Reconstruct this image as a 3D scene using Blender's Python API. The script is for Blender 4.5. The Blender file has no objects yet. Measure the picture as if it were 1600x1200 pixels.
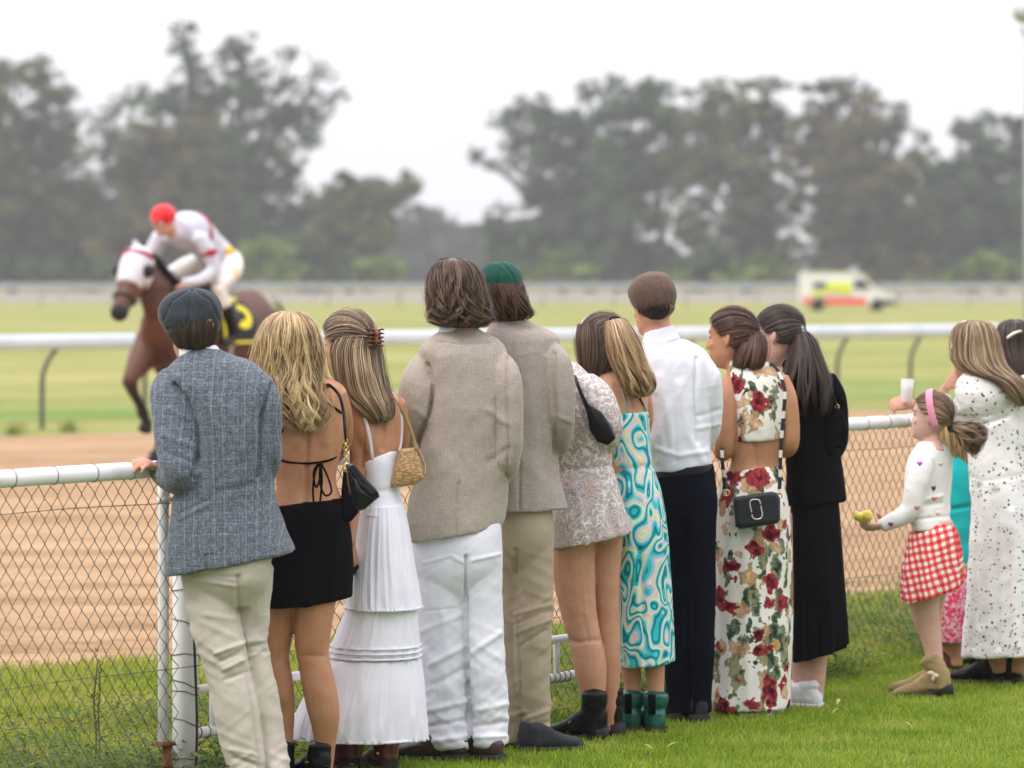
import bpy, math, random
import numpy as np
from mathutils import Vector, Matrix
from mathutils.bvhtree import BVHTree
random.seed(7); RNG = np.random.RandomState(11)
SC = bpy.context.scene; COL = SC.collection
# ------------------------------------------------------------------ camera, world, sun
F = 6000.0; EYE = 1.75; HY = 433.0           # focal length in photo pixels, eye height, horizon row
cam_d = bpy.data.cameras.new('camera'); cam = bpy.data.objects.new('camera', cam_d); COL.objects.link(cam)
cam.location = (0, 0, EYE); cam.rotation_euler = (math.pi/2, 0, 0)
cam_d.sensor_width = 36; cam_d.lens = 135; cam_d.shift_y = -(600-HY)/1600
cam_d.clip_start = .5; cam_d.clip_end = 6000
cam_d.dof.use_dof = True; cam_d.dof.focus_distance = 14.0; cam_d.dof.aperture_fstop = 3.3
SC.camera = cam
w = bpy.data.worlds.new('World'); SC.world = w; w.use_nodes = True
nt = w.node_tree; nt.nodes.clear()
SUN_EL, SUN_AZ = math.radians(50), math.radians(218)
out = nt.nodes.new('ShaderNodeOutputWorld'); bg = nt.nodes.new('ShaderNodeBackground')
sky = nt.nodes.new('ShaderNodeTexSky'); sky.sky_type = 'NISHITA'; sky.sun_disc = False
sky.sun_elevation = SUN_EL; sky.sun_rotation = SUN_AZ; sky.dust_density = 6; sky.air_density = 1
hs = nt.nodes.new('ShaderNodeHueSaturation'); hs.inputs['Saturation'].default_value = .12
nt.links.new(sky.outputs[0], hs.inputs['Color'])
tc = nt.nodes.new('ShaderNodeTexCoord'); sep = nt.nodes.new('ShaderNodeSeparateXYZ'); nt.links.new(tc.outputs['Generated'], sep.inputs[0])
ramp = nt.nodes.new('ShaderNodeValToRGB'); e = ramp.color_ramp.elements        # overcast cloud deck: brighter overhead
e[0].position = 0; e[0].color = (10.05, 10.1, 10.2, 1); e[1].position = .55; e[1].color = (22.4, 21.6, 24, 1)
nt.links.new(sep.outputs['Z'], ramp.inputs[0])
mx = nt.nodes.new('ShaderNodeMix'); mx.data_type = 'RGBA'; mx.inputs[0].default_value = .93
nt.links.new(hs.outputs[0], mx.inputs[6]); nt.links.new(ramp.outputs[0], mx.inputs[7])
# sky dimmed behind the viewer, added so top light shades the folds more
r2 = nt.nodes.new('ShaderNodeValToRGB'); q = r2.color_ramp.elements; q[0].position = .12; q[0].color = (.38, .38, .39, 1); q[1].position = .62; q[1].color = (1, 1, 1, 1)
ma = nt.nodes.new('ShaderNodeMath'); ma.operation = 'MULTIPLY_ADD'; ma.inputs[1].default_value = .5; ma.inputs[2].default_value = .5; nt.links.new(sep.outputs['Y'], ma.inputs[0])
mb = nt.nodes.new('ShaderNodeMath'); mb.operation = 'ADD'; nt.links.new(ma.outputs[0], mb.inputs[0])
mc = nt.nodes.new('ShaderNodeMath'); mc.operation = 'MULTIPLY'; mc.inputs[1].default_value = .55; nt.links.new(sep.outputs['Z'], mc.inputs[0]); nt.links.new(mc.outputs[0], mb.inputs[1]); nt.links.new(mb.outputs[0], r2.inputs[0])
mm = nt.nodes.new('ShaderNodeMix'); mm.data_type = 'RGBA'; mm.blend_type = 'MULTIPLY'; mm.inputs[0].default_value = 1; nt.links.new(mx.outputs[2], mm.inputs[6]); nt.links.new(r2.outputs[0], mm.inputs[7])
nt.links.new(mm.outputs[2], bg.inputs['Color']); bg.inputs['Strength'].default_value = .105
nt.links.new(bg.outputs[0], out.inputs[0])
sun_d = bpy.data.lights.new('sun', 'SUN'); sun_d.energy = 1.5; sun_d.angle = math.radians(16); sun_d.color = (1, .97, .93)
sun = bpy.data.objects.new('sun', sun_d); COL.objects.link(sun)
sv = Vector((math.sin(SUN_AZ)*math.cos(SUN_EL), math.cos(SUN_AZ)*math.cos(SUN_EL), math.sin(SUN_EL)))
sun.rotation_euler = sv.to_track_quat('Z', 'Y').to_euler()
vs = SC.view_settings; vs.view_transform = 'Standard'; vs.look = 'None'; vs.exposure = 0.0; vs.gamma = 1; vs.use_curve_mapping = False
cy = SC.cycles; cy.use_denoising = True; cy.max_bounces = 6; cy.diffuse_bounces = 3; cy.glossy_bounces = 2
cy.transmission_bounces = 4; cy.transparent_max_bounces = 8; cy.volume_bounces = 0; cy.caustics_reflective = False; cy.caustics_refractive = False
try: cy.denoiser = 'OPENIMAGEDENOISE'
except Exception: pass

# ------------------------------------------------------------------ basic helpers
def W(px, py, Y): return np.array(((px-800)/F*Y, Y, EYE-(py-HY)/F*Y))
def G(px, py):
    Y = F*EYE/(py-HY); return np.array(((px-800)/F*Y, Y, 0.0))
def prop(o, label=None, cat=None, group=None, kind=None):
    if label: o['label'] = label
    if cat: o['category'] = cat
    if group: o['group'] = group
    if kind: o['kind'] = kind
    return o
def empty(name, loc, label=None, cat=None, group=None):
    o = bpy.data.objects.new(name, None); COL.objects.link(o); o.location = tuple(loc); o.empty_display_size = .1
    return prop(o, label, cat, group)
def mesh_obj(name, VF, mat, parent=None, smooth=True, attr=None):
    V, Fc = VF
    V = np.asarray(V, float)
    off = np.zeros(3)
    if parent is not None: off = np.array(parent['_o']) if '_o' in parent.keys() else np.array(parent.location)
    me = bpy.data.meshes.new(name)
    Vl = V-off
    if isinstance(Fc, np.ndarray):
        n, k = Fc.shape
        me.vertices.add(len(Vl)); me.vertices.foreach_set('co', Vl.astype(np.float32).ravel())
        me.loops.add(n*k); me.loops.foreach_set('vertex_index', Fc.astype(np.int32).ravel())
        me.polygons.add(n); me.polygons.foreach_set('loop_start', np.arange(0, n*k, k, dtype=np.int32))
        me.polygons.foreach_set('loop_total', np.full(n, k, dtype=np.int32))
        me.update(calc_edges=True)
    else:
        me.from_pydata([tuple(v) for v in Vl], [], [tuple(int(i) for i in f) for f in Fc])
    me.polygons.foreach_set('use_smooth', np.full(len(me.polygons), smooth))
    if attr is not None:
        a = me.attributes.new('rnd', 'FLOAT', 'POINT'); a.data.foreach_set('value', np.asarray(attr, np.float32))
    if mat is not None: me.materials.append(mat)
    me.update()
    o = bpy.data.objects.new(name, me); COL.objects.link(o)
    if parent is not None:
        o.parent = parent
        root = off; o['_o'] = [float(c) for c in root]
    return o
def join(pieces):
    V, Fc, n = [], [], 0
    for v, f in pieces:
        V.extend([tuple(p) for p in v]); Fc.extend([tuple(i+n for i in g) for g in f]); n += len(v)
    return V, Fc
# vectorised value noise
_P = RNG.rand(64, 64, 64)
def vn(p):
    p = np.asarray(p); i = np.floor(p).astype(int); f = p-i; f = f*f*(3-2*f)
    i0 = i & 63; i1 = (i+1) & 63
    def g(a, b, c): return _P[a, b, c]
    x0, y0, z0 = i0.T; x1, y1, z1 = i1.T; fx, fy, fz = f.T
    a = g(x0, y0, z0)*(1-fx)+g(x1, y0, z0)*fx; b = g(x0, y1, z0)*(1-fx)+g(x1, y1, z0)*fx
    c = g(x0, y0, z1)*(1-fx)+g(x1, y0, z1)*fx; d = g(x0, y1, z1)*(1-fx)+g(x1, y1, z1)*fx
    return ((a*(1-fy)+b*fy)*(1-fz)+(c*(1-fy)+d*fy)*fz)*2-1
def tube(pts, rs, n=14, flat=1.0, flatdir=None, cap=True):
    """closed tapered tube through pts; smooth interpolation is the caller's"""
    P = np.asarray(pts, float); m = len(P)
    T = np.zeros_like(P); T[1:-1] = P[2:]-P[:-2]; T[0] = P[1]-P[0]; T[-1] = P[-1]-P[-2]
    T /= (np.linalg.norm(T, axis=1)[:, None]+1e-12)
    a = np.array(flatdir, float) if flatdir is not None else (np.array((0, 1., 0)) if abs(T[0][1]) < .9 else np.array((1., 0, 0)))
    V, Fc = [], []
    for i in range(m):
        a = a-T[i]*np.dot(a, T[i]); a /= np.linalg.norm(a)+1e-12
        b = np.cross(T[i], a)
        for k in range(n):
            t = 2*math.pi*k/n
            V.append(P[i]+rs[i]*(math.cos(t)*a*flat+math.sin(t)*b))
    for i in range(m-1):
        for k in range(n):
            Fc.append((i*n+k, i*n+(k+1) % n, (i+1)*n+(k+1) % n, (i+1)*n+k))
    if cap:
        V.append(P[0]-T[0]*rs[0]*.5); V.append(P[-1]+T[-1]*rs[-1]*.5); c0 = m*n; c1 = c0+1
        for k in range(n):
            Fc.append((c0, (k+1) % n, k)); Fc.append((c1, (m-1)*n+k, (m-1)*n+(k+1) % n))
    return V, Fc
def crom(A, sub):
    """Catmull-Rom resample of an array of rows"""
    A = np.asarray(A, float); out = []
    for i in range(len(A)-1):
        p0 = A[max(i-1, 0)]; p1 = A[i]; p2 = A[i+1]; p3 = A[min(i+2, len(A)-1)]
        for k in range(sub):
            t = k/sub
            out.append(.5*((2*p1)+(-p0+p2)*t+(2*p0-5*p1+4*p2-p3)*t*t+(-p0+3*p1-3*p2+p3)*t**3))
    out.append(A[-1]); return np.array(out)
def stube(pts, rs, sub=4, **k):
    A = crom(np.hstack([np.asarray(pts, float), np.asarray(rs, float)[:, None]]), sub)
    return tube(A[:, :3], np.maximum(A[:, 3], 1e-4), **k)
def ell(c, r, R=None, n=20, m=12):
    V, Fc = [], []
    M = np.array(R) if R is not None else np.eye(3)
    for i in range(m+1):
        th = math.pi*i/m
        for k in range(n):
            ph = 2*math.pi*k/n
            p = np.array((r[0]*math.sin(th)*math.cos(ph), r[1]*math.sin(th)*math.sin(ph), r[2]*math.cos(th)))
            V.append(np.array(c)+M @ p)
    for i in range(m):
        for k in range(n):
            Fc.append((i*n+k, (i+1)*n+k, (i+1)*n+(k+1) % n, i*n+(k+1) % n))
    return V, Fc
def boxp(c, s, R=None):
    M = np.array(R) if R is not None else np.eye(3)
    V = [np.array(c)+M @ (np.array(s)*np.array((x, y, z))*.5) for z in (-1, 1) for y in (-1, 1) for x in (-1, 1)]
    return V, [(0, 2, 3, 1), (4, 5, 7, 6), (0, 1, 5, 4), (2, 6, 7, 3), (0, 4, 6, 2), (1, 3, 7, 5)]
def rotz(a): c, s = math.cos(a), math.sin(a); return np.array(((c, -s, 0), (s, c, 0), (0, 0, 1)))
def rotx(a): c, s = math.cos(a), math.sin(a); return np.array(((1, 0, 0), (0, c, -s), (0, s, c)))
def roty(a): c, s = math.cos(a), math.sin(a); return np.array(((c, 0, s), (0, 1, 0), (-s, 0, c)))
class Loft:
    """rings from traced left/right edge points at a real distance, with real thickness. row = (xl, yl, xr, yr, half-depth m, dy m)"""
    def __init__(s, rows, Y, sub=4, p=2.2, sh=0.0):
        R = []
        for r in rows:
            xl, yl, xr, yr, b = r[:5]; dy = r[5] if len(r) > 5 else 0
            L = W(xl, yl, Y); Rr = W(xr, yr, Y)
            R.append(np.concatenate([(L+Rr)/2+np.array((0, dy, 0)), (Rr-L)/2, [b]]))
        s.A = crom(R, sub); s.p = p; s.sh = sh; s.n = len(s.A)
    def ev(s, t, u, k=1.0, add=0.0):
        """t in [0,1] array, u angle array -> points"""
        t = np.clip(np.asarray(t, float), 0, 1)*(s.n-1); i = np.minimum(t.astype(int), s.n-2); f = (t-i)[:, None]
        A = s.A[i]*(1-f)+s.A[i+1]*f
        c, h, b = A[:, :3], A[:, 3:6], A[:, 6:7]
        cu, su = np.cos(u), np.sin(u); q = 2/s.p
        cu = np.sign(cu)*np.abs(cu)**q; su = np.sign(su)*np.abs(su)**q
        hl = np.linalg.norm(h, axis=1)[:, None]+1e-9
        k = np.asarray(k)*1.0
        k = k[:, None] if k.ndim else k
        add = np.asarray(add); add = add[:, None] if add.ndim else add
        x = h*(1+add/hl)*k*cu[:, None]
        y = (b+add)*k*su[:, None]
        P = c+x; P[:, 1] += y[:, 0]+s.sh*(h[:, 0]*cu*(k[:, 0] if np.ndim(k) else k))
        return P
    def mesh(s, nu=48, fold=None, k=1.0, nt=None, t0=0, t1=1, caps=True):
        nt = nt or s.n
        ts = np.linspace(t0, t1, nt); us = np.linspace(0, 2*math.pi, nu, endpoint=False)
        T, U = np.meshgrid(ts, us, indexing='ij'); T = T.ravel(); U = U.ravel()
        add = fold(T, U) if fold else np.zeros_like(T)
        V = s.ev(T, U, k, add); Fc = []
        idx = np.arange(nt*nu).reshape(nt, nu); r = np.roll(idx, -1, 1)
        Q = np.stack([idx[:-1], idx[1:], r[1:], r[:-1]], -1).reshape(-1, 4)
        Fc = [tuple(q) for q in Q.tolist()]; V = [v for v in V]
        if caps:
            c0 = np.mean(V[:nu], 0); c1 = np.mean(V[(nt-1)*nu:nt*nu], 0)
            V.append(c0); V.append(c1+np.array((0, 0, .01)))
            for j in range(nu):
                Fc.append((nt*nu, j, (j+1) % nu)); Fc.append((nt*nu+1, (nt-1)*nu+(j+1) % nu, (nt-1)*nu+j))
        return V, Fc
def fuse(pieces, vox=.006, sm=3, disp=None):
    V, Fc = join(pieces)
    me = bpy.data.meshes.new('tmp'); me.from_pydata([tuple(v) for v in V], [], Fc); me.update()
    o = bpy.data.objects.new('tmp', me); COL.objects.link(o)
    m = o.modifiers.new('r', 'REMESH'); m.mode = 'VOXEL'; m.voxel_size = vox; m.adaptivity = 0
    if sm: s = o.modifiers.new('s', 'SMOOTH'); s.factor = .5; s.iterations = sm
    dg = bpy.context.evaluated_depsgraph_get(); m2 = bpy.data.meshes.new_from_object(o.evaluated_get(dg))
    bpy.data.objects.remove(o); bpy.data.meshes.remove(me)
    n = len(m2.vertices); P = np.empty(n*3); m2.vertices.foreach_get('co', P); P = P.reshape(-1, 3)
    N = np.empty(n*3); m2.vertices.foreach_get('normal', N); N = N.reshape(-1, 3)
    if disp is not None: P = P+N*disp(P, N)[:, None]
    k = len(m2.polygons); L = np.empty(len(m2.loops), int); m2.loops.foreach_get('vertex_index', L)
    lt = np.empty(k, int); m2.polygons.foreach_get('loop_total', lt)
    if (lt == 4).all(): Fc = L.reshape(-1, 4)
    else: Fc = [tuple(p.vertices) for p in m2.polygons]
    bpy.data.meshes.remove(m2)
    return P, Fc
def bvh(VF): return BVHTree.FromPolygons([tuple(v) for v in VF[0]], [tuple(int(i) for i in f) for f in VF[1]])
def surf(B, px, py, Y, off=.004):
    """point of a body's surface seen along a line, lifted a few mm: where straps, ties and trims lie on it"""
    o = Vector((0, 0, EYE)); d = (Vector(W(px, py, Y))-o).normalized()
    h = B.ray_cast(o, d, 60)
    if h[0] is None: return W(px, py, Y)
    return np.array(h[0]-d*off)
def pxy(P):
    """photo coordinates of points: used only to place wrinkles and seams where the clothes have them"""
    return 800+F*P[:, 0]/P[:, 1], HY-F*(P[:, 2]-EYE)/P[:, 1]
def wr(amp=.003, creases=(), ys=None, sc=(9, 9, 26), tilt=.5, seed=0, fine=.0008, vert=0.0):
    """cloth displacement: stretched noise wrinkles, plus traced creases [(polyline px, amp m, width px)]"""
    def f(P, N):
        q = P.copy(); q[:, 2] = q[:, 2]+tilt*q[:, 0]*.8
        a = 1-2*np.abs(vn(q*np.array(sc)+seed)); b = vn(q*np.array((sc[0]*2.1, sc[1]*2.1, sc[2]*1.7))+seed+9)
        q2 = P.copy(); q2[:, 2] = q2[:, 2]-tilt*1.2*q2[:, 0]
        c = 1-2*np.abs(vn(q2*np.array(sc)*1.1+seed+21))
        X, Yp = pxy(P)
        A = np.full(len(P), amp)
        if ys is not None: A = np.interp(Yp, [y for y, _ in ys], [v for _, v in ys])
        A = A*1.05; g1 = 1-2*np.abs(vn(q*np.array(sc)*.5+seed+40))
        d = A*1.25*(.35*a+.15*b+.3*c+.5*g1)+fine*.4*vn(P*60)
        if vert: d += vert*vn(P*np.array((22, 22, 2.5))+seed)
        front = np.clip(-N[:, 1]*3+.4, 0, 1)
        for pl, am, wd in creases:
            D = np.full(len(P), 1e9)
            for (x0, y0), (x1, y1) in zip(pl[:-1], pl[1:]):
                dx, dy = x1-x0, y1-y0; L2 = dx*dx+dy*dy+1e-9
                t = np.clip(((X-x0)*dx+(Yp-y0)*dy)/L2, 0, 1)
                D = np.minimum(D, np.hypot(X-x0-t*dx, Yp-y0-t*dy))
            d += 1.7*am*np.exp(-(D/(wd*.8))**2)*front
        return d
    return f
# ------------------------------------------------------------------ materials
def lin(c): return tuple(((v/255)/12.92 if v/255 <= .04045 else ((v/255+.055)/1.055)**2.4) for v in c)
class M:
    def __init__(s, name, rough=.8, spec=.3):
        s.m = bpy.data.materials.new(name); s.m.use_nodes = True; s.t = s.m.node_tree; s.b = s.t.nodes['Principled BSDF']
        s.b.inputs['Roughness'].default_value = rough; s.b.inputs['Specular IOR Level'].default_value = spec
        s.co = s.t.nodes.new('ShaderNodeTexCoord').outputs['Object']
    def n(s, ty, **k):
        x = s.t.nodes.new('ShaderNode'+ty)
        for a, v in k.items(): setattr(x, a, v)
        return x
    def L(s, a, b): s.t.links.new(a, b)
    def val(s, v, sock):
        if hasattr(v, 'node'): s.L(v, sock)
        else: sock.default_value = v
    def math(s, op, a, b=0, c=0):
        x = s.n('Math', operation=op); s.val(a, x.inputs[0]); s.val(b, x.inputs[1])
        if op in ('MULTIPLY_ADD', 'SMOOTH_MIN', 'WRAP'): s.val(c, x.inputs[2])
        return x.outputs[0]
    def map(s, sc=(1, 1, 1), rot=(0, 0, 0), loc=(0, 0, 0), src=None):
        x = s.n('Mapping'); s.L(src or s.co, x.inputs[0]); x.inputs['Scale'].default_value = sc; x.inputs['Rotation'].default_value = rot; x.inputs['Location'].default_value = loc
        return x.outputs[0]
    def noise(s, scale, detail=2, rough=.5, src=None, dist=0, out='Fac'):
        x = s.n('TexNoise'); x.inputs['Scale'].default_value = scale; x.inputs['Detail'].default_value = detail
        x.inputs['Roughness'].default_value = rough; x.inputs['Distortion'].default_value = dist
        s.L(src or s.co, x.inputs['Vector']); return x.outputs[out]
    def vor(s, scale, src=None, rnd=1, out='Distance', feature='F1'):
        x = s.n('TexVoronoi', feature=feature); x.inputs['Scale'].default_value = scale; x.inputs['Randomness'].default_value = rnd
        s.L(src or s.co, x.inputs['Vector']); return x if out is None else x.outputs[out]
    def ramp(s, fac, stops, const=False):
        x = s.n('ValToRGB'); r = x.color_ramp
        if const: r.interpolation = 'CONSTANT'
        while len(r.elements) < len(stops): r.elements.new(.5)
        for e, (p, c) in zip(r.elements, stops):
            e.position = p; c = c if len(c) == 4 else (*c, 1); e.color = c
        s.val(fac, x.inputs[0]); return x.outputs[0]
    def mix(s, fac, a, b, mode='MIX'):
        x = s.n('Mix', data_type='RGBA', blend_type=mode); s.val(fac, x.inputs[0])
        for v, k in ((a, 6), (b, 7)):
            if hasattr(v, 'node'): s.L(v, x.inputs[k])
            else: x.inputs[k].default_value = (*v, 1)
        return x.outputs[2]
    def col(s, c):
        if hasattr(c, 'node'): s.L(c, s.b.inputs['Base Color'])
        else: s.b.inputs['Base Color'].default_value = (*c, 1)
        return s
    def bump(s, h, st=.3, d=.002, prev=None):
        x = s.n('Bump'); x.inputs['Strength'].default_value = st; x.inputs['Distance'].default_value = d; s.L(h, x.inputs['Height'])
        if prev is not None: s.L(prev, x.inputs['Normal'])
        s.L(x.outputs[0], s.b.inputs['Normal']); return x.outputs[0]
    def attr(s, nm='rnd'):
        x = s.n('Attribute'); x.attribute_name = nm; return x.outputs['Fac']
def cloth(name, c, var=.12, weave=500, rough=.9, sheen=.15, wrinkle=.35, thread=.0):
    m = M(name, rough, .2); n1 = m.noise(6, 3)
    a = tuple(v*(1-var) for v in c); b = tuple(min(1, v*(1+var)) for v in c)
    cc = m.ramp(n1, [(.3, a), (.7, b)])
    if thread:
        t1 = m.noise(1, 2, src=m.map((40, 40, 420))); t2 = m.noise(1, 2, src=m.map((420, 120, 40)))
        t = m.math('ADD', t1, t2); k = m.ramp(m.math('MULTIPLY', t, .5), [(.36, (1-thread,)*3), (.64, (1+thread,)*3)])
        cc = m.mix(1, cc, k, 'MULTIPLY')
    m.col(cc); m.b.inputs['Sheen Weight'].default_value = sheen
    rg = m.math('POWER', m.math('SUBTRACT', 1, m.math('ABSOLUTE', m.math('MULTIPLY_ADD', m.noise(5, 1, .4, src=m.map((1, 1, 1.6), rot=(0, .5, 0)), dist=.3), 2, -1))), 2)
    h0 = m.bump(rg, wrinkle*.45, .012)
    h = m.bump(m.noise(22, 4, .6, src=m.map((1, 1, 1.3))), wrinkle*.55, .007, h0)
    m.bump(m.noise(weave, 1), .25, .0015, h)
    return m.m
def leather(name, c, rough=.35, grain=120):
    m = M(name, rough, .5); m.col(m.ramp(m.noise(8, 3), [(.3, tuple(v*.8 for v in c)), (.7, tuple(v*1.15 for v in c))])); m.bump(m.noise(grain, 3), .25, .002); return m.m
def skin(name, c):
    m = M(name, .55, .35); n1 = m.noise(13, 5, .7)
    m.col(m.ramp(n1, [(.3, tuple(v*k for v, k in zip(c, (.86, .72, .66)))), (.75, tuple(min(1, v*1.06) for v in c))]))
    m.b.inputs['Subsurface Weight'].default_value = .06; m.b.inputs['Subsurface Radius'].default_value = (.012, .005, .003); m.b.inputs['Subsurface Scale'].default_value = 1
    m.bump(m.noise(160, 3), .12, .001); return m.m
def hairm(name, stops, rough=.45, root=None):
    m = M(name, rough, .35)
    f = m.attr(); nz = m.noise(11, 3, src=m.map((1, 1, .5)))
    x = m.math('MULTIPLY_ADD', nz, .6, m.math('MULTIPLY_ADD', f, .85, -.22))
    k = len(stops); m.col(m.ramp(x, [(.08+.84*i/(k-1), c) for i, c in enumerate(stops)]))
    m.b.inputs['Sheen Weight'].default_value = .1
    return m.m
def plain(name, c, rough=.5, metal=0, spec=.4, bump=0):
    m = M(name, rough, spec); m.col(m.ramp(m.noise(12, 4, .6), [(.3, tuple(v*.88 for v in c)), (.72, tuple(min(1, v*1.06) for v in c))])); m.b.inputs['Metallic'].default_value = metal
    if bump: m.bump(m.noise(60, 3), bump, .003)
    return m.m
# ------------------------------------------------------------------ ground and track
def sheet(name, poly, z, mat, kind='structure'):
    V = [(x, y, z) for x, y in poly]; return prop(mesh_obj(name, (V, [tuple(range(len(V)))]), mat, smooth=False), kind=kind)
m = M('field_grass', .95, .1)
s1 = m.noise(.18, 3, src=m.map((.35, 1, 1), rot=(0, 0, -.69))); s2 = m.noise(.8, 5, .75, src=m.map((.5, 1, 1), rot=(0, 0, -.69)))
f = m.math('MULTIPLY_ADD', s2, .5, m.math('MULTIPLY', s1, .5))
m.col(m.ramp(f, [(.34, (.1, .155, .032)), (.44, (.2, .226, .055)), (.54, (.285, .28, .088)), (.68, (.37, .33, .14))])); m.bump(m.noise(30, 3), .6, .03)
FIELD = m.m
sheet('ground', [(-700, -40), (700, -40), (700, 1500), (-700, 1500)], 0, FIELD)
m = M('track_dirt', .95, .1)
g1 = m.noise(.8, 5, .7, src=m.map((.16, 1.6, 1), rot=(0, 0, -.74))); g2 = m.noise(5, 4, .65, src=m.map((.5, 1.6, 1), rot=(0, 0, -.74))); g3 = m.noise(45, 3, .7)
f = m.math('MULTIPLY_ADD', g1, .45, m.math('MULTIPLY_ADD', g2, .35, m.math('MULTIPLY', g3, .22)))
m.col(m.ramp(f, [(.38, (.16, .095, .045)), (.46, (.29, .18, .092)), (.53, (.4, .262, .142)), (.66, (.5, .35, .21))]))
h = m.bump(g2, .7, .05); m.bump(g3, .6, .012, h)
def ln(p, d, ts): return [(p[0]+d[0]*t, p[1]+d[1]*t) for t in ts]
NE = ((-1.95, 17.3), (1, .96)); FE = ((-5.6, 42.0), (1, .81))
near = ln(*NE, [-14, -8, -4, -2, -1, 0, 1, 2, 3, 5, 9, 16, 30, 60]); near = [(x+RNG.uniform(-.08, .08), y+RNG.uniform(-.08, .08)) for x, y in near]
sheet('dirt_track', near+ln(*FE, [70, 30, 12, 6, 0, -6, -14, -24]), .004, m.m)
m = M('lawn_soil', .95, .1); m.col(m.ramp(m.noise(3, 4), [(.3, (.05, .09, .012)), (.7, (.12, .17, .03))])); m.bump(m.noise(40, 3), .6, .02)
FP, FD = np.array((-1.65, 12.35)), np.array((3.11, 4.55)); FD = FD/np.linalg.norm(FD)      # fence line
def fpt(t, z): return np.array((FP[0]+FD[0]*t, FP[1]+FD[1]*t, z))
FN = np.array((-FD[1], FD[0]))                                                            # towards the track
a = [FP+FD*t+FN*.35 for t in (-3, 0, 2, 4, 6, 9, 14)]
sheet('lawn', [(14, 8.5), (14, 28)]+[tuple(p) for p in a[::-1]]+[(-8, 8.5)], .006, m.m)
m = M('bounce_grey', .9, .2); m.col(m.ramp(m.noise(2, 5, .6), [(.3, (.33, .32, .31)), (.7, (.44, .43, .42))])); m.bump(m.noise(50, 3), .2, .004)
sheet('bounce_ground', [(-40, -38), (40, -38), (40, 8.5), (-40, 8.5)], .01, m.m)  # unseen grey sheet added under the viewer to neutralise green bounce light
m = M('far_sand', .9, .1); m.col(m.ramp(m.noise(.1, 2), [(.3, (.22, .2, .17)), (.7, (.28, .26, .22))]))
sheet('far_track', [(-120, 262), (140, 275), (160, 430), (-150, 410)], .02, m.m)
m = M('dry_strip', .95, .1); m.col(m.ramp(m.noise(.4, 3, src=m.map((.3, 1, 1))), [(.3, (.13, .2, .04)), (.7, (.25, .27, .08))]))
sheet('mown_strip', ln((-5.6, 46.5), (1, .81), [-20, 50])+ln((-5.6, 53), (1, .81), [60, -24]), .008, m.m)

# ------------------------------------------------------------------ grass blades (real geometry)
def blades(name, pts, hgt, wid, mat, lean=.45, seed=3):
    r = np.random.RandomState(seed); n = len(pts)
    h = hgt*(.55+.75*r.rand(n)); a = r.rand(n)*math.pi*2; l = r.rand(n)*lean*h; la = r.rand(n)*math.pi*2
    wv = np.stack([np.cos(a), np.sin(a), np.zeros(n)], 1)*(wid*(.6+.8*r.rand(n)))[:, None]*.5
    lv = np.stack([np.cos(la)*l, np.sin(la)*l, np.zeros(n)], 1)
    up = np.zeros((n, 3)); up[:, 2] = h
    B = np.array(pts)
    V = np.empty((n, 5, 3)); V[:, 0] = B-wv; V[:, 1] = B+wv; V[:, 2] = B+wv*.8+up*.55+lv*.35; V[:, 3] = B-wv*.8+up*.55+lv*.35; V[:, 4] = B+up+lv
    V = V.reshape(-1, 3); i = np.arange(n)[:, None]*5
    Fq = (i+np.array([[0, 1, 2, 3]])).tolist(); Ft = (i+np.array([[3, 2, 4]])).tolist()
    rr = r.rand(n)
    return mesh_obj(name, (V, [tuple(f) for f in Fq]+[tuple(f) for f in Ft]), mat, attr=np.repeat(rr, 5))
def grassm(name, cs, dry):
    m = M(name, .75, .2); a = m.attr(); nz = m.noise(2.2, 5, .7)
    x = m.math('MULTIPLY_ADD', a, .42, m.math('MULTIPLY_ADD', nz, 1.1, -.2))
    c_ = m.ramp(x, [(.3, cs[0]), (.5, cs[1]), (.68, cs[2]), (.82, dry)]); m.col(c_)
    tr = m.n('BsdfTranslucent'); m.L(c_, tr.inputs[0]); mxs = m.n('MixShader'); mxs.inputs[0].default_value = .4; m.L(m.b.outputs[0], mxs.inputs[1]); m.L(tr.outputs[0], mxs.inputs[2]); m.L(mxs.outputs[0], m.t.nodes['Material Output'].inputs[0])
    return m.m
GL = grassm('lawn_grass', ((.15, .25, .012), (.25, .37, .025), (.36, .46, .05)), (.44, .45, .12))
GR = grassm('rough_grass', ((.12, .21, .012), (.25, .34, .03), (.42, .41, .07)), (.52, .45, .16))
GW = grassm('weed_leaf', ((.045, .10, .018), (.08, .155, .03), (.13, .2, .045)), (.25, .22, .07))
r = np.random.RandomState(5)
P = []
n = 430000; X = r.uniform(-2.6, 4.2, n); Y = r.uniform(13.3, 21, n)
side = (X-FP[0])*FN[0]+(Y-FP[1])*FN[1]; vis = (np.abs(X/Y) < .142)
k = vis & (side < .3); dens = r.rand(n) < np.where(side > -.1, .7, 1)
pl = np.stack([X[k & dens], Y[k & dens], np.full((k & dens).sum(), .004)], 1)
prop(blades('lawn_grass', pl, .023, .0034, GL, 1.1), kind='stuff')
n = 330000; X = r.uniform(-3.2, 4.5, n); Y = r.uniform(12.2, 24, n)
side = (X-FP[0])*FN[0]+(Y-FP[1])*FN[1]; dn = (Y-NE[0][1])-(X-NE[0][0])*.96
edge = .35*vn(np.stack([X*1.3, Y*1.3, X*0], 1))+.18*vn(np.stack([X*5, Y*5, X*0], 1))
k = (np.abs(X/Y) < .142) & (side > .05) & (dn < -.02+edge) & (r.rand(n) < np.clip(.9-(dn+.8)*.5, .2, 1))
pl = np.stack([X[k], Y[k], np.full(k.sum(), .004)], 1)
prop(blades('rough_grass', pl, .042, .0055, GR, 1.0, 8), kind='stuff')
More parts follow.
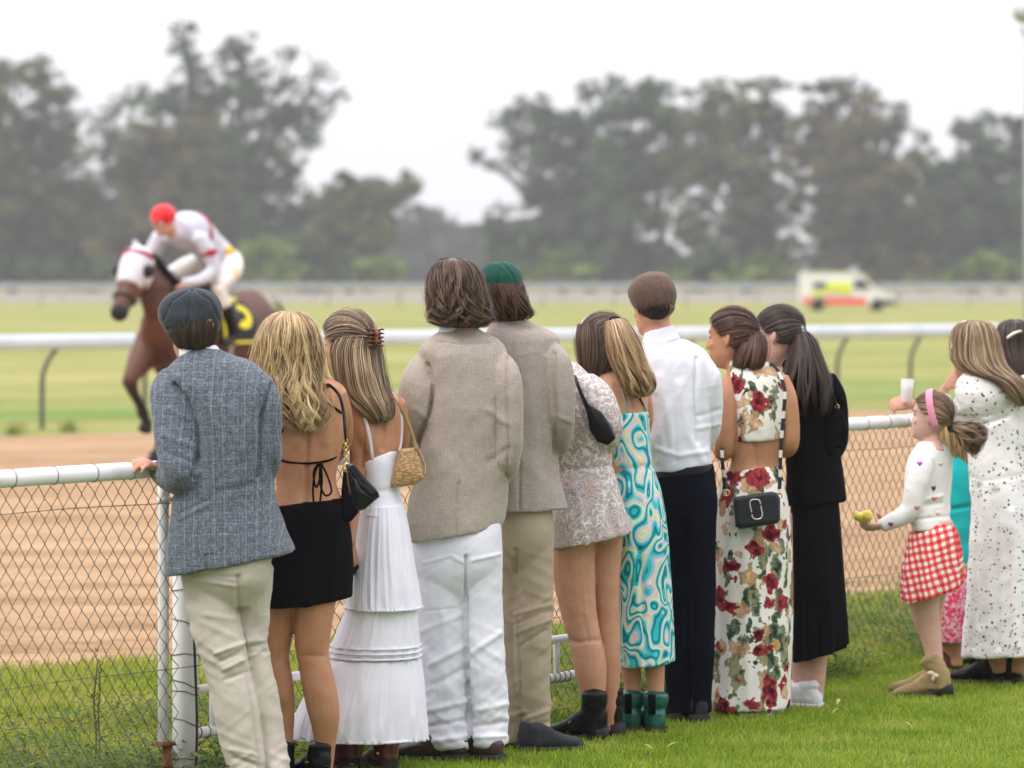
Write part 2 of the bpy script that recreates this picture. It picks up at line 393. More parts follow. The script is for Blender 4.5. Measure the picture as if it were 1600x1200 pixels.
# leafy weeds along the foot of the fence
n = 15000; t = r.uniform(-2, 10, n); sd = np.where(r.rand(n) < .5, r.normal(.08, .16, n), r.uniform(.1, 1.6, n))
cl = vn(np.stack([t*1.7, t*0, t*0], 1)); k = (r.rand(n) < np.clip(.45+cl*1.2, .05, 1)) & ((t > 4.6) | (r.rand(n) < .6) | (sd > .1))
t = t[k]; sd = sd[k]; V, Fc, at = [], [], []
for a, b in zip(t, sd):
    p = FP+FD*a+FN*b; h = random.uniform(.05, .16)*(1.5 if a > 5 else 1); q = random.random()
    for j in range(5):
        c = np.array((p[0]+random.gauss(0, .03), p[1]+random.gauss(0, .03), h*random.random()+.01)); an = random.random()*6.28; s_ = random.uniform(.01, .022)
        u = np.array((math.cos(an), math.sin(an), random.uniform(-.3, .6)))*s_; v = np.array((-math.sin(an), math.cos(an), random.uniform(-.2, .3)))*s_*.45
        i = len(V); V += [c-u, c-v, c+u, c+v]; Fc.append((i, i+1, i+2, i+3)); at += [q]*4
prop(mesh_obj('leafy_weeds', (V, Fc), GW, attr=at), kind='stuff')
# fallen leaves on the lawn
m = M('dry_leaf', .8, .2); m.col(m.ramp(m.noise(40, 2), [(.3, (.3, .2, .08)), (.7, (.5, .4, .2))])); LEAF = m.m
for i, (px, py) in enumerate([(1013, 1185), (1050, 1182), (1310, 1112), (1305, 1128), (1420, 1150)]):
    g = G(px, py); a = random.random()*3; L_ = random.uniform(.025, .05)
    ts = np.linspace(0, 1, 7); V = []; 
    for q in ts:
        wd = .009*math.sin(math.pi*min(max(q, .03), .97)); zz = .03+.02*q+.008*math.sin(q*3)
        V += [g+np.array((math.cos(a)*L_*(q-.5)-math.sin(a)*s_*wd, math.sin(a)*L_*(q-.5)+math.cos(a)*s_*wd, zz)) for s_ in (-1, 1)]
    o = mesh_obj('fallen_leaf', (V, [(2*j, 2*j+1, 2*j+3, 2*j+2) for j in range(6)]), LEAF)
    prop(o, 'small curled dry leaf lying on the green lawn', 'leaf', 'dry leaves on the lawn')

# ------------------------------------------------------------------ chain-link fence
WHITE = M('white_paint', .45, .4); WHITE.col(WHITE.ramp(WHITE.noise(7, 5, .65), [(.26, (.62, .61, .57)), (.42, (.8, .8, .79)), (.7, (.88, .88, .88))])); WHITE.bump(WHITE.noise(90, 3), .15, .002); WHITE = WHITE.m
m = M('wire', .55, .5); m.col(m.ramp(m.noise(25, 4), [(.35, (.075, .062, .045)), (.6, (.16, .135, .1)), (.75, (.22, .14, .08))])); m.b.inputs['Metallic'].default_value = .3; WIRE = m.m
RUST = plain('rust', (.2, .08, .03), .9, 0, .2, .4)
fence = empty('chain_link_fence', fpt(3, 0), 'white-railed chain-link fence the spectators lean on beside the dirt track', 'fence')
RH = 1.10; T0, T1 = -2.6, 9.6
mesh_obj('top_rail', tube([fpt(t, RH) for t in np.linspace(T0, T1, 30)], [.029]*30, 20), WHITE, fence)
V, Fc, nV = [], [], 0
MW, MH = .062, .0765
TPOST = (lambda kx: (kx*FP[1]-FP[0])/(FD[0]-kx*FD[1]))((309-800)/F)
def seg(a, b, r0, VV, FF):
    a = np.array(a); b = np.array(b); d = b-a; d /= np.linalg.norm(d); u = np.cross(d, (FN[0], FN[1], 0)); u /= np.linalg.norm(u); v = np.cross(d, u); i = len(VV)
    for c in (a, b):
        for k in range(4):
            t = k*math.pi/2; VV.append(c+r0*(math.cos(t)*u+math.sin(t)*v))
    for k in range(4): FF.append((i+k, i+(k+1) % 4, i+4+(k+1) % 4, i+4+k))
nz = int((RH-.07)/(MH/2))
for c in range(int((T1-T0)/(MW/2))):
    _tc = T0+c*MW/2; BK = .1 if _tc > TPOST-.1 else 0.0
    if TPOST-.125 < _tc < TPOST+.03: continue
    def nd(j, c=c, BK=BK):
        i = c if (c+j) % 2 == 0 else c+1
        return fpt(T0+i*MW/2+.003*math.sin(i*2.1+j*1.3), RH-.03-j*MH/2+.003*math.sin(i*1.7+j))+np.array((FN[0], FN[1], 0))*(BK+.0018*(1 if (c+j) % 2 == 0 else -1))
    for j in range(nz): seg(nd(j), nd(j+1), .00172, V, Fc)
mesh_obj('wire_mesh', (V, Fc), WIRE, fence)
for zz in (RH-.115, .42, .06):
    ts = np.linspace(T0, T1, 60)
    mesh_obj('tension_wire', tube([fpt(t, zz+.004*math.sin(t*5)-.0)-np.array((FN[0], FN[1], 0))*.003 for t in ts], [.0016]*60, 5), WIRE, fence)
V, Fc = [], []
pcs = []
t = T0+.1
while t < T1:
    c = fpt(t, RH); lean = random.uniform(-.03, .03); pts = []
    for k in range(17):
        a = 2*math.pi*k/16; pts.append(c+np.array((FN[0], FN[1], 0))*math.cos(a)*.0305+np.array((0, 0, 1))*math.sin(a)*.0305+np.array((FD[0], FD[1], 0))*lean*math.sin(a/2))
    pcs.append(tube(pts, [.0013]*17, 5, cap=False)); t += random.uniform(.17, .2)
for p_ in pcs: mesh_obj('tie_wire', p_, WIRE, fence)
def tfor(px):       # distance along the fence where it passes this column
    kx = (px-800)/F; return (kx*FP[1]-FP[0])/(FD[0]-kx*FD[1])
back = np.array((FN[0], FN[1], 0))
tp = tfor(289)
tp = tfor(309); p0 = fpt(tp, 0)+back*.055
mesh_obj('post', tube([p0+np.array((0, 0, z)) for z in (-.05, .5, 1.0, 1.085)], [.0445]*4, 24), WHITE, fence)
tq = tfor(266); q0 = fpt(tq, 0)+back*.03
po = mesh_obj('post', tube([q0+np.array((0, 0, z)) for z in (.17, .6, 1.0, 1.08)], [.019]*4, 18), WHITE, fence)
mesh_obj('flange', join([boxp(q0+np.array((0, 0, .16)), (.06, .06, .012), rotz(.9)), tube([q0+np.array((.012, 0, .155)), q0+np.array((.02, 0, -.02))], [.016, .02], 12)]), RUST, po)
mesh_obj('hinge', join([tube([q0+np.array((0, 0, .985)), q0+np.array((0, 0, 1.0))], [.022, .022], 16), boxp((p0+q0)/2+np.array((0, 0, .99)), (.06, .008, .012), rotz(1.0))]), WHITE, po)
ro = [fpt(tp-.03, z)-back*(.012+.004*math.sin(z*9))+np.array((.004*math.sin(z*6), 0, 0)) for z in np.linspace(0, .66, 12)]
mesh_obj('tension_rod', tube(ro, [.0045]*12, 8), plain('black_steel', (.02, .02, .02), .5), fence)
pcs = []
for z in (.1, .23, .33, .36, .46, .57, .68, .8, .92):
    tilt = random.uniform(-.25, .25)
    pts = [p0+np.array((math.cos(a)*.047, math.sin(a)*.047, z+tilt*.047*math.cos(a)-.02*max(0, math.cos(a)))) for a in np.linspace(-3.6, .6, 15)]
    pcs.append(tube(pts, [.0017]*15, 5))
for p_ in pcs: mesh_obj('post_tie', p_, WIRE, fence)
for zz, rr in ((.325, .016), (.175, .019)):
    mesh_obj('low_pipe', tube([fpt(t, zz)+back*.05 for t in np.linspace(tp+.03, tfor(1015), 20)], [rr]*20, 16), WHITE, fence)
for px in (350, 620, 886):
    t = tfor(px); mesh_obj('pipe_strut', tube([fpt(t, .18)+back*.05, fpt(t, .32)+back*.05], [.012, .012], 12), WHITE, fence)
pcs = []
for px in list(range(312, 345, 14))+list(range(862, 905, 8))+list(range(955, 975, 8)):
    t = tfor(px); c = fpt(t, .175)+back*.05; u = np.array((FD[0], FD[1], 0))
    pcs.append(tube([c+back*math.cos(a)*.021+np.array((0, 0, math.sin(a)*.021))+u*.006*math.sin(a) for a in np.linspace(0, 6.28, 13)], [.002]*13, 5, cap=False))
for p_ in pcs: mesh_obj('pipe_tie', p_, WIRE, fence)
for px in (1600, 780):
    t = tfor(px); mesh_obj('post', tube([fpt(t, z)+back*.05 for z in (-.05, .5, 1.08)], [.03]*3, 18), WHITE, fence)
# dry stalk standing in the fence
STK_ = plain('stalk', (.09, .08, .03), .9)
for px, py0, py1, lb in ((150, 1200, 1030, 'taller dry weed stalk standing behind the wire at the left end of the fence'), (157, 1210, 1045, 'shorter dry weed stalk beside the taller one at the left end of the fence'), (1350, 1060, 1012, 'single short dark stalk in the weeds right of the long black skirt')):
    pcs = []
    b0 = G(px, 1150 if px < 300 else 1066); 
    Yb = 13.6 if px < 300 else 17.2
    pts = [W(px+random.uniform(-4, 4), py0+(py1-py0)*k/5, Yb) for k in range(6)]; pcs.append(stube(pts, [.003]*5+[.0012], 2, n=6))
    for k in range(14):
        q = pts[2+k % 4]+np.array((random.gauss(0, .006), 0, random.uniform(-.02, .03))); pcs.append(tube([q, q+np.array((random.uniform(-.02, .02), 0, .015))], [.002, .001], 4))
    prop(mesh_obj('dry_stalk', join(pcs), STK_), lb, 'weed')

# ------------------------------------------------------------------ white running rails of the course
RAILW = M('rail_plastic', .4, .4); RAILW.col(RAILW.ramp(RAILW.noise(2, 3), [(.3, (.55, .61, .66)), (.7, (.68, .73, .78))])); RAILW = RAILW.m
RAILG = plain('weathered_rail', (.36, .37, .38), .6)
POSTM = plain('rail_post_grey', (.1, .1, .085), .6)
def running_rail(label, p, d, ts, tposts, hz, r0, post=True, group=None, mat=None):
    o = empty('running_rail', (p[0], p[1], 0), label, 'rail', group)
    D = np.array((d[0], d[1], 0)); D = D/np.linalg.norm(D); B = np.array((p[0], p[1], 0))
    pts = [B+D*t+np.array((0, 0, hz)) for t in np.linspace(*ts, 40)]
    mesh_obj('rail', tube(pts, [r0]*40, 20, flat=.55, flatdir=(D[1], -D[0], 0)), mat or RAILW, o)
    if post:
        src = None
        for t in tposts:
            q = B+D*t; N_ = np.array((D[1], -D[0], 0))    # towards the track
            b = q+D*-.12-N_*.0
            pts = [q-D*.26+np.array((0, 0, -.05)), q-D*.26+np.array((0, 0, .35)), q-D*.25+np.array((0, 0, .62)), q-D*.17+np.array((0, 0, .8)), q-D*.02+np.array((0, 0, hz-.03))]
            if src is None:
                src = mesh_obj('post', stube(pts, [.03, .03, .029, .028, .027], 5, n=12), POSTM, o); src_q = q
            else:
                c = src.copy(); COL.objects.link(c); c.parent = o; c.location = tuple(q-src_q)
    return o
L0 = np.array((-5.2, 44.3)); DD = (1, .83); ul = math.hypot(*DD)
running_rail('thick white plastic running rail on bent grey posts beyond the horse', L0, DD, (-14*ul, 24*ul), [(-3.276+1.092*k)*ul for k in range(0, 18)], 1.0, .09)
running_rail('far white running rail across the grass, a blurred pale line', (-30, 214), (1, .03), (-30, 120), [4.0*k-20 for k in range(34)], 1.15, .085, mat=RAILG)
running_rail('farthest pale running rail just in front of the tree line', (-60, 275), (1, .02), (-30, 180), [6.0*k-20 for k in range(34)], 1.2, .1, mat=RAILG)
m = plain('tuft_green', (.24, .3, .08), .9)
for px, py in ((108, 676), (22, 680)):
    g = G(px, py); pts = [(g[0]+random.gauss(0, .05), g[1]+random.gauss(0, .05), 0) for _ in range(45)]
    prop(blades('grass_tuft', np.array(pts), .14, .02, m, .7, px), 'small grass tuft %s' % ('at the foot of the leftmost bent rail post' if px > 50 else 'left of the leftmost bent rail post, at the dirt edge'), 'grass tuft')

# ------------------------------------------------------------------ trees
def leafm(name, a, b, c):
    m = M(name, .85, .15); x = m.math('MULTIPLY_ADD', m.attr(), .5, m.math('MULTIPLY', m.noise(.22, 3), .55))
    m.col(m.ramp(x, [(.24, tuple(v*.5 for v in a)), (.42, a), (.6, b), (.84, c)])); return m.m
LM = {'grey': leafm('gum_leaf_grey', (.026, .058, .016), (.066, .12, .036), (.13, .19, .07)),
      'olive': leafm('gum_leaf_olive', (.038, .068, .013), (.098, .14, .034), (.18, .22, .07)),
      'brown': leafm('gum_leaf_brown', (.05, .058, .015), (.13, .13, .04), (.22, .21, .08)),
      'green': leafm('shrub_leaf_green', (.08, .14, .02), (.17, .26, .045), (.3, .38, .09)),
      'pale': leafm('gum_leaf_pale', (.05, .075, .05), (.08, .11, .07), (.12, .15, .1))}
BARK = plain('gum_bark', (.075, .085, .06), .9)
def tree(label, Y, base, blobs, kind='grey', trunk=.5, dens=1.25, cat='tree', name='gum_tree', group='gum trees behind the course', leaf=.28, stems=1):
    r = np.random.RandomState(int(base[0]) % 997+int(Y)); s = F/Y
    g = W(base[0], base[1], Y); g[2] = 0
    o = empty(name, g, label, cat, group)
    Vs, At = [], []; cs = []
    bl = blobs
    for (x, y, rx, ry, *dd) in bl:
        d = (dd[0] if dd else 1.0)*dens
        rx *= 1.12; ry *= 1.08; C = W(x, y, Y); R = np.array((rx/s, rx/s*.8, ry/s)); C[1] += r.uniform(-.5, .5)*R[1]; cs.append((C, R))
        # clumps inside each bough
        nc = max(7, int(9+R[0]*R[2]*(2.3 if y < 330 else 3.6))); k = 0
        u = r.normal(size=(nc, 3)); u /= np.linalg.norm(u, axis=1)[:, None]; rad = r.rand(nc)**.45
        cc = C+u*R*rad[:, None]; cr = r.uniform(.45, 1.1, nc)*min(1.5, .35+R.min()*.36)
        for c_, q in zip(cc, cr):
            n = int(max(14, 70*d*q*q)); v = r.normal(size=(n, 3)); v /= np.linalg.norm(v, axis=1)[:, None]
            p = c_+v*(r.rand(n)**.6)[:, None]*q*np.array((1.15, 1.15, .8))
            a = r.normal(size=(n, 3)); a /= np.linalg.norm(a, axis=1)[:, None]; b = np.cross(a, r.normal(size=(n, 3))); b /= np.linalg.norm(b, axis=1)[:, None]
            L_ = (leaf*r.uniform(.6, 1.3, n))[:, None]
            Vs.append(np.stack([p-a*L_, p-b*L_*.45, p+a*L_, p+b*L_*.45], 1).reshape(-1, 3)); At.append(np.repeat(np.clip(r.rand()*.85+r.rand(n)*.2, 0, 1), 4))
    V = np.concatenate(Vs); n = len(V)//4
    mesh_obj('crown', (V, np.arange(n*4).reshape(n, 4)), LM[kind], o, smooth=False, attr=np.concatenate(At))
    if trunk:
        pcs = []
        for st in range(stems):
            gg = g+np.array(((st-(stems-1)/2)*3.2, r.uniform(-2, 2), 0))
            top = max(c[2] for c, _ in cs); fk = gg+np.array((r.uniform(-.6, .6), 0, top*.33))
            pcs.append(stube([gg-np.array((0, 0, .2)), gg*.5+fk*.5+np.array((.3, 0, 0)), fk], [trunk, trunk*.8, trunk*.65], 3, n=9))
            for j, (C, R) in enumerate(cs):
                if j % stems != st: continue
                mid = (fk+C)/2+np.array((r.uniform(-.8, .8), 0, r.uniform(-.5, 1)))
                pcs.append(stube([fk, mid, C, C+np.array((r.uniform(-.6, .6)*R[0], 0, R[2]*.5))], [trunk*.5, trunk*.33, trunk*.2, .04], 3, n=7))
        mesh_obj('trunk', join(pcs), BARK, o)
    return o
LA = 'eucalyptus tree '
tree('large olive-topped gum tree at the left edge of the course', 440, (20, 450), [(30, 110, 55, 28), (75, 150, 38, 40, .7), (-20, 150, 60, 50), (20, 210, 70, 50), (85, 235, 48, 46, .7), (-30, 260, 70, 60), (40, 300, 80, 55), (110, 330, 48, 50), (10, 370, 90, 50), (80, 400, 70, 45), (135, 300, 30, 38, .5), (110, 190, 30, 26, .4)], 'olive', .7)
tree('grey-green gum between the left-edge tree and the tallest gum', 470, (150, 450), [(150, 370, 60, 60), (190, 300, 42, 40), (120, 420, 60, 30), (165, 210, 30, 34, .45), (190, 240, 40, 36, .6), (215, 150, 26, 22, .4), (185, 170, 22, 18, .35), (240, 330, 50, 60)], 'grey', .6)
tree('tallest feathery gum tree, rising high behind the racehorse', 450, (345, 450), [(290, 45, 26, 16, .35), (285, 75, 22, 22, .4), (300, 100, 26, 22, .45), (375, 70, 27, 26, .6), (382, 110, 28, 28, .8), (350, 95, 20, 24, .4), (300, 130, 34, 26, .7), (250, 160, 42, 26, .8), (310, 165, 44, 28), (375, 155, 36, 36), (420, 130, 24, 24, .4), (455, 85, 26, 14, .25), (460, 150, 30, 30, .4), (500, 115, 26, 16, .25), (520, 150, 30, 14, .35), (440, 190, 36, 40, .85), (480, 215, 26, 34, .5), (500, 180, 26, 18, .35), (345, 220, 60, 40), (270, 230, 50, 44), (440, 260, 36, 44), (390, 300, 50, 50), (330, 310, 60, 46), (455, 330, 28, 50, .8), (430, 380, 40, 50), (360, 380, 60, 50), (290, 390, 60, 50)], 'grey', .8, stems=2)
tree('brownish leafy gum in front of the tallest gum', 425, (262, 450), [(250, 210, 50, 28), (310, 200, 40, 24), (225, 250, 40, 36), (285, 255, 56, 40), (250, 310, 60, 44), (320, 290, 36, 36), (215, 370, 60, 50), (270, 410, 60, 36)], 'brown', .6, dens=1.2)
tree('rounded dark tree with one side branch left of the sky gap', 435, (545, 450), [(560, 295, 46, 28), (520, 320, 40, 34), (590, 310, 36, 30), (640, 285, 22, 20, .9), (625, 300, 24, 14, .7), (500, 370, 46, 46), (560, 360, 48, 46), (600, 350, 20, 30, .6), (480, 420, 50, 36), (550, 415, 50, 34)], 'olive', .6)
tree('dark gum with a loose branch reaching left over the sky gap', 455, (900, 450), [(745, 240, 16, 12, .5), (765, 258, 16, 10, .5), (790, 185, 28, 18, .5), (830, 170, 34, 20, .7), (870, 200, 46, 32, .9), (815, 215, 36, 28, .7), (800, 255, 26, 16, .4), (870, 260, 50, 44), (850, 310, 44, 34, .9), (920, 220, 44, 40), (930, 300, 50, 46), (840, 370, 44, 46), (900, 370, 56, 50), (800, 400, 40, 40), (780, 350, 30, 30, .7), (920, 145, 30, 20, .5), (950, 130, 24, 16, .4)], 'grey', .7, stems=2)
tree('broad grey gum above the brown-capped man', 445, (1010, 450), [(1000, 160, 40, 30, .8), (1030, 140, 38, 22, .7), (960, 180, 38, 34, .8), (1045, 190, 46, 36), (985, 240, 50, 44), (1050, 260, 46, 40), (970, 320, 50, 50), (1020, 330, 30, 34, .7), (960, 400, 60, 50), (1020, 410, 50, 30)], 'grey', .7, stems=2)
tree('olive gum with flat sloping top in the middle of the right grove', 435, (1165, 450), [(1110, 150, 40, 24, .8), (1160, 138, 44, 18, .9), (1205, 130, 30, 13, .9), (1120, 195, 50, 36), (1180, 185, 48, 34), (1215, 220, 30, 34), (1090, 250, 44, 36, .9), (1150, 250, 50, 40), (1200, 290, 40, 40), (1130, 350, 30, 30, .35), (1085, 330, 24, 24, .5), (1075, 360, 34, 30, .6), (1110, 385, 30, 24, .8), (1060, 300, 24, 26, .5), (1215, 340, 26, 30, .5), (1170, 340, 36, 44), (1110, 295, 26, 22, .5), (1190, 400, 44, 46), (1110, 420, 40, 30)], 'olive', .65)
tree('brown-green gum with twin peaks above the ambulance', 430, (1330, 450), [(1290, 140, 34, 20, .9), (1330, 150, 38, 24, .9), (1270, 190, 34, 32), (1320, 205, 50, 38), (1360, 190, 34, 34, .9), (1408, 175, 14, 18, .9), (1395, 210, 26, 26, .8), (1255, 250, 36, 40), (1310, 270, 56, 44), (1385, 265, 50, 36), (1290, 340, 40, 44, .8), (1245, 330, 24, 40, .45), (1250, 390, 24, 30, .5), (1350, 340, 56, 50), (1400, 330, 50, 50), (1400, 400, 50, 50), (1340, 410, 40, 44), (1290, 400, 26, 40, .6)], 'brown', .75, stems=2)
tree('dark gum with thin top shoots at the right edge', 450, (1540, 450), [(1515, 205, 26, 20, .6), (1555, 190, 34, 18, .5), (1590, 210, 34, 30, .8), (1535, 235, 40, 30), (1570, 270, 60, 44), (1500, 290, 44, 40), (1450, 270, 36, 36, .9), (1470, 340, 50, 46), (1540, 340, 60, 50), (1600, 350, 60, 60), (1480, 400, 50, 44), (1560, 400, 60, 40), (1495, 200, 16, 14, .35), (1440, 215, 14, 12, .3)], 'grey', .7, stems=2)
tree('pale distant trees under the sky gap', 640, (680, 448), [(620, 370, 40, 30), (660, 350, 34, 26), (700, 365, 36, 24), (740, 370, 30, 22), (640, 410, 60, 34), (710, 405, 60, 34), (770, 395, 40, 34), (650, 330, 16, 10, .5)], 'pale', .4, group=None)
for k, (lb, Yb, bs, bb, kd) in enumerate([
    ('yellow-green bush behind the racehorse rump', 400, (415, 448), [(415, 400, 40, 28), (440, 425, 40, 22), (385, 425, 34, 22)], 'green'),
    ('round olive bush below the sky gap', 405, (600, 448), [(600, 420, 36, 26), (575, 435, 26, 14)], 'green'),
    ('green shrubs behind the green-capped man', 400, (845, 448), [(855, 415, 34, 24), (800, 430, 40, 18), (900, 430, 40, 18)], 'green'),
    ('dark rounded bush between the capped man and the ponytail women', 400, (1100, 448), [(1105, 410, 28, 34), (1100, 435, 34, 16)], 'grey'),
    ('lime bush left of the ambulance', 398, (1205, 448), [(1205, 425, 40, 20), (1160, 435, 46, 16), (1040, 436, 50, 14)], 'green'),
    ('pale green bush in the right distance, beyond the ambulance', 395, (1535, 448), [(1540, 420, 36, 26), (1500, 432, 40, 18), (1585, 432, 40, 18), (1440, 440, 36, 10)], 'green'),
    ('low dark shrubs at the left edge of the course', 400, (60, 448), [(40, 425, 70, 24), (140, 430, 50, 18), (-20, 420, 40, 26)], 'grey'),
    ('low scrub under the dark tree left of the gap', 402, (500, 448), [(500, 432, 50, 16), (330, 436, 60, 12), (240, 436, 50, 12)], 'grey')]):
    tree(lb, Yb, bs, bb, kd, 0, cat='bush', name='bush', group='bushes below the gum trees', dens=1.2)
# far wood closing the horizon
r = np.random.RandomState(77); n = 16000
X = r.uniform(-140, 140, n); hgt = 5.5+2.5*vn(np.stack([X*.09, X*0, X*0], 1))+1.5*vn(np.stack([X*.4, X*0+5, X*0], 1))
p = np.stack([X, r.uniform(690, 705, n), r.rand(n)*hgt], 1); a = r.normal(size=(n, 3)); b = r.normal(size=(n, 3)); a /= np.linalg.norm(a, axis=1)[:, None]; b /= np.linalg.norm(b, axis=1)[:, None]
V = np.stack([p-a, p-b*.6, p+a, p+b*.6], 1).reshape(-1, 3)
prop(mesh_obj('distant_treeline', (V, np.arange(n*4).reshape(n, 4)), LM['pale'], smooth=False, attr=np.repeat(r.rand(n), 4)), kind='stuff')

# ------------------------------------------------------------------ ambulance, lamp
AY = 200.0; AX0, AX1 = W(1250, 0, AY)[0], W(1395, 0, AY)[0]
amb = empty('ambulance', ((AX0+AX1)/2, AY, 0), 'white and yellow ambulance van with red lower stripe parked on the far grass', 'ambulance')
Lg = AX1-AX0; AH = 2.08; AW = 1.75
prof = [(0, .32), (0, 1.75), (.02, 1.98), (.06, AH-.03), (.1, AH), (.55, AH), (.61, AH-.03), (.66, AH-.12), (.7, 1.74), (.775, 1.34), (.84, 1.22), (.92, 1.1), (.965, .98), (.99, .8), (1.0, .5), (.99, .32)]
def vanbody(prof, y0, y1, inset=.0):
    V = []; Fc = []; n = len(prof)
    for yy, sc in ((y0, .0), (y0-.12, 0), (y1+.12, 0), (y1, .0)):
        for x, z in prof:
            k = .05 if yy in (y0, y1) else 0
            V.append((AX0+Lg*(x*(1-k*.4)+k*.2*1), yy, z-k*(z-1)*.6))
    V = V[:n*4]
    order = [0, 1, 2, 3]
    for a_ in range(3):
        for j in range(n): Fc.append((a_*n+j, a_*n+(j+1) % n, (a_+1)*n+(j+1) % n, (a_+1)*n+j))
    Fc.append(tuple(range(n))); Fc.append(tuple(range(3*n+n-1, 3*n-1, -1)))
    return V, Fc
CREAM = plain('van_cream', (.88, .88, .82), .35); YEL = plain('reflective_yellow', (.8, .85, .0), .5); RED = plain('reflective_red', (.9, .06, .02), .5)
GLS = plain('dark_glass', (.03, .04, .05), .08, 0, .6); BLK = plain('black_rubber', (.015, .015, .015), .8)
VF = vanbody(prof, AY-AW/2+.05, AY+AW/2-.05)
mesh_obj('body', VF, CREAM, amb, smooth=False)
ys = AY-AW/2-.085
def pan(name, pts, mat, y=ys, th=.03):
    V = [(AX0+Lg*x, y, z) for x, z in pts]+[(AX0+Lg*x, y+th, z) for x, z in pts]; n = len(pts)
    return mesh_obj(name, (V, [tuple(range(n)), tuple(range(2*n-1, n-1, -1))]+[(j, (j+1) % n, n+(j+1) % n, n+j) for j in range(n)]), mat, amb, smooth=False)
pan('red_stripe', [(.02, .36), (.1, .36), (.12, .66), (.02, .66)], RED); pan('red_stripe', [(.26, .34), (.7, .34), (.7, .66), (.24, .66)], RED)
for x in (.27, .36, .45): pan('yellow_check', [(x, 1.0 if x < .4 else .9), (x+.08, 1.0 if x < .4 else .9), (x+.08, 1.46), (x, 1.46)], YEL)
pan('yellow_check', [(.1, .8), (.26, .8), (.26, 1.0), (.1, 1.0)], YEL)
pan('side_window', [(.12, 1.22), (.27, 1.22), (.27, 1.48), (.12, 1.48)], GLS)
pan('cab_window', [(.57, 1.2), (.74, 1.2), (.675, 1.6), (.57, 1.62)], GLS)
ws = [(AX0+Lg*.705, AY-.72, 1.72), (AX0+Lg*.775, AY-.78, 1.33), (AX0+Lg*.775, AY+.78, 1.33), (AX0+Lg*.705, AY+.72, 1.72)]
ws = [(x+.03, y, z+.02) for x, y, z in ws]
mesh_obj('windscreen', (ws+[(x-.03, y, z-.03) for x, y, z in ws], [(0, 1, 2, 3), (7, 6, 5, 4), (0, 4, 5, 1), (1, 5, 6, 2), (2, 6, 7, 3), (3, 7, 4, 0)]), GLS, amb, smooth=False)
pan('bumper', [(.84, .3), (1.005, .3), (1.005, .52), (.9, .6)], BLK)
mesh_obj('headlight', ell((AX0+Lg*.965, AY-.72, .86), (.1, .12, .1)), plain('lamp_glass', (.8, .8, .8), .1), amb)
mesh_obj('light_bar', join([boxp((AX0+Lg*.58, AY, AH+.06), (.3, 1.3, .12)), ell((AX0+Lg*.58, AY-.6, AH+.08), (.16, .12, .1))]), plain('beacon', (.5, .55, .65), .3), amb)
for xx in (.185, .82):
    for yy in (AY-AW/2+.02, AY+AW/2-.1):
        wh = mesh_obj('wheel', tube([(AX0+Lg*xx, yy-.1, .33), (AX0+Lg*xx, yy+.1, .33)], [.33, .33], 24, cap=True), BLK, amb)
        mesh_obj('rim', tube([(AX0+Lg*xx, yy-.17, .33), (AX0+Lg*xx, yy-.1, .33)], [.18, .2], 16), plain('steel', (.5, .5, .5), .3, .8), wh)
LY = 60.0
lp = empty('light_pole', (W(1604, 0, LY)[0], LY, 0), 'tall grey light pole with round lamp head at the right edge', 'lamp post')
GREY = plain('galvanised', (.45, .48, .46), .5, .3)
x = W(1604, 0, LY)[0]
mesh_obj('pole', tube([(x, LY, z) for z in (-.1, 3, 5.6)], [.045, .04, .032], 14), GREY, lp)
hd = mesh_obj('lamp_head', stube([W(1588, 24, LY), W(1600, 20, LY), W(1618, 24, LY)], [.13, .17, .13], 4, n=16), GREY, lp)
mesh_obj('lamp_bracket', stube([W(1596, 42, LY), W(1600, 52, LY), (x, LY, 5.5)], [.03, .03, .04], 3, n=8), GREY, lp)
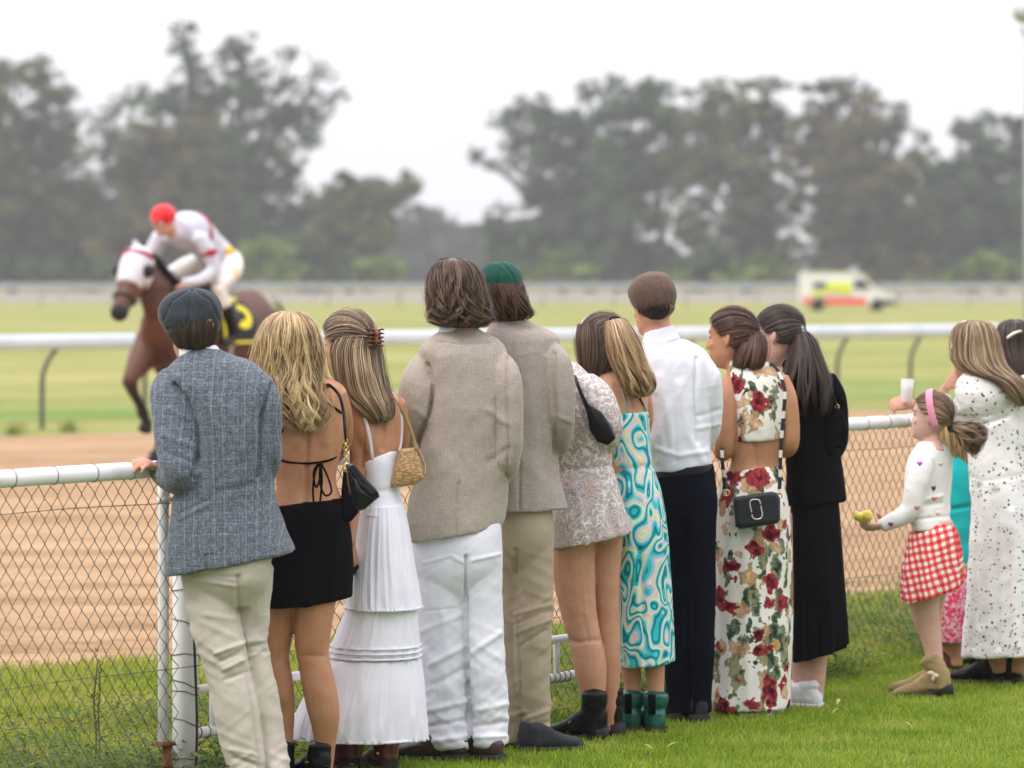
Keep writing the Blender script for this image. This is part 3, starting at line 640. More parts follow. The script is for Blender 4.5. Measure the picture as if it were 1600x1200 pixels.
# ------------------------------------------------------------------ people: shared anatomy
HEADT = [  # z, front, back, half width
 (-.122, .030, -.005, .018), (-.112, .078, -.02, .034), (-.1, .088, -.032, .043), (-.08, .088, -.045, .054), (-.06, .089, -.062, .061), (-.035, .087, -.078, .066),
 (-.01, .084, -.09, .0715), (.012, .083, -.098, .0745), (.035, .088, -.1, .0765), (.06, .084, -.096, .075), (.085, .068, -.082, .066), (.104, .044, -.058, .05), (.115, .018, -.03, .028), (.1185, 0, -.008, .006)]
class Head:
    def __init__(s, C, yaw=0, pitch=0, roll=0, k=1.0):
        s.C = np.array(C); s.k = k; s.R = rotz(yaw) @ rotx(-pitch) @ roty(roll)
    def w(s, p): return s.C+s.R @ (np.array(p, float)*s.k)
    def ell(s, c, r): return ell(s.w(c), np.array(r)*s.k, s.R, 14, 9)
    def pieces(s, ns=1.0):
        A = crom(HEADT, 3); V, Fc = [], []; n = 36
        for z, yf, yb, wd in A:
            cy_ = (yf+yb)/2; ry = (yf-yb)/2
            for k in range(n):
                a = 2*math.pi*k/n; sx, cx = math.sin(a), math.cos(a)
                q = 2/2.35 if cx > 0 else 2/2.1
                V.append(s.w((wd*math.copysign(abs(sx)**q, sx), cy_+ry*math.copysign(abs(cx)**q, cx), z)))
        m_ = len(A)
        for i in range(m_-1):
            for k in range(n): Fc.append((i*n+k, i*n+(k+1) % n, (i+1)*n+(k+1) % n, (i+1)*n+k))
        V.append(s.w((0, .01, -.124))); V.append(s.w((0, 0, .119)))
        for k in range(n): Fc.append((m_*n, (k+1) % n, k)); Fc.append((m_*n+1, (m_-1)*n+k, (m_-1)*n+(k+1) % n))
        P = [(V, Fc)]
        P.append(stube([s.w(p) for p in ((0, .078, .02), (0, .088-.004*(1-ns)*5, 0), (0, .099-.03*(1-ns), -.02), (0, .103-.045*(1-ns), -.031), (0, .09, -.04))], [k_*s.k*ns for k_ in (.006, .008, .0105, .012, .01)], 3, n=10))
        for sg in (-1, 1):
            P.append(s.ell((sg*.011, .094, -.036), (.0075, .009, .0065)))
            P.append(s.ell((sg*.03, .079, .03), (.022, .011, .007)))          # brow
            P.append(s.ell((sg*.042, .066, -.025), (.018, .014, .018)))       # cheek
            P.append(stube([s.w((sg*.074, -.012, .022)), s.w((sg*.083, -.02, .016)), s.w((sg*.084, -.022, 0)), s.w((sg*.078, -.014, -.018)), s.w((sg*.072, -.006, -.026))], [v*s.k for v in (.006, .0085, .0085, .007, .006)], 3, n=8, flat=.7))
            P.append(s.ell((sg*.076, -.008, 0), (.006, .013, .018)))
        P.append(s.ell((0, .087, -.056), (.022, .009, .0055))); P.append(s.ell((0, .086, -.067), (.019, .009, .006)))
        P.append(s.ell((0, .078, -.1), (.02, .014, .013)))
        return P
    def eyes(s, parent):
        m = EYEM
        for sg in (-1, 1): mesh_obj('eye', s.ell((sg*.031, .074, .008), (.0125, .0125, .0095)), m, parent)
    def inside(s, P):
        q = (np.asarray(P)-s.C) @ s.R/s.k; return q
EYEM = plain('eye', (.25, .2, .17), .15)
def limb(Y, pts, n=16, sub=4, flat=1.0):
    return stube([W(p[0], p[1], Y+p[2]) for p in pts], [p[3]*(Y+p[2])/F for p in pts], sub, n=n, flat=flat)
def shrink(rows, k=.86):
    out = []
    for r in rows:
        r = list(r); cx = (r[0]+r[2])/2; cy_ = (r[1]+r[3])/2
        r[0] = cx+(r[0]-cx)*k; r[2] = cx+(r[2]-cx)*k; r[1] = cy_+(r[1]-cy_)*k; r[3] = cy_+(r[3]-cy_)*k; r[4] *= k; out.append(tuple(r))
    return out
def thin(pts, k=.62): return [(p[0], p[1], p[2], p[3]*k) for p in pts]
def unit(v): v = np.array(v, float); return v/(np.linalg.norm(v)+1e-9)
def hand(wr_, d, nrm, k=1.0, curl=.35, side=1, spread=.12):
    """palm, four unequal bent fingers and a thumb leaving the side of the palm; nrm = back of the hand"""
    d = unit(d); nrm = unit(np.array(nrm)-d*np.dot(nrm, d)); lat = np.cross(d, nrm)*side; wr_ = np.array(wr_)
    P = [stube([wr_-d*.01*k, wr_+d*.03*k, wr_+d*.065*k, wr_+d*.09*k], [v*k for v in (.025, .036, .042, .038)], 3, n=14, flat=.42, flatdir=nrm)]
    for i, (o, L_, r) in enumerate(((.031, .066, .0088), (.0105, .076, .0092), (-.0105, .07, .0088), (-.031, .055, .0078))):
        b = wr_+d*(.083-.004*abs(i-1.3))*k+lat*o*k; dd = unit(d+lat*o*spread*30*.1); pts = [b-dd*.015*k, b]; cur = 0
        for j, f in enumerate((.44, .3, .26)):
            cur += curl*(1.0, 1.25, .9)[j]*(1+.08*i); v = dd*math.cos(cur)-nrm*math.sin(cur); pts.append(pts[-1]+v*L_*f*k)
        P.append(tube(pts, [v*r*k for v in (1.05, 1.05, .98, .9, .72)], 9))
    b = wr_+d*.03*k+lat*.03*k; v = unit(d*.65+lat*.75-nrm*.25)
    P.append(tube([b-v*.02*k, b, b+v*.028*k, b+unit(v+d*.5-nrm*.35)*.052*k], [.013*k, .0125*k, .0105*k, .008*k], 10))
    return P
def person(label, x, Y, dy=0, cat='person', group=None):
    X = (x-800)/F*Y; return empty('person', (X, Y, 0), label, cat, group)
def body(root, pieces, mat, vox=.0065, disp=None, sm=3):
    VF = fuse(pieces, vox, sm, disp); o = mesh_obj('body', VF, mat, root); return o, VF
def garment(name, root, pieces, mat, disp=None, vox=.007, sm=3):
    VF = fuse(pieces, vox, sm, disp); return mesh_obj(name, VF, mat, root), VF
def shoe(root, x, y, ang, mat, L_=.28, wd=.048, shaft=0, sr=.045, sole=None, heel=.0, toe=.5, name='shoe', lean=(0, 0), z0=0.0, pitch=0):
    """foot with its heel centre at world (x, y), pointing along ang (0 = away from the viewer, + = to the left)"""
    R = rotz(ang) @ rotx(pitch); O = np.array((x, y, z0))
    prof = [(-.02, .016, .045), (0, .03, .075), (.03, .033, .085), (.09, .034, .088), (.14, .04, .068), (.19, .044, .05), (.235, .04, .04), (.265, .026, .03), (.28, .01, .02)]
    V, Fc = [], []; n = 18; kL = L_/.28; kw = wd/.044
    A = crom(prof, 2)
    for yy, wx, h in A:
        for k in range(n):
            a = 2*math.pi*k/n; cx, sx = math.cos(a), math.sin(a)
            px = wx*kw*math.copysign(abs(cx)**.8, cx); pz = (h+heel*max(0, 1-yy/.15))*.5*(1+math.copysign(abs(sx)**.75, sx))+.012+heel*max(0, 1-yy/.13)*.55
            V.append(O+R @ np.array((px, yy*kL, pz)))
    m_ = len(A)
    for i in range(m_-1):
        for k in range(n): Fc.append((i*n+k, i*n+(k+1) % n, (i+1)*n+(k+1) % n, (i+1)*n+k))
    Fc.append(tuple(range(n-1, -1, -1))); Fc.append(tuple((m_-1)*n+k for k in range(n)))
    P = [(V, Fc)]
    if shaft:
        P.append(stube([O+R @ np.array((0, .035, .03)), O+R @ np.array((0, .035, .1)), O+R @ np.array((lean[0]*.5, .03+lean[1]*.5, .03+shaft*.6)), O+R @ np.array((lean[0], .03+lean[1], shaft))], [.042, .043, sr*.97, sr], 3, n=18))
    VF = fuse(P, .006, 3, lambda p, nn: .0015*vn(p*30)+.0015*(1-2*np.abs(vn(p*np.array((30, 30, 60))))))
    o = mesh_obj(name, VF, mat, root)
    if sole is not None:
        V, Fc = [], []; q = [(-.026, .012), (-.02, .03), (0, .037), (.05, .036), (.1, .037), (.15, .044), (.2, .047), (.24, .042), (.27, .028), (.288, .008)]
        pts = [(wx*kw, yy*kL) for yy, wx in q]+[(-wx*kw, yy*kL) for yy, wx in q[::-1]]; n = len(pts)
        for zz in (0, 1):
            for px, yy in pts: V.append(O+R @ np.array((px, yy, zz*.02+(heel*.9*max(0, 1-yy/.1) if zz else 0))))
        Fc = [tuple(range(n-1, -1, -1)), tuple(range(n, 2*n))]+[(i, (i+1) % n, n+(i+1) % n, n+i) for i in range(n)]
        mesh_obj('sole', (V, Fc), sole, o)
    return o
# ------------------------------------------------------------------ hair as combed strands
def ribbons(P, cen, wd, rnd):
    """P (n,m,3) strand polylines -> thin ribbons lying round the centre line cen(P)"""
    n, m_, _ = P.shape; T = np.empty_like(P); T[:, 1:-1] = P[:, 2:]-P[:, :-2]; T[:, 0] = P[:, 1]-P[:, 0]; T[:, -1] = P[:, -1]-P[:, -2]
    T /= np.linalg.norm(T, axis=2)[:, :, None]+1e-9; O = P-cen; O /= np.linalg.norm(O, axis=2)[:, :, None]+1e-9
    S_ = np.cross(T, O); S_ /= np.linalg.norm(S_, axis=2)[:, :, None]+1e-9
    N_ = np.cross(S_, T)
    tp = np.interp(np.linspace(0, 1, m_), [0, .1, .75, 1], [.6, 1, .85, .15])[None, :, None]*np.asarray(wd)[:, None, None]*.5
    V = np.stack([P-S_*tp, P+N_*tp*.55, P+S_*tp], 2).reshape(n, m_*3, 3)
    idx = []
    for i in range(m_-1):
        for j in range(2): a = i*3+j; idx.append((a, a+1, a+4, a+3))
    idx = np.array(idx); Fc = (idx[None]+(np.arange(n)*m_*3)[:, None, None]).reshape(-1, 4)
    return V.reshape(-1, 3), Fc, np.repeat(rnd, m_*3)
def merge(parts):
    V, Fc, At, k = [], [], [], 0
    for v, f, a in parts:
        V.append(np.asarray(v)); Fc.append(np.asarray(f)+k); At.append(a); k += len(v)
    return np.concatenate(V), np.concatenate(Fc), np.concatenate(At)
def fall(L_, n, seed=0, wave=.0, freq=3, clump=40, out=.006, skip=None, wd=.0042, seg=22, t0=.0, tmin=.7, twist=.3, fly=.0, jit=.02):
    """strands falling along a traced hair volume"""
    n = int(n*3.2); wd = wd*.46; wave *= 1.25; freq *= 1.7
    r = np.random.RandomState(seed); u = r.rand(n)*2*math.pi
    clump = int(clump*1.5); cu = np.round(u/(2*math.pi)*clump)/clump*2*math.pi; ph = cu*7.3+seed
    a = t0+r.rand(n)**1.6*.35; b = np.minimum(1, tmin+(1-tmin)*r.rand(n)+.02); s_ = np.linspace(0, 1, seg)
    T = a[:, None]+(b-a)[:, None]*s_; pull = np.clip(T-.25, 0, 1)*(.35+.55*r.rand(n)[:, None])
    U = u[:, None]*(1-pull)+cu[:, None]*pull+twist*(T-.3)*.3*np.sin(ph)[:, None]
    wv = wave*np.clip(T*1.6-.25, 0, 1.2)
    Lz = np.linalg.norm(L_.A[-1, :3]-L_.A[0, :3]); arc = T*Lz
    U = U+wv*4*np.sin(arc*freq*20+ph[:, None]*1.7+r.rand(n)[:, None]*.8)
    add = out*(r.rand(n)[:, None]-.25)*1.6+wave*.25*np.cos(arc*freq*20+ph[:, None])*np.clip(T*1.5-.2, 0, 1)+fly*(r.rand(n)[:, None]**6)*T*6+((r.rand(n) < .05)*r.rand(n)*.02)[:, None]*np.sin(np.clip(T*1.3, 0, 1)*2.6+r.rand(n)[:, None])
    P = L_.ev(T.ravel(), U.ravel(), 1.0, add.ravel()).reshape(n, seg, 3)
    P = P+jit*.2*np.stack([vn(np.stack([P[..., 2].ravel()*14, np.repeat(u, seg)*9, np.full(n*seg, k*7.7)], 1)) for k in range(3)], 1).reshape(n, seg, 3)
    if skip is not None:
        ok = ~skip(T, U); keep = ok.mean(1) > .45; P, T = P[keep], T[keep]; u = u[keep]; cu = cu[keep]; n = len(P)
    tt = np.clip(T, 0, 1)*(L_.n-1); i = np.minimum(tt.astype(int), L_.n-1); cen = L_.A[i][:, :, :3].copy()
    rnd = np.clip(.47+.14*np.sin(cu*23.1+seed)+.9*(r.rand(n)-.5), 0, 1)
    return ribbons(P, cen, wd*(.6+.8*r.rand(n)), rnd)
def hull(L_, k=.93, skip=None, nu=40, fold=None, val=.12):
    V, Fc = L_.mesh(nu, k=k, fold=fold, nt=L_.n, caps=False); V = np.array(V); Fc = np.array(Fc)
    if skip is not None:
        ntt = L_.n; T, U = np.meshgrid(np.linspace(0, 1, ntt), np.linspace(0, 2*math.pi, nu, endpoint=False), indexing='ij')
        bad = skip(T, U).ravel(); Fc = Fc[~bad[Fc].any(1)]
    return V, Fc, np.full(len(V), val)
def scalp_ok(d, low=-.55):
    """local unit directions covered by hair that is combed back"""
    x, y, z = d[..., 0], d[..., 1], d[..., 2]
    line = np.where(y > .1, np.interp(y, [.1, .35, .6, .8], [.05, .3, .55, .78]), np.interp(y, [-1, -.5, -.15, .1], [low, low+.03, -.25, .05]))
    ear = (((y+.17)/.24)**2+((z+.02)/.27)**2 < 1) & (np.abs(x) > .55)
    return (z > line) & ~(y > .78) & ~ear
HR = np.array((.0815, .1, .121))
_H0 = Head((0, 0, 0)); _B0 = bvh(_H0.pieces()[0]); _TH = np.linspace(0, math.pi, 40); _PH = np.linspace(-math.pi, math.pi, 73); _RM = np.full((40, 73), .08)
for _i, _t in enumerate(_TH):
    for _j, _p in enumerate(_PH):
        _d = Vector((math.sin(_t)*math.cos(_p), math.sin(_t)*math.sin(_p), math.cos(_t))); _h = _B0.ray_cast(_d*.5, -_d, 1)
        if _h[0] is not None: _RM[_i, _j] = _h[0].length
def hrad(d):
    """distance of the skull surface from the head centre along unit directions"""
    d = d/(np.linalg.norm(d, axis=-1)[..., None]+1e-9); t = np.arccos(np.clip(d[..., 2], -1, 1))/math.pi*39; p = (np.arctan2(d[..., 1], d[..., 0])+math.pi)/(2*math.pi)*72
    i = np.minimum(t.astype(int), 38); j = np.minimum(p.astype(int), 71); f = t-i; g = p-j
    return _RM[i, j]*(1-f)*(1-g)+_RM[i+1, j]*f*(1-g)+_RM[i, j+1]*(1-f)*g+_RM[i+1, j+1]*f*g
def pulled(H, tie, n_, seed=0, wd=.0032, seg=14, low=-.55, lift=1.0, loose=.004, hr=None):
    """strands combed over the skull from the hairline to a tie point given in head coordinates"""
    n = int(n_*2.6); wd *= .75; r = np.random.RandomState(seed); tie = np.array(tie, float); td = unit(tie)
    a = r.rand(n)*2*math.pi; ax = unit(np.cross(td, (0, 0, 1.0001))); ay = np.cross(td, ax)
    dirs = np.cos(a)[:, None]*ax+np.sin(a)[:, None]*ay; mx_ = np.zeros(n)
    ths = np.linspace(.05, 2.6, 60)
    for th in ths:
        d = td*math.cos(th)+dirs*math.sin(th); ok = scalp_ok(d, low) & (mx_ >= th-.06-.05*(th < .2)); mx_[ok] = th
    st = mx_*(1-r.rand(n)**2.2*.8); th = st[:, None]*(1-np.linspace(0, 1, seg))[None]+.03
    d = td*np.cos(th)[..., None]+dirs[:, None, :]*np.sin(th)[..., None]
    sw = .05*np.sin(a*5+seed)[:, None]*np.sin(np.pi*np.linspace(0, 1, seg))[None]
    rad = hrad(d)+.006+lift*(.010*r.rand(n)[:, None]+.0012*np.sin(a*23)[:, None]+.002*vn(np.stack([a*12, a*0+seed, a*0], 1))[:, None]+((r.rand(n) < .04)*r.rand(n)*.014)[:, None]*np.sin(np.linspace(0, 3.1, seg))[None])
    q = d*rad[..., None]
    P = H.C+(q.reshape(-1, 3)*H.k) @ H.R.T; P = P.reshape(n, seg, 3)
    rnd = np.clip(.45+.1*np.sin(a*31+seed)+.85*(r.rand(n)-.5), 0, 1)
    return ribbons(P, np.broadcast_to(H.C, P.shape), wd*(.7+.6*r.rand(n)), rnd)
def cap_hull(H, low=-.55, k=.985, val=.1, hr=None):
    V, Fc = ell((0, 0, 0), (1, 1, 1), None, 48, 32); V = np.array(V); ok = scalp_ok(V, low)
    Fc = np.array([f for f in Fc if all(ok[i] for i in f)]); P = H.C+(V*(hrad(V)+.0065)[:, None]*H.k) @ H.R.T
    return P, Fc, np.full(len(V), val)
def hair_obj(root, parts, mat, name='hair'):
    V, Fc, At = merge(parts); return mesh_obj(name, (V, Fc), mat, root, attr=At)
def strand_at(pts, r0, n=8): return stube(pts, [r0]*len(pts), 4, n=n)
def pxs(Y, pts): return [W(p[0], p[1], Y+(p[2] if len(p) > 2 else 0)) for p in pts]
def lace(root, name, B, Y, pts, r0, mat, off=.003, sub=3, flat=1.0):
    A = crom([(p[0], p[1]) for p in pts], sub); Q = [surf(B, a[0], a[1], Y, off) for a in A]
    Q = np.array(Q)
    for _ in range(2): Q[1:-1, 1] = (Q[:-2, 1]+Q[1:-1, 1]*2+Q[2:, 1])/4
    return mesh_obj(name, tube(Q, [r0]*len(Q), 8, flat=flat), mat, root)
def headpx(px, py, Y, **k): return Head(W(px, py, Y), **k)
# materials shared by the clothes
SK1 = skin('skin_tan', (.5, .265, .145)); SK2 = skin('skin_fair', (.62, .345, .24)); SK3 = skin('skin_light', (.58, .33, .21)); SK4 = skin('skin_pale', (.66, .43, .35))
BLACK = cloth('black_cloth', (.005, .005, .006), .2, rough=1, sheen=0); BLACK.node_tree.nodes['Principled BSDF'].inputs['Specular IOR Level'].default_value = .08; BLKL = leather('black_leather', (.005, .005, .006), .38); BLKL.node_tree.nodes['Principled BSDF'].inputs['Specular IOR Level'].default_value = .22
GOLD = plain('gold_metal', (.75, .55, .25), .3, 1)
SOLEB = plain('dark_sole', (.02, .017, .015), .8)
# ================================================================== 1: man in the grey checked blazer
def check_cloth():
    m = M('tweed_check', .92, .15); co = m.map(rot=(0, .02, .12))
    w1 = m.noise(1, 2, src=m.map((60, 60, 500))); w2 = m.noise(1, 2, src=m.map((500, 200, 60)))
    base = m.ramp(m.math('MULTIPLY', m.math('ADD', w1, w2), .5), [(.36, (.026, .034, .044)), (.5, (.11, .13, .152)), (.64, (.31, .345, .375))])
    base = m.mix(m.math('MULTIPLY', m.noise(9, 3), .5), base, (.1, .12, .15))
    sp = m.n('SeparateXYZ'); m.L(co, sp.inputs[0]); out = base
    wob = m.math('MULTIPLY', m.noise(8, 2), .02)
    for ax, per, wd, c, k in (('X', .033, .09, (.4, .43, .46), .36), ('Z', .036, .07, (.4, .43, .46), .28), ('X', .0098, .18, (.05, .06, .08), .3), ('Z', .0108, .18, (.05, .06, .08), .3), ('X', .0195, .2, (.045, .055, .08), .35)):
        v = m.math('FRACT', m.math('DIVIDE', m.math('ADD', sp.outputs[ax], wob), per)); g = m.math('LESS_THAN', v, wd)
        g = m.math('MULTIPLY', g, m.math('MULTIPLY', m.noise(70, 2), 1.5*k)); out = m.mix(g, out, c)
    m.col(out); m.b.inputs['Sheen Weight'].default_value = .2
    h = m.bump(m.noise(20, 4, .6), .4, .007); m.bump(m.noise(600, 1), .3, .0015, h); return m.m
Y = 12.95
root = person('man in grey checked blazer and dark flat cap leaning on the rail, leftmost spectator', 345, Y)
jr = [(294, 546, 344, 547, .055), (282, 558, 362, 555, .075), (266, 575, 390, 566, .10), (262, 597, 410, 584, .115), (272, 620, 420, 606, .125), (282, 650, 424, 640, .13), (288, 700, 426, 700, .13), (280, 750, 427, 750, .128), (270, 790, 432, 785, .13), (264, 840, 446, 825, .14), (261, 880, 456, 848, .145), (262, 898, 461, 862, .145)]
ls = [(272, 590, -.02, 22), (264, 612, -.05, 29), (266, 650, -.08, 29), (274, 700, -.11, 30), (283, 736, -.12, 29), (272, 748, -.08, 23), (256, 742, -.03, 18), (249, 733, .0, 17)]
rs = [(388, 584, .02, 14), (404, 602, .0, 21), (415, 625, .0, 24), (418, 670, .0, 22), (419, 712, .01, 21), (412, 742, .06, 18)]
H1 = headpx(302, 512, Y, yaw=.45, pitch=-.02, k=.97)
tl = [(326, 890, 0, 44), (333, 950, 0, 41), (343, 1000, 0, 37), (356, 1050, 0, 34), (367, 1100, 0, 35), (376, 1150, 0, 32), (384, 1195, 0, 28), (387, 1222, 0, 27)]
tr = [(390, 885, .05, 37), (392, 950, .08, 31), (390, 1000, .08, 27), (398, 1050, .08, 28), (409, 1100, .08, 28), (420, 1150, .08, 26), (428, 1195, .06, 23), (430, 1222, .06, 23)]
tp_ = [(290, 848, 424, 844, .11), (286, 875, 424, 875, .125), (286, 905, 421, 900, .12), (300, 925, 410, 922, .1), (325, 950, 390, 948, .06)]
bp = H1.pieces()+[stube([W(302, 540, Y), W(306, 556, Y), W(312, 585, Y-.0)], [.052, .053, .07], 3), Loft(shrink(jr, .74), Y, sh=.25).mesh(36), Loft(shrink(tp_, .72), Y).mesh(36), limb(Y, thin(ls)), limb(Y, thin(rs)), limb(Y, thin(tl, .62)), limb(Y, thin(tr, .62))]
bp += hand(W(250, 734, Y-.0), W(224, 722, Y-.06)-W(250, 734, Y+.0), (0, -.35, 1), .95, .42, 1)
bp += hand(W(414, 748, Y+.18), (-.5, .6, -.3), (0, -.2, 1), .9, .5, -1)
body(root, bp, SK2, .0055); H1.eyes(root)
TWEED = check_cloth()
cre = [([(272, 600), (292, 625), (306, 665), (310, 715), (300, 745)], -.014, 4), ([(262, 640), (300, 655)], .003, 6), ([(255, 680), (305, 700)], .004, 6), ([(258, 705), (300, 722)], -.004, 5), ([(322, 868), (326, 960)], -.006, 3), ([(353, 560), (357, 700), (350, 860)], -.0012, 2.5), ([(280, 812), (322, 790)], .003, 3), ([(278, 815), (280, 802), (322, 782)], -.003, 2),
       ([(424, 600), (408, 650), (404, 745)], -.011, 4), ([(310, 600), (370, 760)], .003, 12), ([(400, 600), (380, 700)], .003, 12), ([(340, 770), (430, 750)], -.003, 8)]
garment('blazer', root, [Loft(jr, Y, sh=.25).mesh(56), limb(Y, ls), limb(Y, rs), Loft([(286, 543, 340, 545, .05), (284, 551, 346, 551, .062), (284, 560, 352, 558, .07)], Y).mesh(36)], TWEED, wr(.0035, cre, sc=(8, 8, 15), tilt=.9, seed=1), .006, 2)
KHK = cloth('pale_chino', (.55, .5, .41), .06, sheen=.1, wrinkle=.3)
kcr = [([(338, 1020), (400, 996)], .005, 4), ([(344, 1034), (402, 1006)], -.005, 4), ([(350, 1046), (404, 1018)], .005, 4), ([(352, 1062), (392, 1048)], -.004, 4), ([(306, 905), (370, 916)], .003, 4), ([(300, 896), (372, 902)], -.003, 3), ([(372, 900), (374, 960), (386, 1040), (396, 1110), (404, 1200)], -.006, 4), ([(385, 1005), (412, 1000)], .004, 4), ([(388, 1020), (414, 1018)], -.004, 4), ([(340, 1120), (352, 1190)], .002, 8), ([(362, 1170), (400, 1180)], .003, 4), ([(366, 1185), (402, 1195)], -.003, 4), ([(320, 960), (372, 968)], .002, 5)]
garment('trousers', root, [Loft(tp_, Y).mesh(48), limb(Y, tl), limb(Y, tr)], KHK, wr(.003, kcr, [(850, .002), (960, .003), (1010, .008), (1060, .005), (1130, .0025), (1190, .007)], sc=(9, 9, 26), tilt=.6, seed=4), .0055, 6)
mesh_obj('shirt_collar', Loft([(279, 538, 338, 540, .056), (280, 550, 344, 548, .062), (280, 562, 350, 556, .066)], Y+.004, sh=.2).mesh(36), plain('white_collar', (.8, .8, .8), .8), root)
CAPM = cloth('dark_wool_cap', (.03, .038, .044), .3, rough=.95, thread=.35)
cp = Loft([(296, 450, 304, 450, .02), (272, 456, 328, 455, .07), (255, 469, 342, 467, .105), (248, 486, 348, 486, .12), (250, 500, 346, 500, .122), (258, 514, 341, 514, .11), (264, 523, 337, 523, .098)], Y+.015, sh=.1)
co_ = mesh_obj('flat_cap', fuse([cp.mesh(48)], .005, 2, wr(.003, [([(300, 450), (296, 480), (292, 522)], -.004, 2), ([(300, 451), (270, 470), (256, 500)], -.003, 2), ([(300, 451), (328, 470), (341, 500)], -.003, 2), ([(262, 513), (300, 517), (339, 513)], -.004, 2)], sc=(14, 14, 18), seed=2)), CAPM, root)
mesh_obj('peak', stube([W(262, 514, Y+.09), W(268, 516, Y+.15), W(300, 516, Y+.17), W(325, 515, Y+.14)], [.01, .022, .022, .01], 4, flat=.4, flatdir=(0, 0, 1)), CAPM, co_)
HB = hairm('hair_dark_brown', [(.02, .012, .008), (.05, .028, .016), (.1, .06, .035)])
hl = Loft([(265, 500, 340, 500, .108), (268, 513, 337, 513, .104), (270, 525, 335, 525, .098), (275, 537, 331, 537, .086), (284, 546, 322, 547, .07)], Y+.005)
sk = lambda T, U: (np.sin(U) > .35)
hair_obj(root, [fall(hl, 1100, 3, .002, 2, 60, .005, sk, .004, 10, 0, .8), hull(hl, .97, sk)], HB)
for x, d in ((386, .1), (432, .1)): g = W(x, 1222, Y+.02); shoe(root, g[0], g[1]-.03, .5, leather('brown_shoe', (.08, .045, .025)), sole=SOLEB)

# ================================================================== 2: blonde in the black backless top
Y = 13.35
root = person('blonde woman in black backless halter top and black mini skirt, second from left', 480, Y)
tr_ = [(452, 580, 502, 582, .05), (440, 592, 518, 592, .07), (425, 606, 536, 604, .095), (420, 630, 543, 626, .105), (424, 670, 540, 668, .105), (428, 715, 531, 712, .1), (432, 750, 524, 748, .092), (430, 775, 530, 772, .1), (424, 800, 540, 800, .12), (420, 850, 547, 850, .125), (424, 900, 545, 900, .115)]
H2 = headpx(450, 543, Y, yaw=.3, pitch=.05, k=.95)
lg = [(436, 890, 0, 36), (434, 950, 0, 32), (430, 1000, 0, 26), (430, 1030, 0, 22.5), (437, 1075, -.01, 22.5), (444, 1110, 0, 17), (447, 1150, 0, 11.5), (448, 1205, 0, 11)]
rg = [(500, 890, -.03, 36), (492, 950, -.03, 31), (488, 1000, -.03, 28), (490, 1030, -.03, 25), (500, 1080, -.035, 26.5), (507, 1120, -.03, 24), (508, 1160, -.02, 17), (506, 1205, -.02, 14)]
ra = [(524, 612, .0, 17), (533, 650, .05, 18), (534, 690, .14, 16), (520, 715, .25, 13)]
la = [(430, 618, .02, 17), (418, 670, .08, 16), (420, 720, .2, 13)]
bp = H2.pieces()+[stube([W(458, 570, Y), W(470, 588, Y), W(476, 610, Y)], [.045, .047, .07], 3), Loft(tr_, Y, sh=.25).mesh(48), limb(Y, lg), limb(Y, rg), limb(Y, ra), limb(Y, la)]
bp += hand(W(518, 716, Y+.27), (-.5, .7, 0), (0, 0, 1), .85, .5)+hand(W(420, 722, Y+.22), (-.3, .8, 0), (0, 0, 1), .85, .5)
bcr = [([(482, 640), (480, 720), (478, 790)], -.006, 5), ([(455, 625), (462, 690)], .004, 10), ([(515, 625), (508, 690)], .004, 10), ([(462, 650), (476, 690)], -.003, 6), ([(440, 1020), (436, 1034)], -.002, 6), ([(470, 1024), (508, 1026)], -.002, 5)]
bo, bv = body(root, bp, SK1, .0055, wr(.0006, bcr, fine=.0003)); B = bvh(bv); H2.eyes(root)
sk_ = Loft([(430, 786, 532, 778, .108), (425, 800, 541, 798, .128), (419, 840, 549, 838, .138), (416, 900, 552, 895, .138), (414, 945, 551, 930, .135), (414, 950, 551, 934, .134)], Y, sh=.25)
garment('skirt', root, [sk_.mesh(56), ], BLACK, wr(.0025, [([(440, 800), (470, 870), (480, 945)], .003, 8), ([(530, 800), (520, 930)], .003, 8)], sc=(7, 7, 9)))
mesh_obj('top_side_panel', stube(pxs(Y, [(545, 735, .06), (548, 760, .02), (548, 790, -.02), (540, 812, -.04)]), [.02, .032, .036, .02], 4, flat=.5, flatdir=(0, 1, 0)), BLACK, root)
for pts in ([(462, 643), (452, 658), (436, 680)], [(503, 626), (518, 634), (533, 645)], [(430, 716), (450, 722), (480, 724), (502, 722), (520, 717), (533, 708)]):
    lace(root, 'tie_string', B, Y, pts, .0042, BLACK, .002)
bw = [W(x, y, Y-.115) for x, y in [(500, 722), (493, 745), (490, 783)]]
for pts in ([(499, 722, -.125), (492, 740, -.13), (489, 765, -.13), (490, 784, -.13)], [(501, 722, -.125), (503, 750, -.13), (500, 786, -.13)], [(501, 722, -.125), (512, 745, -.135), (518, 768, -.135), (508, 774, -.135), (500, 755, -.135), (500, 724, -.13)], [(499, 722, -.13), (490, 738, -.14), (494, 762, -.14), (501, 742, -.14), (501, 724, -.135)]):
    mesh_obj('bow_tie', strand_at(pxs(Y, pts), .0036), BLACK, root)
BLD = hairm('hair_blonde', [(.1, .06, .025), (.32, .2, .085), (.58, .41, .18), (.75, .58, .3)], .42)
h = Loft([(446, 486, 458, 486, .015), (428, 496, 474, 496, .07), (416, 516, 487, 515, .1), (410, 545, 493, 545, .11), (406, 575, 496, 575, .11), (411, 600, 498, 605, .105, -.02), (428, 630, 502, 632, .085, -.05), (446, 655, 500, 655, .06, -.08), (466, 672, 492, 672, .025, -.1)], Y, sh=.1)
sk = lambda T, U: (np.sin(U+.35) > .55) & (T > .16)
hair_obj(root, [fall(h, 1900, 5, .04, 1.1, 30, .018, sk, .0048, 34, 0, .48, .5, .004), fall(h, 500, 6, .03, 1.3, 20, .018, sk, .004, 30, .0, .8, .5, .01), hull(h, .86, sk, val=.2)], BLD)
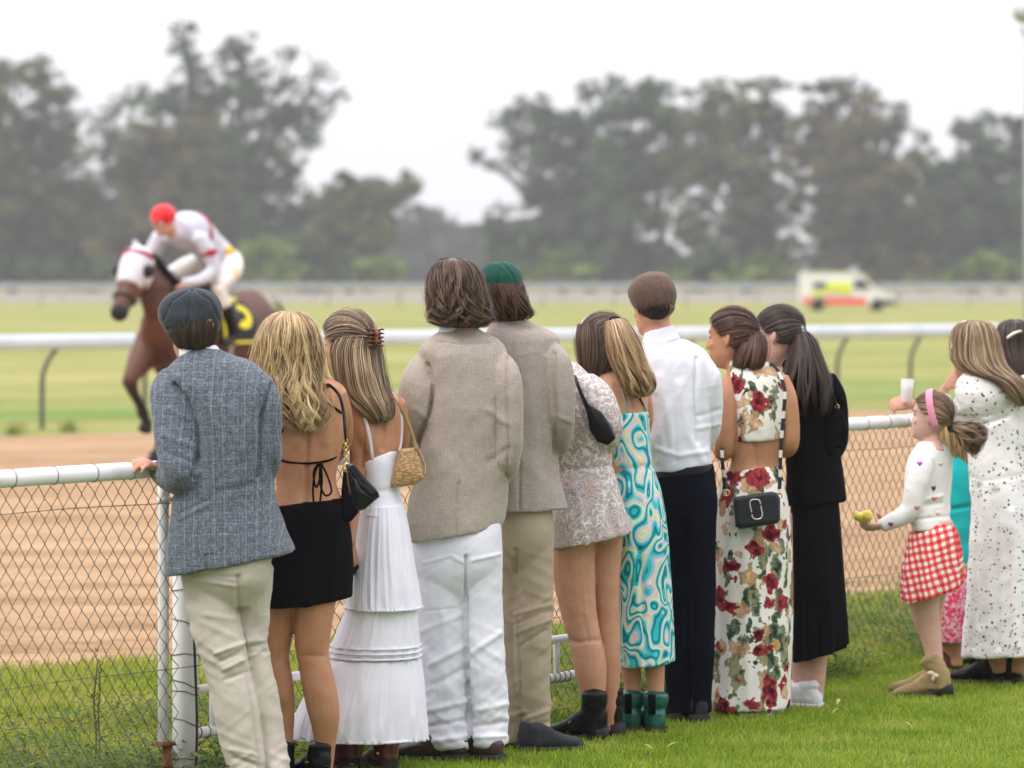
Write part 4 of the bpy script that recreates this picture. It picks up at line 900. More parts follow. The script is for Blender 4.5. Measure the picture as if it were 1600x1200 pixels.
for x, y_, d in ((448, 1208, 0), (506, 1206, -.03)):
    g = W(x, y_, Y+d); shoe(root, g[0], g[1]-.03, .45, BLKL, .25, .042, .13, .042, SOLEB, .02, name='boot')

# handbag of 2
def slab(pts, Yc, th, bul=.01, n=6):
    """soft bag body from its traced outline, with real thickness"""
    P2 = np.array([(p[0], p[1]) for p in pts], float); c = P2.mean(0); V, Fc = [], []
    m_ = len(P2)
    lay = [(-1, .80), (-.92, .93), (-.55, 1.0), (.55, 1.0), (.92, .93), (1, .80)]
    for f, k in lay:
        for x, y in P2: q = c+(np.array((x, y))-c)*k; V.append(W(q[0], q[1], Yc+f*th/2))
    for a in range(len(lay)-1):
        for j in range(m_): Fc.append((a*m_+j, a*m_+(j+1) % m_, (a+1)*m_+(j+1) % m_, (a+1)*m_+j))
    V.append(W(c[0], c[1], Yc-th/2-bul)); V.append(W(c[0], c[1], Yc+th/2+bul))
    for j in range(m_): Fc.append((len(V)-2, (j+1) % m_, j)); Fc.append((len(V)-1, (len(lay)-1)*m_+j, (len(lay)-1)*m_+(j+1) % m_))
    return V, Fc
def poly(pts, k=5):
    P = np.array(pts, float); out = []
    for i in range(len(P)):
        for j in range(k): out.append(P[i]*(1-j/k)+P[(i+1) % len(P)]*(j/k))
    return out
GL_ = leather('glossy_black_leather', (.004, .004, .005), .12, 40)
yb = Y-.19
bag = empty('handbag', W(562, 800, yb), 'glossy black leather shoulder bag with gold chain hanging from the blonde woman\'s shoulder', 'handbag')
mesh_obj('bag_body', fuse([slab(poly([(541, 728), (550, 724), (588, 766), (593, 776), (570, 796), (556, 798), (547, 770)]), yb, .07)], .004, 2, wr(.003, [([(548, 730), (566, 765), (586, 776)], -.004, 3), ([(556, 745), (562, 792)], .003, 5)], sc=(14, 14, 14), fine=.0004)), GL_, bag)
mesh_obj('flap', slab(poly([(543, 727), (552, 723), (592, 771), (584, 778), (560, 764)]), yb-.036, .012), GL_, bag)
mesh_obj('strap', stube([W(507, 604, Y+.0), W(516, 603, Y-.1), W(530, 618, Y-.14), W(537, 645, Y-.16), W(539, 672, yb), W(540, 688, yb)], [.008, .009, .0105, .012, .012, .008], 4, n=10, flat=.45, flatdir=(0, 1, 0)), BLKL, bag)
pcs = []
for k in range(8):
    c = W(540+.2*k, 690+k*5.0, yb); a = k*1.57
    pts = [c+np.array((math.cos(t)*.0065*abs(math.cos(a))+.001*math.sin(t), math.cos(t)*.0065*abs(math.sin(a)), math.sin(t)*.009)) for t in np.linspace(0, 6.28, 11)]
    pcs.append(tube(pts, [.0022]*11, 6, cap=False))
c = W(543, 731, yb-.01); pcs.append(tube([c+np.array((math.cos(t)*.016, 0, math.sin(t)*.014)) for t in np.linspace(0, 6.28, 15)], [.003]*15, 6, cap=False))
mesh_obj('chain', join(pcs), GOLD, bag)

# ================================================================== 3: woman in the white tiered dress
Y = 13.62
root = person('woman with streaked half-up hair in a long white tiered strap dress and burgundy boots', 592, Y)
tr_ = [(548, 592, 592, 592, .05), (540, 606, 606, 606, .065), (532, 622, 624, 620, .085), (530, 640, 630, 636, .1), (545, 670, 629, 668, .105), (560, 700, 627, 700, .1), (568, 730, 624, 730, .095), (574, 765, 622, 765, .09), (566, 800, 632, 800, .11), (562, 850, 634, 850, .11), (566, 900, 628, 900, .08)]
H3 = headpx(545, 540, Y, yaw=.8, pitch=.05, k=.97)
lg = [(580, 890, 0, 24), (567, 1000, 0, 22), (558, 1100, 0, 22), (552, 1180, 0, 14), (550, 1205, 0, 13)]
rg = [(612, 890, 0, 24), (614, 1000, 0, 24), (610, 1100, 0, 22), (608, 1180, 0, 14), (606, 1205, 0, 13)]
la = [(546, 628, -.01, 17), (554, 660, -.03, 18), (562, 700, -.05, 17), (560, 740, -.06, 14.5), (553, 790, -.1, 12), (547, 830, -.14, 10.5), (546, 850, -.15, 10)]
ra = [(618, 628, .03, 16), (626, 680, .1, 15), (618, 730, .2, 13)]
bp = H3.pieces()+[stube([W(556, 568, Y), W(565, 588, Y), W(572, 612, Y)], [.043, .046, .07], 3), Loft(tr_, Y, sh=.3).mesh(48), limb(Y, lg), limb(Y, rg), limb(Y, la), limb(Y, ra)]
bp += hand(W(546, 850, Y-.15), (0.02, .1, -1), (.6, -.8, 0), .85, .4)+hand(W(618, 732, Y+.22), (-.4, .8, .1), (0, 0, 1), .85, .5)
bo, bv = body(root, bp, SK1, .0055, wr(.0006, [([(600, 640), (598, 700)], -.004, 5), ([(568, 655), (574, 700)], .004, 8), ([(566, 640), (570, 690), (568, 730)], -.006, 3)], fine=.0003)); B = bvh(bv); H3.eyes(root)
m = M('white_cotton', .9, .15); m.col(m.ramp(m.noise(10, 3), [(.3, (.76, .765, .82)), (.7, (.83, .835, .88))])); h_ = m.bump(m.noise(1, 3, src=m.map((45, 45, 6))), .22, .006); m.bump(m.noise(350, 2), .3, .002, h_); m.b.inputs['Sheen Weight'].default_value = .2; WCOT = m.m
def pleats(k, a0, a1, seed=0, p=1.0, small=0):
    def f(T, U):
        q = np.stack([np.cos(U)*k*.36+seed*7, np.sin(U)*k*.36+T*.5, T*.8+seed], 1)
        base = 1-2*np.abs(vn(q)); b2 = 1-2*np.abs(vn(q*2.3+5)); b3 = vn(q*np.array((6, 6, 2)))
        return (a0+(a1-a0)*T**p)*(base*1.25+b2*.45)+small*b3
    return f
b1 = Loft([(566, 722, 625, 698, .1), (568, 735, 626, 715, .104), (572, 765, 625, 760, .1), (572, 785, 627, 780, .105), (564, 805, 634, 805, .125)], Y, sh=.3)
b2 = Loft([(566, 790, 630, 788, .118), (558, 820, 637, 820, .135), (550, 870, 644, 870, .155), (544, 920, 652, 920, .165), (542, 950, 656, 950, .168)], Y)
b3 = Loft([(546, 935, 650, 935, .15), (534, 970, 652, 970, .155), (522, 1000, 654, 1000, .16), (515, 1018, 655, 1018, .16), (514, 1030, 652, 1030, .15)], Y)
b4 = Loft([(508, 1028, 656, 1028, .168), (496, 1046, 658, 1046, .175), (482, 1082, 661, 1082, .185), (466, 1120, 663, 1120, .19), (457, 1152, 665, 1154, .192)], Y)
scal = lambda A, w_: (lambda T, U: A(T, U)+.004*(T > .97)*np.sin(U*60))
mesh_obj('bodice', fuse([b1.mesh(48)], .006, 2, wr(.002, [([(568, 770), (626, 765)], -.003, 6)], sc=(9, 9, 14))), WCOT, root)
for nm, b_, k, a0, a1, sd in (('skirt_tier', b2, 17, .001, .007, 1), ('skirt_tier', b3, 19, .002, .004, 2), ('skirt_ruffle', b4, 15, .002, .011, 3)):
    mesh_obj(nm, b_.mesh(260, scal(pleats(k, a0, a1, sd, 1, .0012), 1), nt=40), WCOT, root)
for yy, xl, xr, bb in ((1008, 519, 655, .166), (1016, 516, 656, .168), (1024, 513, 656.5, .17), (948, 540, 657, .17), (1151, 456, 665, .192)):
    ring = Loft([(xl-2.5, yy-1.6, xr+2.5, yy-1.6, bb+.006), (xl-2.5, yy+1.6, xr+2.5, yy+1.6, bb+.006)], Y); mesh_obj('lace_trim', ring.mesh(200, lambda T, U: .003*np.sin(U*15+1.3*np.sin(U*3+3))+.002*np.sin(U*90), nt=3), WCOT, root)
for pts in ([(540, 627), (553, 630), (568, 648), (577, 680), (582, 718)], [(612, 613), (622, 632), (627, 660), (626, 690), (623, 705)]):
    lace(root, 'dress_strap', B, Y, pts, .0062, WCOT, .003, flat=.5)
STK = hairm('hair_streaked', [(.04, .025, .015), (.12, .078, .042), (.33, .225, .12), (.6, .44, .27)], .4)
tail = Loft([(535, 520, 592, 525, .06, -.03), (522, 545, 594, 550, .085, -.02), (526, 580, 598, 580, .09, -.03), (532, 610, 605, 608, .075, -.05), (556, 632, 612, 632, .05, -.085), (578, 650, 612, 648, .025, -.1), (590, 660, 606, 658, .01, -.105)], Y, sh=.25)
sk = lambda T, U: (np.cos(U) < -.25) & (np.sin(U) > -.35) & (T < .45)
hair_obj(root, [pulled(H3, (.012, -.112, .02), 1500, 4, low=-.2, lift=1.0), cap_hull(H3, -.2), fall(tail, 1000, 8, .004, .8, 26, .008, sk, .005, 24, .02, .7, .3, .002), hull(tail, .92, sk, val=.1)], STK)
m = M('tortoiseshell', .2, .5); m.col(m.ramp(m.noise(60, 2), [(.4, (.02, .008, .005)), (.6, (.22, .07, .02))])); TORT = m.m
cl = H3.w((.012, -.135, .02)); pcs = [boxp(cl, (.02, .03, .05), rotz(.5))]
for s_ in (-1, 1):
    for k in range(5):
        b0 = cl+np.array((s_*.006, -.005, .03-.014*k)); pcs.append(stube([b0, b0+np.array((s_*.016, -.02, .004)), b0+np.array((s_*.02, .01, .0))], [.0045, .004, .0025], 3, n=6))
mesh_obj('claw_clip', fuse(pcs, .003, 1), TORT, root)
BUR = leather('burgundy_leather', (.16, .025, .03), .4)
for x, d, a in ((548, 0, .6), (607, -.02, .3)):
    g = W(x, 1200, Y+d); shoe(root, g[0], g[1]-.05, a, BUR, .26, .046, .2, .06, SOLEB, .03, name='boot')
# clutch seen behind skirt
o = mesh_obj('clutch_purse', fuse([slab(poly([(541, 866), (556, 873), (561, 886), (552, 900), (541, 902)]), Y-.12, .03)], .004, 2), BLKL)
prop(o, 'small black purse held low between the black mini skirt and the white dress', 'purse')
# tan bag
m = M('croc_leather', .35, .5); vv = m.vor(85, m.map((.5, 1, 1.3)), out='Distance', feature='DISTANCE_TO_EDGE'); m.col(m.ramp(vv, [(0, (.28, .16, .06)), (.2, (.52, .33, .15))])); m.bump(vv, .5, .004); CROC = m.m
yb = Y-.06; Yg = yb
bag = empty('handbag', W(640, 760, yb), 'tan crocodile-pattern trapezoid handbag hanging beside the white dress', 'handbag')
mesh_obj('bag_body', fuse([slab(poly([(625, 701), (650, 699), (657, 722), (663, 747), (650, 757), (612, 763), (610, 756), (617, 728)]), yb, .07)], .004, 2), CROC, bag)
mesh_obj('handle', stube(pxs(yb, [(650, 704, -.04), (645, 680, -.04), (635, 655, -.05), (625, 634, -.07), (618, 622, -.06), (612, 622, .02)]), [.006]*6, 4, n=8, flat=.6), leather('tan_strap', (.4, .24, .1)), bag)
mesh_obj('handle', stube(pxs(yb, [(663, 742, 0), (664, 728, .02), (655, 705, .03), (640, 670, .02), (626, 640, .0)]), [.004]*5, 4, n=8), leather('tan_strap', (.4, .24, .1)), bag)
# ================================================================== 4: long-haired man, beige blazer, white trousers
def linen(nm, c): return cloth(nm, c, .07, 420, .95, .2, .45, .17)
LIN1 = linen('beige_linen', (.375, .325, .265)); LIN2 = linen('taupe_linen', (.345, .298, .25))
Y = 13.9
root = person('tall man with long wavy brown hair, beige blazer and white trousers', 715, Y)
jr = [(692, 516, 752, 518, .055), (672, 528, 776, 530, .08), (656, 545, 790, 545, .11), (662, 570, 792, 566, .125), (668, 610, 790, 600, .135), (668, 650, 789, 640, .14), (658, 700, 790, 700, .138), (652, 740, 796, 745, .135), (640, 780, 792, 785, .14), (636, 820, 789, 812, .15), (641, 845, 784, 824, .152)]
ls = [(682, 554, .0, 14), (670, 566, -.02, 21), (660, 586, -.04, 28), (652, 615, -.06, 29), (647, 650, -.05, 27), (646, 676, .02, 22), (644, 700, .14, 18)]
rs = [(762, 552, .02, 14), (778, 568, -.0, 21), (790, 592, -.03, 25), (793, 640, -.04, 24), (794, 690, -.04, 23), (791, 722, -.02, 21), (788, 738, .08, 17), (784, 738, .2, 15)]
tp_ = [(650, 815, 782, 815, .115), (644, 850, 784, 845, .13), (646, 890, 784, 885, .125), (662, 915, 770, 912, .1), (690, 940, 750, 938, .06)]
tl = [(690, 870, 0, 43), (690, 950, 0, 39), (694, 1020, 0, 37), (699, 1080, 0, 35), (703, 1130, 0, 34), (706, 1158, 0, 36), (706, 1167, 0, 34)]
tr = [(744, 865, -.01, 41), (752, 950, -.01, 33), (757, 1020, -.02, 31), (762, 1080, -.02, 29), (765, 1130, -.02, 28), (764, 1152, -.02, 31), (764, 1162, -.02, 29)]
H4 = headpx(708, 461, Y, yaw=.75, pitch=.04, k=.96)
bp = H4.pieces()+[stube([W(716, 490, Y), W(720, 508, Y), W(724, 535, Y)], [.055, .057, .08], 3), Loft(shrink(jr, .74), Y, sh=.25).mesh(36), Loft(shrink(tp_, .72), Y).mesh(36), limb(Y, thin(ls)), limb(Y, thin(rs)), limb(Y, thin(tl)), limb(Y, thin(tr))]
bp += hand(W(644, 702, Y+.16), (-.3, .9, 0), (0, 0, 1), 1, .5)+hand(W(784, 738, Y+.22), (-.5, .8, 0), (0, 0, 1), 1, .5, -1)
body(root, bp, SK2, .006); H4.eyes(root)
jc = [([(684, 534), (722, 538), (762, 536)], -.004, 2), ([(716, 755), (712, 842)], -.004, 2), ([(668, 570), (678, 600), (672, 640), (660, 672), (654, 690)], -.008, 4), ([(795, 560), (792, 620), (796, 700), (790, 742)], -.007, 4), ([(722, 530), (724, 680), (714, 835)], -.0015, 2.5), ([(672, 600), (664, 650)], .004, 6), ([(690, 560), (680, 700)], .003, 12), ([(775, 580), (765, 680), (785, 740)], .005, 12), ([(650, 640), (672, 660)], .003, 6), ([(765, 720), (795, 700)], -.003, 6), ([(700, 720), (690, 830)], .003, 14), ([(760, 640), (790, 660)], .004, 7)]
garment('blazer', root, [Loft(jr, Y, sh=.25).mesh(56), limb(Y, ls), limb(Y, rs), Loft([(690, 512, 748, 514, .055), (686, 522, 756, 523, .067), (684, 532, 762, 533, .08)], Y).mesh(36)], LIN1, wr(.003, jc, sc=(6, 6, 10), tilt=.9, seed=11), .0065, 3)
WTR = cloth('white_denim', (.74, .75, .79), .04, sheen=.1, wrinkle=.35)
kc = [([(728, 870), (728, 960), (731, 1060), (736, 1180)], -.012, 3.5), ([(662, 880), (705, 868), (725, 880)], .0035, 3), ([(735, 876), (780, 866)], .0035, 3), ([(664, 955), (712, 950)], -.002, 2), ([(662, 985), (720, 960)], .003, 6), ([(670, 1040), (724, 1010)], .005, 6), ([(678, 1070), (726, 1045)], -.004, 6), ([(674, 1110), (730, 1095)], .005, 6), ([(672, 1135), (728, 1125)], -.005, 5), ([(680, 1158), (730, 1150)], .005, 5), ([(744, 1110), (788, 1100)], .004, 6), ([(742, 1135), (790, 1128)], -.005, 5), ([(742, 1152), (790, 1150)], .005, 4), ([(738, 1020), (780, 990)], .004, 6), ([(700, 880), (690, 950), (700, 1020)], .002, 8)]
garment('trousers', root, [Loft(tp_, Y).mesh(48), limb(Y, tl), limb(Y, tr)], WTR, wr(.003, kc, [(840, .0015), (960, .003), (1040, .005), (1120, .007), (1175, .007)], sc=(12, 12, 24), tilt=.7, seed=14), .0055, 6)
mesh_obj('shirt_collar', Loft([(688, 508, 744, 510, .056), (684, 520, 750, 521, .066)], Y+.006, sh=.3).mesh(36), plain('white_shirt_collar', (.8, .8, .8), .8), root)
CUR = hairm('hair_brown_waves', [(.016, .009, .006), (.045, .024, .014), (.11, .06, .033), (.28, .16, .075)], .4)
h = Loft([(702, 404, 714, 404, .015), (688, 409, 730, 409, .065), (679, 424, 744, 425, .095), (676, 448, 750, 448, .11), (678, 472, 756, 472, .115), (682, 492, 758, 490, .11), (688, 503, 754, 502, .1), (702, 512, 744, 512, .07)], Y, sh=.15)
sk = lambda T, U: (np.sin(U+.9) > .3) & (T > .22) & (np.cos(U) < .5)
hair_obj(root, [fall(h, 1700, 15, .03, 1.6, 46, .014, sk, .0045, 30, 0, .62, .6, .004), fall(h, 500, 16, .045, 2.0, 28, .02, sk, .0045, 30, .3, .9, .6, .004), hull(h, .92, sk, val=.15)], CUR)
DBR = leather('dark_brown_leather', (.045, .025, .02), .35)
SUE = leather('brown_suede', (.07, .055, .045), .8)
for x, y_, d, a in ((722, 1188, -.03, 1.25), (776, 1186, -.05, .9)):
    g = W(x, y_, Y+d); shoe(root, g[0], g[1]-.02, a, DBR, .3, .046, 0, .045, SOLEB, .012)

# ================================================================== 5: green cap
Y = 14.2
root = person('man in dark green cap, taupe blazer and khaki trousers', 835, Y)
jr = [(772, 502, 822, 502, .055), (764, 512, 846, 512, .08), (758, 524, 872, 526, .105), (752, 545, 874, 548, .12), (752, 580, 872, 580, .13), (756, 640, 870, 640, .135), (762, 690, 874, 690, .13), (768, 730, 872, 730, .13), (768, 770, 880, 768, .14), (766, 797, 888, 796, .145)]
rs = [(842, 538, .02, 14), (858, 553, -.01, 21), (870, 574, -.04, 24), (875, 620, -.05, 23), (876, 660, -.04, 21), (872, 690, .02, 19), (868, 700, .14, 16)]
ls = [(775, 545, 0, 20), (766, 600, .02, 22), (762, 660, .08, 22), (760, 700, .2, 17)]
tp_ = [(780, 780, 862, 780, .11), (776, 810, 864, 810, .125), (778, 850, 864, 845, .125), (790, 875, 852, 873, .1), (805, 900, 840, 898, .06)]
tl = [(800, 840, .03, 26), (800, 920, .04, 24), (800, 1000, .04, 24), (803, 1060, .04, 22), (808, 1110, .04, 21), (806, 1150, .04, 22), (806, 1160, .04, 21)]
tr = [(832, 840, -.02, 33), (834, 920, -.02, 30), (832, 990, -.02, 28), (832, 1050, -.02, 27), (836, 1100, -.02, 23), (838, 1140, -.02, 20), (840, 1153, -.02, 19)]
H5 = headpx(785, 469, Y, yaw=.5, pitch=.03, k=.93)
bp = H5.pieces()+[stube([W(794, 488, Y), W(797, 503, Y), W(800, 525, Y)], [.055, .057, .08], 3), Loft(shrink(jr, .74), Y, sh=.25).mesh(36), Loft(shrink(tp_, .72), Y).mesh(36), limb(Y, thin(ls)), limb(Y, thin(rs)), limb(Y, thin(tl)), limb(Y, thin(tr))]
bp += hand(W(866, 706, Y+.24), (-.5, .8, 0), (0, 0, 1), 1, .5, -1)+hand(W(760, 702, Y+.22), (-.3, .8, 0), (0, 0, 1), 1, .5)
body(root, bp, SK2, .0065); H5.eyes(root)
jc = [([(812, 715), (812, 797)], -.005, 2), ([(866, 552), (864, 600), (868, 650), (866, 690), (868, 712)], -.008, 4), ([(800, 520), (806, 650), (812, 796)], -.0015, 2.5), ([(770, 510), (800, 516), (826, 514)], -.003, 2.5), ([(850, 560), (856, 690)], .003, 8), ([(872, 650), (892, 660)], .003, 5), ([(830, 600), (836, 780)], .0025, 14)]
garment('blazer', root, [Loft(jr, Y, sh=.25).mesh(56), limb(Y, ls), limb(Y, rs), Loft([(770, 500, 824, 500, .06), (764, 510, 836, 510, .075), (762, 519, 848, 520, .09)], Y).mesh(36)], LIN2, wr(.003, jc, sc=(6, 6, 10), tilt=.9, seed=21), .0065, 3)
KH2 = cloth('khaki_chino', (.39, .32, .22), .07, sheen=.1, wrinkle=.3)
kc = [([(806, 860), (808, 960), (812, 1060), (820, 1150)], -.008, 3.5), ([(805, 960), (858, 945)], .004, 4), ([(806, 975), (858, 955)], -.004, 4), ([(808, 990), (856, 968)], .004, 4), ([(812, 1010), (852, 985)], -.003, 4), ([(784, 850), (806, 870)], .003, 4), ([(818, 1125), (855, 1110)], .004, 4), ([(820, 1138), (856, 1128)], -.004, 4), ([(786, 1120), (822, 1112)], .003, 4)]
garment('trousers', root, [Loft(tp_, Y).mesh(48), limb(Y, tl), limb(Y, tr)], KH2, wr(.003, kc, [(800, .002), (900, .004), (970, .009), (1040, .004), (1120, .007), (1160, .007)], sc=(9, 9, 20), tilt=.6, seed=24), .0055, 6)
h = Loft([(752, 442, 816, 442, .108), (755, 455, 818, 455, .112), (758, 466, 822, 466, .11), (764, 480, 827, 480, .105), (770, 492, 831, 490, .09), (778, 503, 822, 500, .07)], Y, sh=.1)
sk = lambda T, U: (np.sin(U+.7) > .35)
hair_obj(root, [fall(h, 1200, 25, .02, 1.6, 40, .012, sk, .0045, 22, 0, .65, .6, .004), hull(h, .93, sk, val=.15)], hairm('hair_auburn_brown', [(.02, .01, .007), (.06, .029, .016), (.14, .07, .038)], .4))
GRN = cloth('green_felt', (.008, .065, .042), .25, rough=.95, thread=.1, wrinkle=.5)
cp = Loft([(778, 409, 786, 409, .02), (758, 414, 805, 414, .07), (746, 427, 815, 427, .1), (744, 443, 818, 443, .112), (748, 456, 818, 457, .11), (754, 465, 816, 466, .104)], Y+.01, sh=.1)
mesh_obj('cap', fuse([cp.mesh(48)], .005, 2, wr(.003, [([(784, 410), (778, 440), (774, 466)], -.004, 2), ([(784, 411), (800, 430), (808, 460)], -.003, 2), ([(756, 456), (784, 460), (816, 456)], -.004, 2)], sc=(16, 16, 20), seed=2)), GRN, root)
for x, y_, d, a in ((806, 1172, .06, .9), (818, 1174, -.06, -1.15)):
    g = W(x, y_, Y+d); shoe(root, g[0], g[1]-.02, a, leather('charcoal_suede', (.02, .022, .025), .85), .24, .05, .09, .045, SOLEB, .01)

# ================================================================== 6: paisley dress
def paisley():
    m = M('paisley_print', .9, .15); d = m.noise(11, 2, out='Color'); c = m.mix(.12, m.co, d, 'ADD')
    v = m.vor(16, c); n1 = m.noise(62, 2, .7); n2 = m.noise(9, 2)
    base = m.ramp(n1, [(.4, (.72, .67, .62)), (.48, (.66, .58, .52)), (.53, (.13, .16, .24)), (.57, (.72, .65, .6)), (.62, (.36, .19, .11)), (.68, (.66, .55, .46))], False)
    ring = m.ramp(m.math('FRACT', m.math('MULTIPLY', v, 5)), [(0, (.66, .62, .6)), (.35, (.5, .3, .2)), (.55, (.66, .6, .55)), (.8, (.22, .24, .3))])
    msk = m.ramp(m.noise(7, 1), [(.5, (0, 0, 0)), (.56, (1, 1, 1))]); m.col(m.mix(m.math('MULTIPLY', msk, .75), base, ring)); m.bump(m.noise(24, 4), .4, .006); return m.m
PAI = paisley(); Y = 14.5
root = person('woman in short long-sleeved paisley dress and black ankle boots, head hidden behind the green-capped man', 915, Y)
tr_ = [(858, 565, 900, 568, .05), (850, 585, 925, 590, .09), (852, 615, 940, 618, .11), (864, 650, 950, 655, .115), (872, 690, 955, 692, .11), (874, 725, 956, 725, .1), (870, 760, 965, 758, .12), (866, 800, 975, 795, .135), (862, 835, 982, 815, .14), (862, 857, 986, 832, .14)]
H6 = headpx(828, 572, Y+.14, yaw=.7, pitch=.3, k=.92)
lg = [(893, 830, 0, 36), (897, 900, 0, 33), (905, 960, 0, 28), (915, 1000, 0, 25), (922, 1040, 0, 26), (926, 1075, 0, 21), (928, 1120, 0, 15), (926, 1145, 0, 15)]
rg = [(945, 820, .08, 30), (945, 900, .08, 24), (948, 960, .08, 20), (950, 1010, .08, 20), (953, 1050, .08, 17), (953, 1120, .08, 12), (952, 1140, .08, 12)]
ra = [(912, 600, -.04, 22), (930, 620, -.07, 26), (944, 650, -.08, 27), (948, 672, -.06, 25), (938, 692, .0, 22), (915, 700, .12, 17)]
la = [(862, 600, .03, 20), (850, 650, .1, 20), (848, 690, .2, 15)]
bp = H6.pieces()+[stube([W(838, 586, Y+.12), W(855, 592, Y+.06), W(876, 602, Y)], [.043, .046, .07], 3), Loft(shrink(tr_, .74), Y, sh=.2).mesh(40), limb(Y, lg), limb(Y, rg), limb(Y, thin(ra)), limb(Y, thin(la))]
bp += hand(W(912, 702, Y+.14), (-.7, .6, 0), (0, 0, 1), .85, .5)+hand(W(848, 692, Y+.22), (-.4, .8, 0), (0, 0, 1), .85, .5)
body(root, bp, skin('skin_tan_warm', (.55, .31, .2)), .0055, wr(.0005, [([(888, 1000), (900, 1004), (938, 1000)], -.003, 5), ([(912, 965), (918, 1000)], -.002, 5)], fine=.0003)); H6.eyes(root)
garment('paisley_dress', root, [Loft(tr_, Y, sh=.2).mesh(64, lambda T, U: .006*np.clip(T-.55, 0, 1)*2*np.sin(U*9+1)), limb(Y, ra), limb(Y, la)], PAI, wr(.004, [([(915, 700), (935, 712), (955, 700)], -.006, 4), ([(880, 735), (955, 728)], -.005, 6), ([(900, 620), (925, 690)], -.005, 5), ([(900, 760), (915, 850)], .004, 8), ([(950, 760), (968, 830)], .004, 8)], sc=(9, 9, 12), seed=31), .0065, 2)
hh = Loft([(822, 522, 832, 522, .02), (796, 536, 856, 536, .08), (790, 562, 864, 562, .1), (794, 595, 866, 595, .1), (806, 625, 856, 625, .06)], Y+.14)
hair_obj(root, [fall(hh, 500, 31, .01, 1, 30, .008, lambda T, U: (np.sin(U) > .5) & (T > .2), .005, 16), hull(hh, .93, lambda T, U: (np.sin(U) > .5) & (T > .2))], HB)
for x, y_, d, a, kk in ((940, 1160, -.02, 1.3, 1), (963, 1158, .1, .8, 1)):
    g = W(x, y_, Y+d); shoe(root, g[0], g[1]-.02, a, BLKL, .27, .045, .185, .05, SOLEB, .035, name='boot')
yb = Y-.2
bag = empty('handbag', W(938, 694, yb), 'soft black leather pouch bag tucked under the paisley sleeve', 'handbag')
mesh_obj('bag_body', fuse([slab(poly([(908, 612), (918, 630), (940, 645), (956, 668), (960, 684), (950, 695), (934, 690), (922, 672), (916, 640)]), yb, .06)], .004, 3, wr(.003, (), sc=(14, 14, 14))), BLKL, bag)
mesh_obj('strap', stube(pxs(yb, [(898, 588, .08), (904, 604, .02), (912, 625, 0), (920, 645, -.03)]), [.007]*4, 4, n=8), BLKL, bag)

# ================================================================== 7: turquoise swirl dress
def swirl():
    m = M('swirl_print', .6, .3); f = m.noise(8.8, .2, .3, dist=.8, src=m.map((1.2, 1.2, .85))); v = m.math('FRACT', m.math('MULTIPLY', f, 6.5))
    T_ = (.0, .2, .24); C_ = (.03, .5, .54); Wt = (.72, .78, .66); Yl = (.72, .7, .3); Pk = (.74, .48, .55); Li = (.5, .42, .68)
    m.col(m.ramp(v, [(0, T_), (.1, T_), (.13, C_), (.24, C_), (.28, (.45, .78, .6)), (.36, Wt), (.44, Yl), (.54, Pk), (.6, Wt), (.68, Li), (.74, (.2, .66, .66)), (.8, C_), (.9, C_), (.94, T_)])); m.bump(m.noise(20, 3), .35, .006); return m.m
SWI = swirl(); Y = 14.75
root = person('blonde woman in turquoise marbled midi dress and green ankle gumboots', 1000, Y)
tr_ = [(938, 570, 985, 575, .05), (928, 584, 1000, 588, .08), (926, 602, 1010, 604, .1), (932, 630, 1012, 630, .105), (942, 660, 1012, 660, .1), (948, 700, 1014, 700, .095), (958, 740, 1020, 740, .095), (962, 780, 1032, 780, .12), (960, 830, 1040, 830, .13), (970, 880, 1032, 880, .09)]
H7 = headpx(942, 538, Y, yaw=.55, pitch=.1, k=.93)
lg = [(986, 880, .03, 20), (985, 960, .03, 19), (986, 1040, .02, 16), (988, 1070, .02, 13.5), (989, 1110, .02, 12)]
rg = [(1018, 880, 0, 20), (1020, 960, 0, 19), (1023, 1040, -.01, 16), (1024, 1070, -.01, 13.5), (1025, 1110, -.01, 12)]
la = [(937, 600, -.02, 17), (936, 630, .0, 17), (930, 670, .06, 16), (925, 700, .15, 13)]
ra = [(1000, 602, .02, 14), (1008, 650, .1, 14), (1000, 690, .2, 12)]
bp = H7.pieces()+[stube([W(950, 558, Y), W(958, 573, Y), W(966, 595, Y)], [.042, .044, .07], 3), Loft(tr_, Y, sh=.25).mesh(44), limb(Y, lg), limb(Y, rg), limb(Y, la), limb(Y, ra)]
bp += hand(W(925, 702, Y+.17), (-.4, .8, 0), (0, 0, 1), .83, .5)+hand(W(1000, 692, Y+.22), (-.4, .8, 0), (0, 0, 1), .83, .5)
bo, bv = body(root, bp, SK3, .0055, wr(.0005, [([(975, 600), (985, 640)], -.004, 5), ([(944, 615), (950, 640)], -.004, 4), ([(955, 600), (964, 640)], .004, 7)], fine=.0003)); B = bvh(bv); H7.eyes(root)
dr = Loft([(950, 648, 1013, 643, .104), (948, 662, 1014, 655, .108), (950, 700, 1017, 700, .104), (958, 735, 1023, 735, .104), (960, 780, 1034, 775, .13), (957, 830, 1042, 825, .145), (957, 900, 1046, 895, .14), (962, 970, 1050, 965, .135), (968, 1020, 1052, 1015, .132), (970, 1041, 1053, 1033, .13)], Y, sh=.2)
garment('marbled_dress', root, [dr.mesh(72, lambda T, U: .005*np.clip(T-.4, 0, 1)*2*np.sin(U*8+2))], SWI, wr(.003, [([(962, 735), (1020, 728)], -.004, 6), ([(1000, 860), (1008, 1035)], -.006, 5), ([(980, 760), (985, 900)], .003, 8)], sc=(8, 8, 8), seed=41), .006, 2)
for pts in ([(972, 608), (976, 625), (982, 645)], [(1000, 620), (1004, 632), (1008, 646)]): lace(root, 'dress_strap', B, Y, pts, .003, plain('turquoise_strap', (.2, .45, .45), .7), .002)
